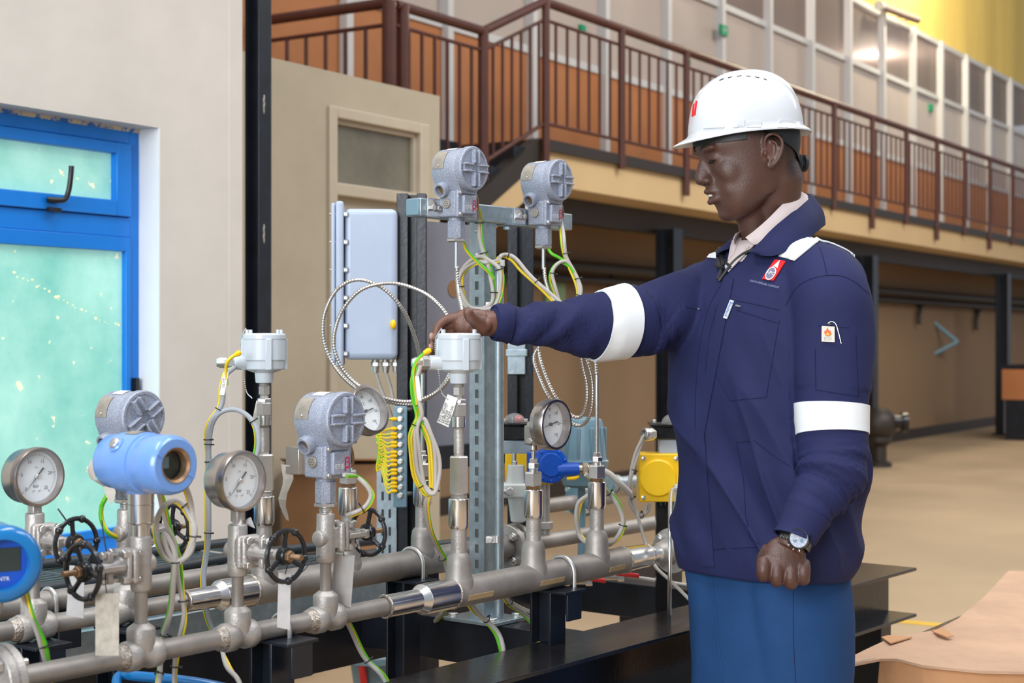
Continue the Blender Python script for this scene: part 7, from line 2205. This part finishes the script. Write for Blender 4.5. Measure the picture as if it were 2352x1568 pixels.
# soften cheeks, brow and jaw without losing ears, lips, nose and fingers
rel0 = bco - np.array(HO); gx = rel0 @ np.array(hf) / HSC; gy = rel0 @ np.array(hl) / HSC; gz = rel0 @ np.array(hu) / HSC
hm = (np.abs(rel0) < 0.19).all(1)
wsm = hm * 1.0
wsm *= 1 - 0.85 * np.exp(-(((gx - 0.106) / 0.016) ** 2 + (gy / 0.022) ** 2 + ((gz + 0.018) / 0.018) ** 2))
wsm *= 1 - 0.85 * np.exp(-(((gx - 0.095) / 0.016) ** 2 + (gy / 0.026) ** 2 + ((gz + 0.056) / 0.016) ** 2))
wsm *= np.where((np.abs(gy) > 0.0715) & (np.abs(gx + 0.016) < 0.035), 0.0, 1.0)
ed = np.array([(f[i], f[(i + 1) % len(f)]) for f in bfs for i in range(len(f))])
deg = np.bincount(ed[:, 0], minlength=len(bco)).astype(float); deg[deg == 0] = 1
for it in range(24):
    acc = np.stack([np.bincount(ed[:, 0], weights=bco[ed[:, 1], c_], minlength=len(bco)) for c_ in range(3)], 1) / deg[:, None]
    bco = bco + (acc - bco) * (0.55 * wsm)[:, None]
# skin tone by place on the body
tone = np.ones((len(bco), 3)) * np.array([0.080, 0.034, 0.024])
rel = bco - np.array(HO); hx = rel @ np.array(hf) / HSC; hy = rel @ np.array(hl) / HSC; hz_ = rel @ np.array(hu) / HSC
def ss(a, b, x): t = np.clip((x - a) / (b - a), 0, 1); return t * t * (3 - 2 * t)
head = (np.abs(rel) < 0.2).all(1)
hairline = ss(0.0, 0.03, hz_ - (0.022 + 0.55 * np.clip(hx - 0.0, -1, 0.2)) ) * ss(0.062, 0.040, hx)
nape = ss(-0.045, -0.065, hx) * ss(-0.075, -0.035, hz_)
hair = np.clip(hairline + nape, 0, 1) * head * (np.abs(hy) < 0.0775)
tone *= (1 - 0.72 * hair)[:, None]
lips = head * np.exp(-(((hx - 0.097) / 0.012) ** 2 + (hy / 0.024) ** 2 + ((hz_ + 0.057) / 0.012) ** 2) ** 2)
tone = tone * (1 - lips[:, None] * 0.35) + lips[:, None] * 0.35 * np.array([0.11, 0.035, 0.035])
inner_ear = head * np.exp(-(((hx + 0.018) / 0.012) ** 2 + ((hz_ - 0.004) / 0.02) ** 2) ** 2) * (np.abs(hy) > 0.073)
tone = tone * (1 - inner_ear[:, None] * 0.4) + inner_ear[:, None] * 0.4 * np.array([0.16, 0.06, 0.04])
hp_ = np.array(P(1060, 760, 3.17)); dh = np.linalg.norm(bco - hp_, axis=1)
palm = (dh < 0.12) * np.clip(-bno[:, 1], 0, 1)
tone = tone * (1 - palm[:, None] * 0.7) + palm[:, None] * 0.7 * np.array([0.17, 0.068, 0.042])
# fine relief: creases in the palm, stubble pits
msk = mat('skin', (0.09, 0.045, 0.035), 0.44, 0, 0.0, 30, bump=0.16, bscale=420, spec=0.6, sss=0.06)
nt = msk.node_tree; at = nt.nodes.new('ShaderNodeVertexColor'); at.layer_name = 'tone'
nt.links.new(at.outputs['Color'], nt.nodes['Principled BSDF'].inputs['Base Color'])
body = raw('body', bco, bfs, [msk], man, tone)
BB = bvh_of(bco, bfs)
# eyes, brows, teeth, nails
def onskin(p, off):
    h, n_, i_, d_ = BB.find_nearest(p); return h + n_ * off if n_.dot(h - HO) > 0 else h - n_ * off
for s in (-1, 1):
    mb = MB(); mb.tube([onskin(q, 0.0002) for q in catmull([H(0.0875, s * 0.019, 0.0105), H(0.0925, s * 0.027, 0.0085), H(0.0905, s * 0.036, 0.0085), H(0.083, s * 0.044, 0.0105)], 6)], [0.0012] * 4 + [0.0036] * 11 + [0.0012] * 4, 8); part('eye', mb, 'eyedark', body)
    mb = MB(); mb.tube([onskin(q, -0.0012) for q in catmull([H(0.100, s * 0.013, 0.037), H(0.1005, s * 0.026, 0.043), H(0.094, s * 0.038, 0.044), H(0.082, s * 0.050, 0.040)], 6)], [0.0018] * 4 + [0.0036] * 11 + [0.0014] * 4, 8); part('eyebrow', mb, mat('brow_hair', (0.012, 0.008, 0.007), 0.8), body)
mb = MB(); mb.tube(catmull([H(0.080, -0.022, -0.054), H(0.090, -0.012, -0.054), H(0.0945, 0, -0.054), H(0.090, 0.012, -0.054), H(0.080, 0.022, -0.054)], 4), 0.0042, 10); part('teeth', mb, 'teeth', body)
mb = MB(); mb.tube(catmull([H(0.083, -0.023, -0.0575), H(0.092, -0.012, -0.0595), H(0.0960, 0, -0.0600), H(0.092, 0.012, -0.0595), H(0.083, 0.023, -0.0575)], 4), 0.0022, 8); part('mouth_gap', mb, 'eyedark', body)  # dark tube stands in for the shade between the lips
for px, py, a in ((992, 772, 0.0052), (990, 796, 0.0050)):
    q, n_ = proj(BB, px, py, 0.0008); mb = MB(); mb.ell(q, (a, 0.002, a * 1.4)); part('nail', mb, 'nail', body)

# ---------------- helmet
hel = thing('safety_helmet', 'white ridged safety helmet worn by the worker', 'helmet', P(1703, 320, 3.35))
pt = R(5.5)
gf = f0 * math.cos(pt) - Z * math.sin(pt); gu = Z * math.cos(pt) + f0 * math.sin(pt)
GO = P(1712, 303, 3.352)
def G_(x, y, z): return GO + gf * x + hl * y + gu * z
NA, NE = 96, 26
def dome(phi, e, grow=0.0):
    c, s = math.cos(phi), math.sin(phi)
    ax = 0.122 if c > 0 else 0.122; ay = 0.104
    ex = 2.35
    rh = math.cos(e) ** (2 / 2.3); zz_ = math.sin(e) ** (2 / 2.12)
    x = (ax + grow) * math.copysign(abs(c) ** (2 / ex), c) * rh
    y = (ay + grow) * math.copysign(abs(s) ** (2 / ex), s) * rh
    z = (0.123 + grow) * zz_
    x += -0.006 * zz_
    # raised crown ridge
    rg = max(0.0, 1 - (abs(y) / 0.040) ** 6) if abs(y) < 0.040 else 0.0
    if z > 0.03: z += 0.0085 * rg * min(1, (z - 0.03) / 0.05); x *= 1 + 0.03 * rg * min(1, (z - 0.03) / 0.05)
    return x, y, z
mb = MB(); rings = []
prof = []
for k in range(NE + 1):
    e = math.pi / 2 * (1 - k / NE) * 0.999 + 0.0006
    rings.append([G_(*dome(2 * math.pi * j / NA, e)) for j in range(NA)])
def brim(j, out, dz):
    phi = 2 * math.pi * j / NA; c, s = math.cos(phi), math.sin(phi)
    x, y, z = dome(phi, 0.0006)
    fr_ = max(0, c); pk = 0.031 * fr_ ** 3 + 0.011 * max(0, -c) ** 2 + 0.007
    dirx = c; diry = s
    return G_(x + dirx * pk * out, y + diry * pk * out * 0.9, z + dz - 0.018 * out * (0.35 + 0.65 * fr_ ** 2 + 0.35 * max(0, -c) ** 2))
for o_ in (0.3, 0.65, 0.95): rings.append([brim(j, o_, 0.0) for j in range(NA)])
rings.append([brim(j, 1.0, -0.002) for j in range(NA)])
rings.append([brim(j, 0.95, -0.0042) for j in range(NA)])
rings.append([brim(j, 0.3, -0.004) for j in range(NA)])
for k in range(NE - 1, 3, -3):
    e = math.pi / 2 * (1 - k / NE) * 0.999 + 0.0006
    rings.append([G_(*dome(2 * math.pi * j / NA, e, -0.004)) for j in range(NA)])
mb.loft(rings, caps=True)
shell = part('shell', mb, 'helmet', hel, smooth=60)
GB = BVHTree.FromPolygons([tuple(v) for v in mb.v], mb.f)
for k in range(6):
    pts = [(1652, 185), (1672, 179), (1692, 175.5), (1714, 175), (1734, 177), (1754, 181.5)][k]
    nx_ = [(1662, 181), (1681, 177), (1703, 174.5), (1724, 175.5), (1744, 179), (1761, 184)][k]
    part('vent_slot', seam(GB, [pts, nx_], 0.0011, 0.0004, 3), 'ink', shell)
for quad in ([(1626, 275), (1660, 272), (1664, 293), (1616, 295)], [(1684, 278), (1710, 276), (1710, 292), (1684, 293)], [(1714, 280), (1748, 279), (1748, 293), (1714, 293)], [(1790, 274), (1818, 276), (1824, 294), (1786, 293)]):
    part('side_boss', patch(GB, quad, 8, 5, 0.0028, 0.004), 'helmet', shell)
for quad in ([(1598, 232), (1602, 231), (1598, 264), (1594, 266)], [(1592, 240), (1596, 237), (1593, 268), (1589, 268)]):
    part('front_logo', patch(GB, quad, 3, 6, 0.0008, 0.002), 'logored', shell)
# harness: brow pad, rear strap, ratchet knob
mb = MB(); rows = []
for k in range(25):
    a = R(-75 + 150 * k / 24)
    for dz in (0.000, -0.016): rows.append((a, dz))
vs = []
for a, dz in rows:
    vs.append(G_(0.1165 * math.cos(a), 0.0905 * math.sin(a), dz - 0.008))
mb.add(vs, [(2 * k, 2 * k + 1, 2 * k + 3, 2 * k + 2) for k in range(24)]); mb.add([GO + (v_ - GO) * 0.96 for v_ in vs], [(2 * k, 2 * k + 2, 2 * k + 3, 2 * k + 1) for k in range(24)])
part('brow_band', mb, 'harness', hel)
mb = MB(); vs = []; n = 34; RW_ = 4
for k in range(n + 1):
    a = R(84 + 192 * k / n)               # from his left side round the back to his right
    w_ = 1 - abs(k / n - 0.5) * 2         # 1 at the very back
    zt_ = 0.004 - 0.030 * w_ ** 3; zb_2 = -0.006 - 0.086 * w_ ** 1.25
    for j in range(RW_ + 1):
        z_ = zt_ + (zb_2 - zt_) * j / RW_
        o2 = G_(0.22 * math.cos(a), 0.22 * math.sin(a), z_); c2 = G_(0, 0, z_)
        h, n_, i_, d_ = BB.ray_cast(o2, (c2 - o2).normalized())
        if h is None: h = c2 + (o2 - c2).normalized() * 0.09
        vs.append(h + (o2 - c2).normalized() * 0.0045)
W3 = RW_ + 1
mb.add(vs, [(W3 * k + j, W3 * k + j + 1, W3 * (k + 1) + j + 1, W3 * (k + 1) + j) for k in range(n) for j in range(RW_)])
part('nape_strap', mb, 'harness', hel)
kc = vs[W3 * (n // 2) + RW_ - 1]
mb = MB(); kd = (-gf * 0.98 - Z * 0.1).normalized(); mb.lathe([(-0.010, 0.010), (-0.002, 0.019), (0.003, 0.0195), (0.005, 0.012), (0.010, 0.012), (0.011, 0.0185), (0.016, 0.0185), (0.019, 0.015)], kc, kd, 28); part('ratchet_knob', mb, 'harness', hel)

# ---------------- wrist watch
wc = P(1826, 1243, 3.078)
wt = thing('wrist_watch', 'gunmetal wrist watch with a pale dial on the worker\'s hanging arm', 'watch', wc - Z * 0.02)
ad = (P(1845, 1192, 3.092) - P(1812, 1262, 3.076)).normalized()
wu, wv, _ = basis(ad, -Y)
link = None
RWx = 0.0315
for k in range(22):
    a = 2 * math.pi * k / 22
    d = wu * math.cos(a) + wv * math.sin(a); t_ = ad.cross(d)
    if math.cos(a + 0.12) > 0.80: continue
    mb = MB(); mb.box(wc + d * RWx, (0.0032, 0.0082, 0.018), (d, t_, ad)); part('strap_link', mb, 'watchm', wt, bevel=0.0008)
wn = (wu * math.cos(-0.12) + wv * math.sin(-0.12)).normalized()
fc = wc + wn * 0.031
mb = MB(); mb.lathe([(-0.005, 0.017), (0.0, 0.0205), (0.006, 0.0205), (0.008, 0.0190), (0.0078, 0.0175)], fc, wn, 40, open=True); mb.lathe([(-0.005, 0.018), (0.004, 0.018)], fc, wn, 30); part('case', mb, 'watchm', wt)
mb = MB(); mb.lathe([(0.005, 0.0178), (0.0062, 0.0178)], fc, wn, 36); dl = part('dial', mb, 'watchd', wt)
w1, w2, _ = basis(wn, ad)
for k in range(12):
    a = 2 * math.pi * k / 12; d = w1 * math.cos(a) + w2 * math.sin(a)
    mb = MB(); mb.box(fc + wn * 0.0066 + d * 0.0145, (0.0034, 0.0011, 0.0006), (d, wn.cross(d), wn)); part('hour_mark', mb, 'sticker', dl)
for a, L in ((0.6, 0.012), (2.2, 0.0085)):
    d = w1 * math.cos(a) + w2 * math.sin(a); mb = MB(); mb.box(fc + wn * 0.0070 + d * L / 2, (L, 0.0011, 0.0005), (d, wn.cross(d), wn)); part('hand', mb, 'sticker', dl)
for k in range(3):
    a = 2.1 * k + 0.4; d = w1 * math.cos(a) + w2 * math.sin(a); mb = MB(); mb.lathe([(0.0062, 0.0038), (0.0066, 0.0038)], fc + d * 0.0078, wn, 18); part('subdial', mb, 'greyblue', dl)
for q in (-1, 0, 1):
    d = (-ad * 0.92 + ad.cross(wn) * q * 0.55).normalized(); mb = MB(); mb.cyl(fc + d * 0.0195 + wn * 0.002, fc + d * 0.0245 + wn * 0.002, 0.0019, n=10); part('push_button', mb, 'case', wt)
# ================================================================== groups of repeats
GR = {'gate_valve': 'small gate valves on the pipe runs', 'pressure_gauge': 'round pressure gauges on the valves', 'pressure_transmitter': 'pressure transmitters on the skid',
      'temperature_transmitter': 'light grey temperature heads', 'dial_thermometer': 'dial thermometers', 'thermowell': 'thermowells', 'cable_bundle': 'bundled instrument cables', 'earth_wire': 'green and yellow earth wires',
      'flexible_conduit': 'flexible steel conduits', 'hanging_tag': 'blank steel tags on the pipes', 'steel_tag': 'stamped tags on chains', 'paper_tag': 'paper tags', 'tag_wire': 'thin tag wires', 'pipe_run': 'parallel pipe runs',
      'cable_marker': 'white cable markers', 'signal_cable': 'single pale cables', 'power_cable': 'black cables on the grating', 'switch_box': 'black switch boxes', 'actuator': 'yellow actuators', 'actuator_bracket': 'actuator brackets',
      'ball_valve': 'red lever ball valves', 'mezzanine_column': 'columns under the mezzanine', 'service_pipe': 'service pipes under the mezzanine', 'wall_hook': 'dark hooks on the tan wall', 'exit_sign': 'green exit signs'}
for o in list(bpy.data.objects):
    if o.parent is None and 'category' in o:
        b = o.name.split('.')[0]
        if b in GR: o['group'] = GR[b]
bpy.context.view_layer.update()
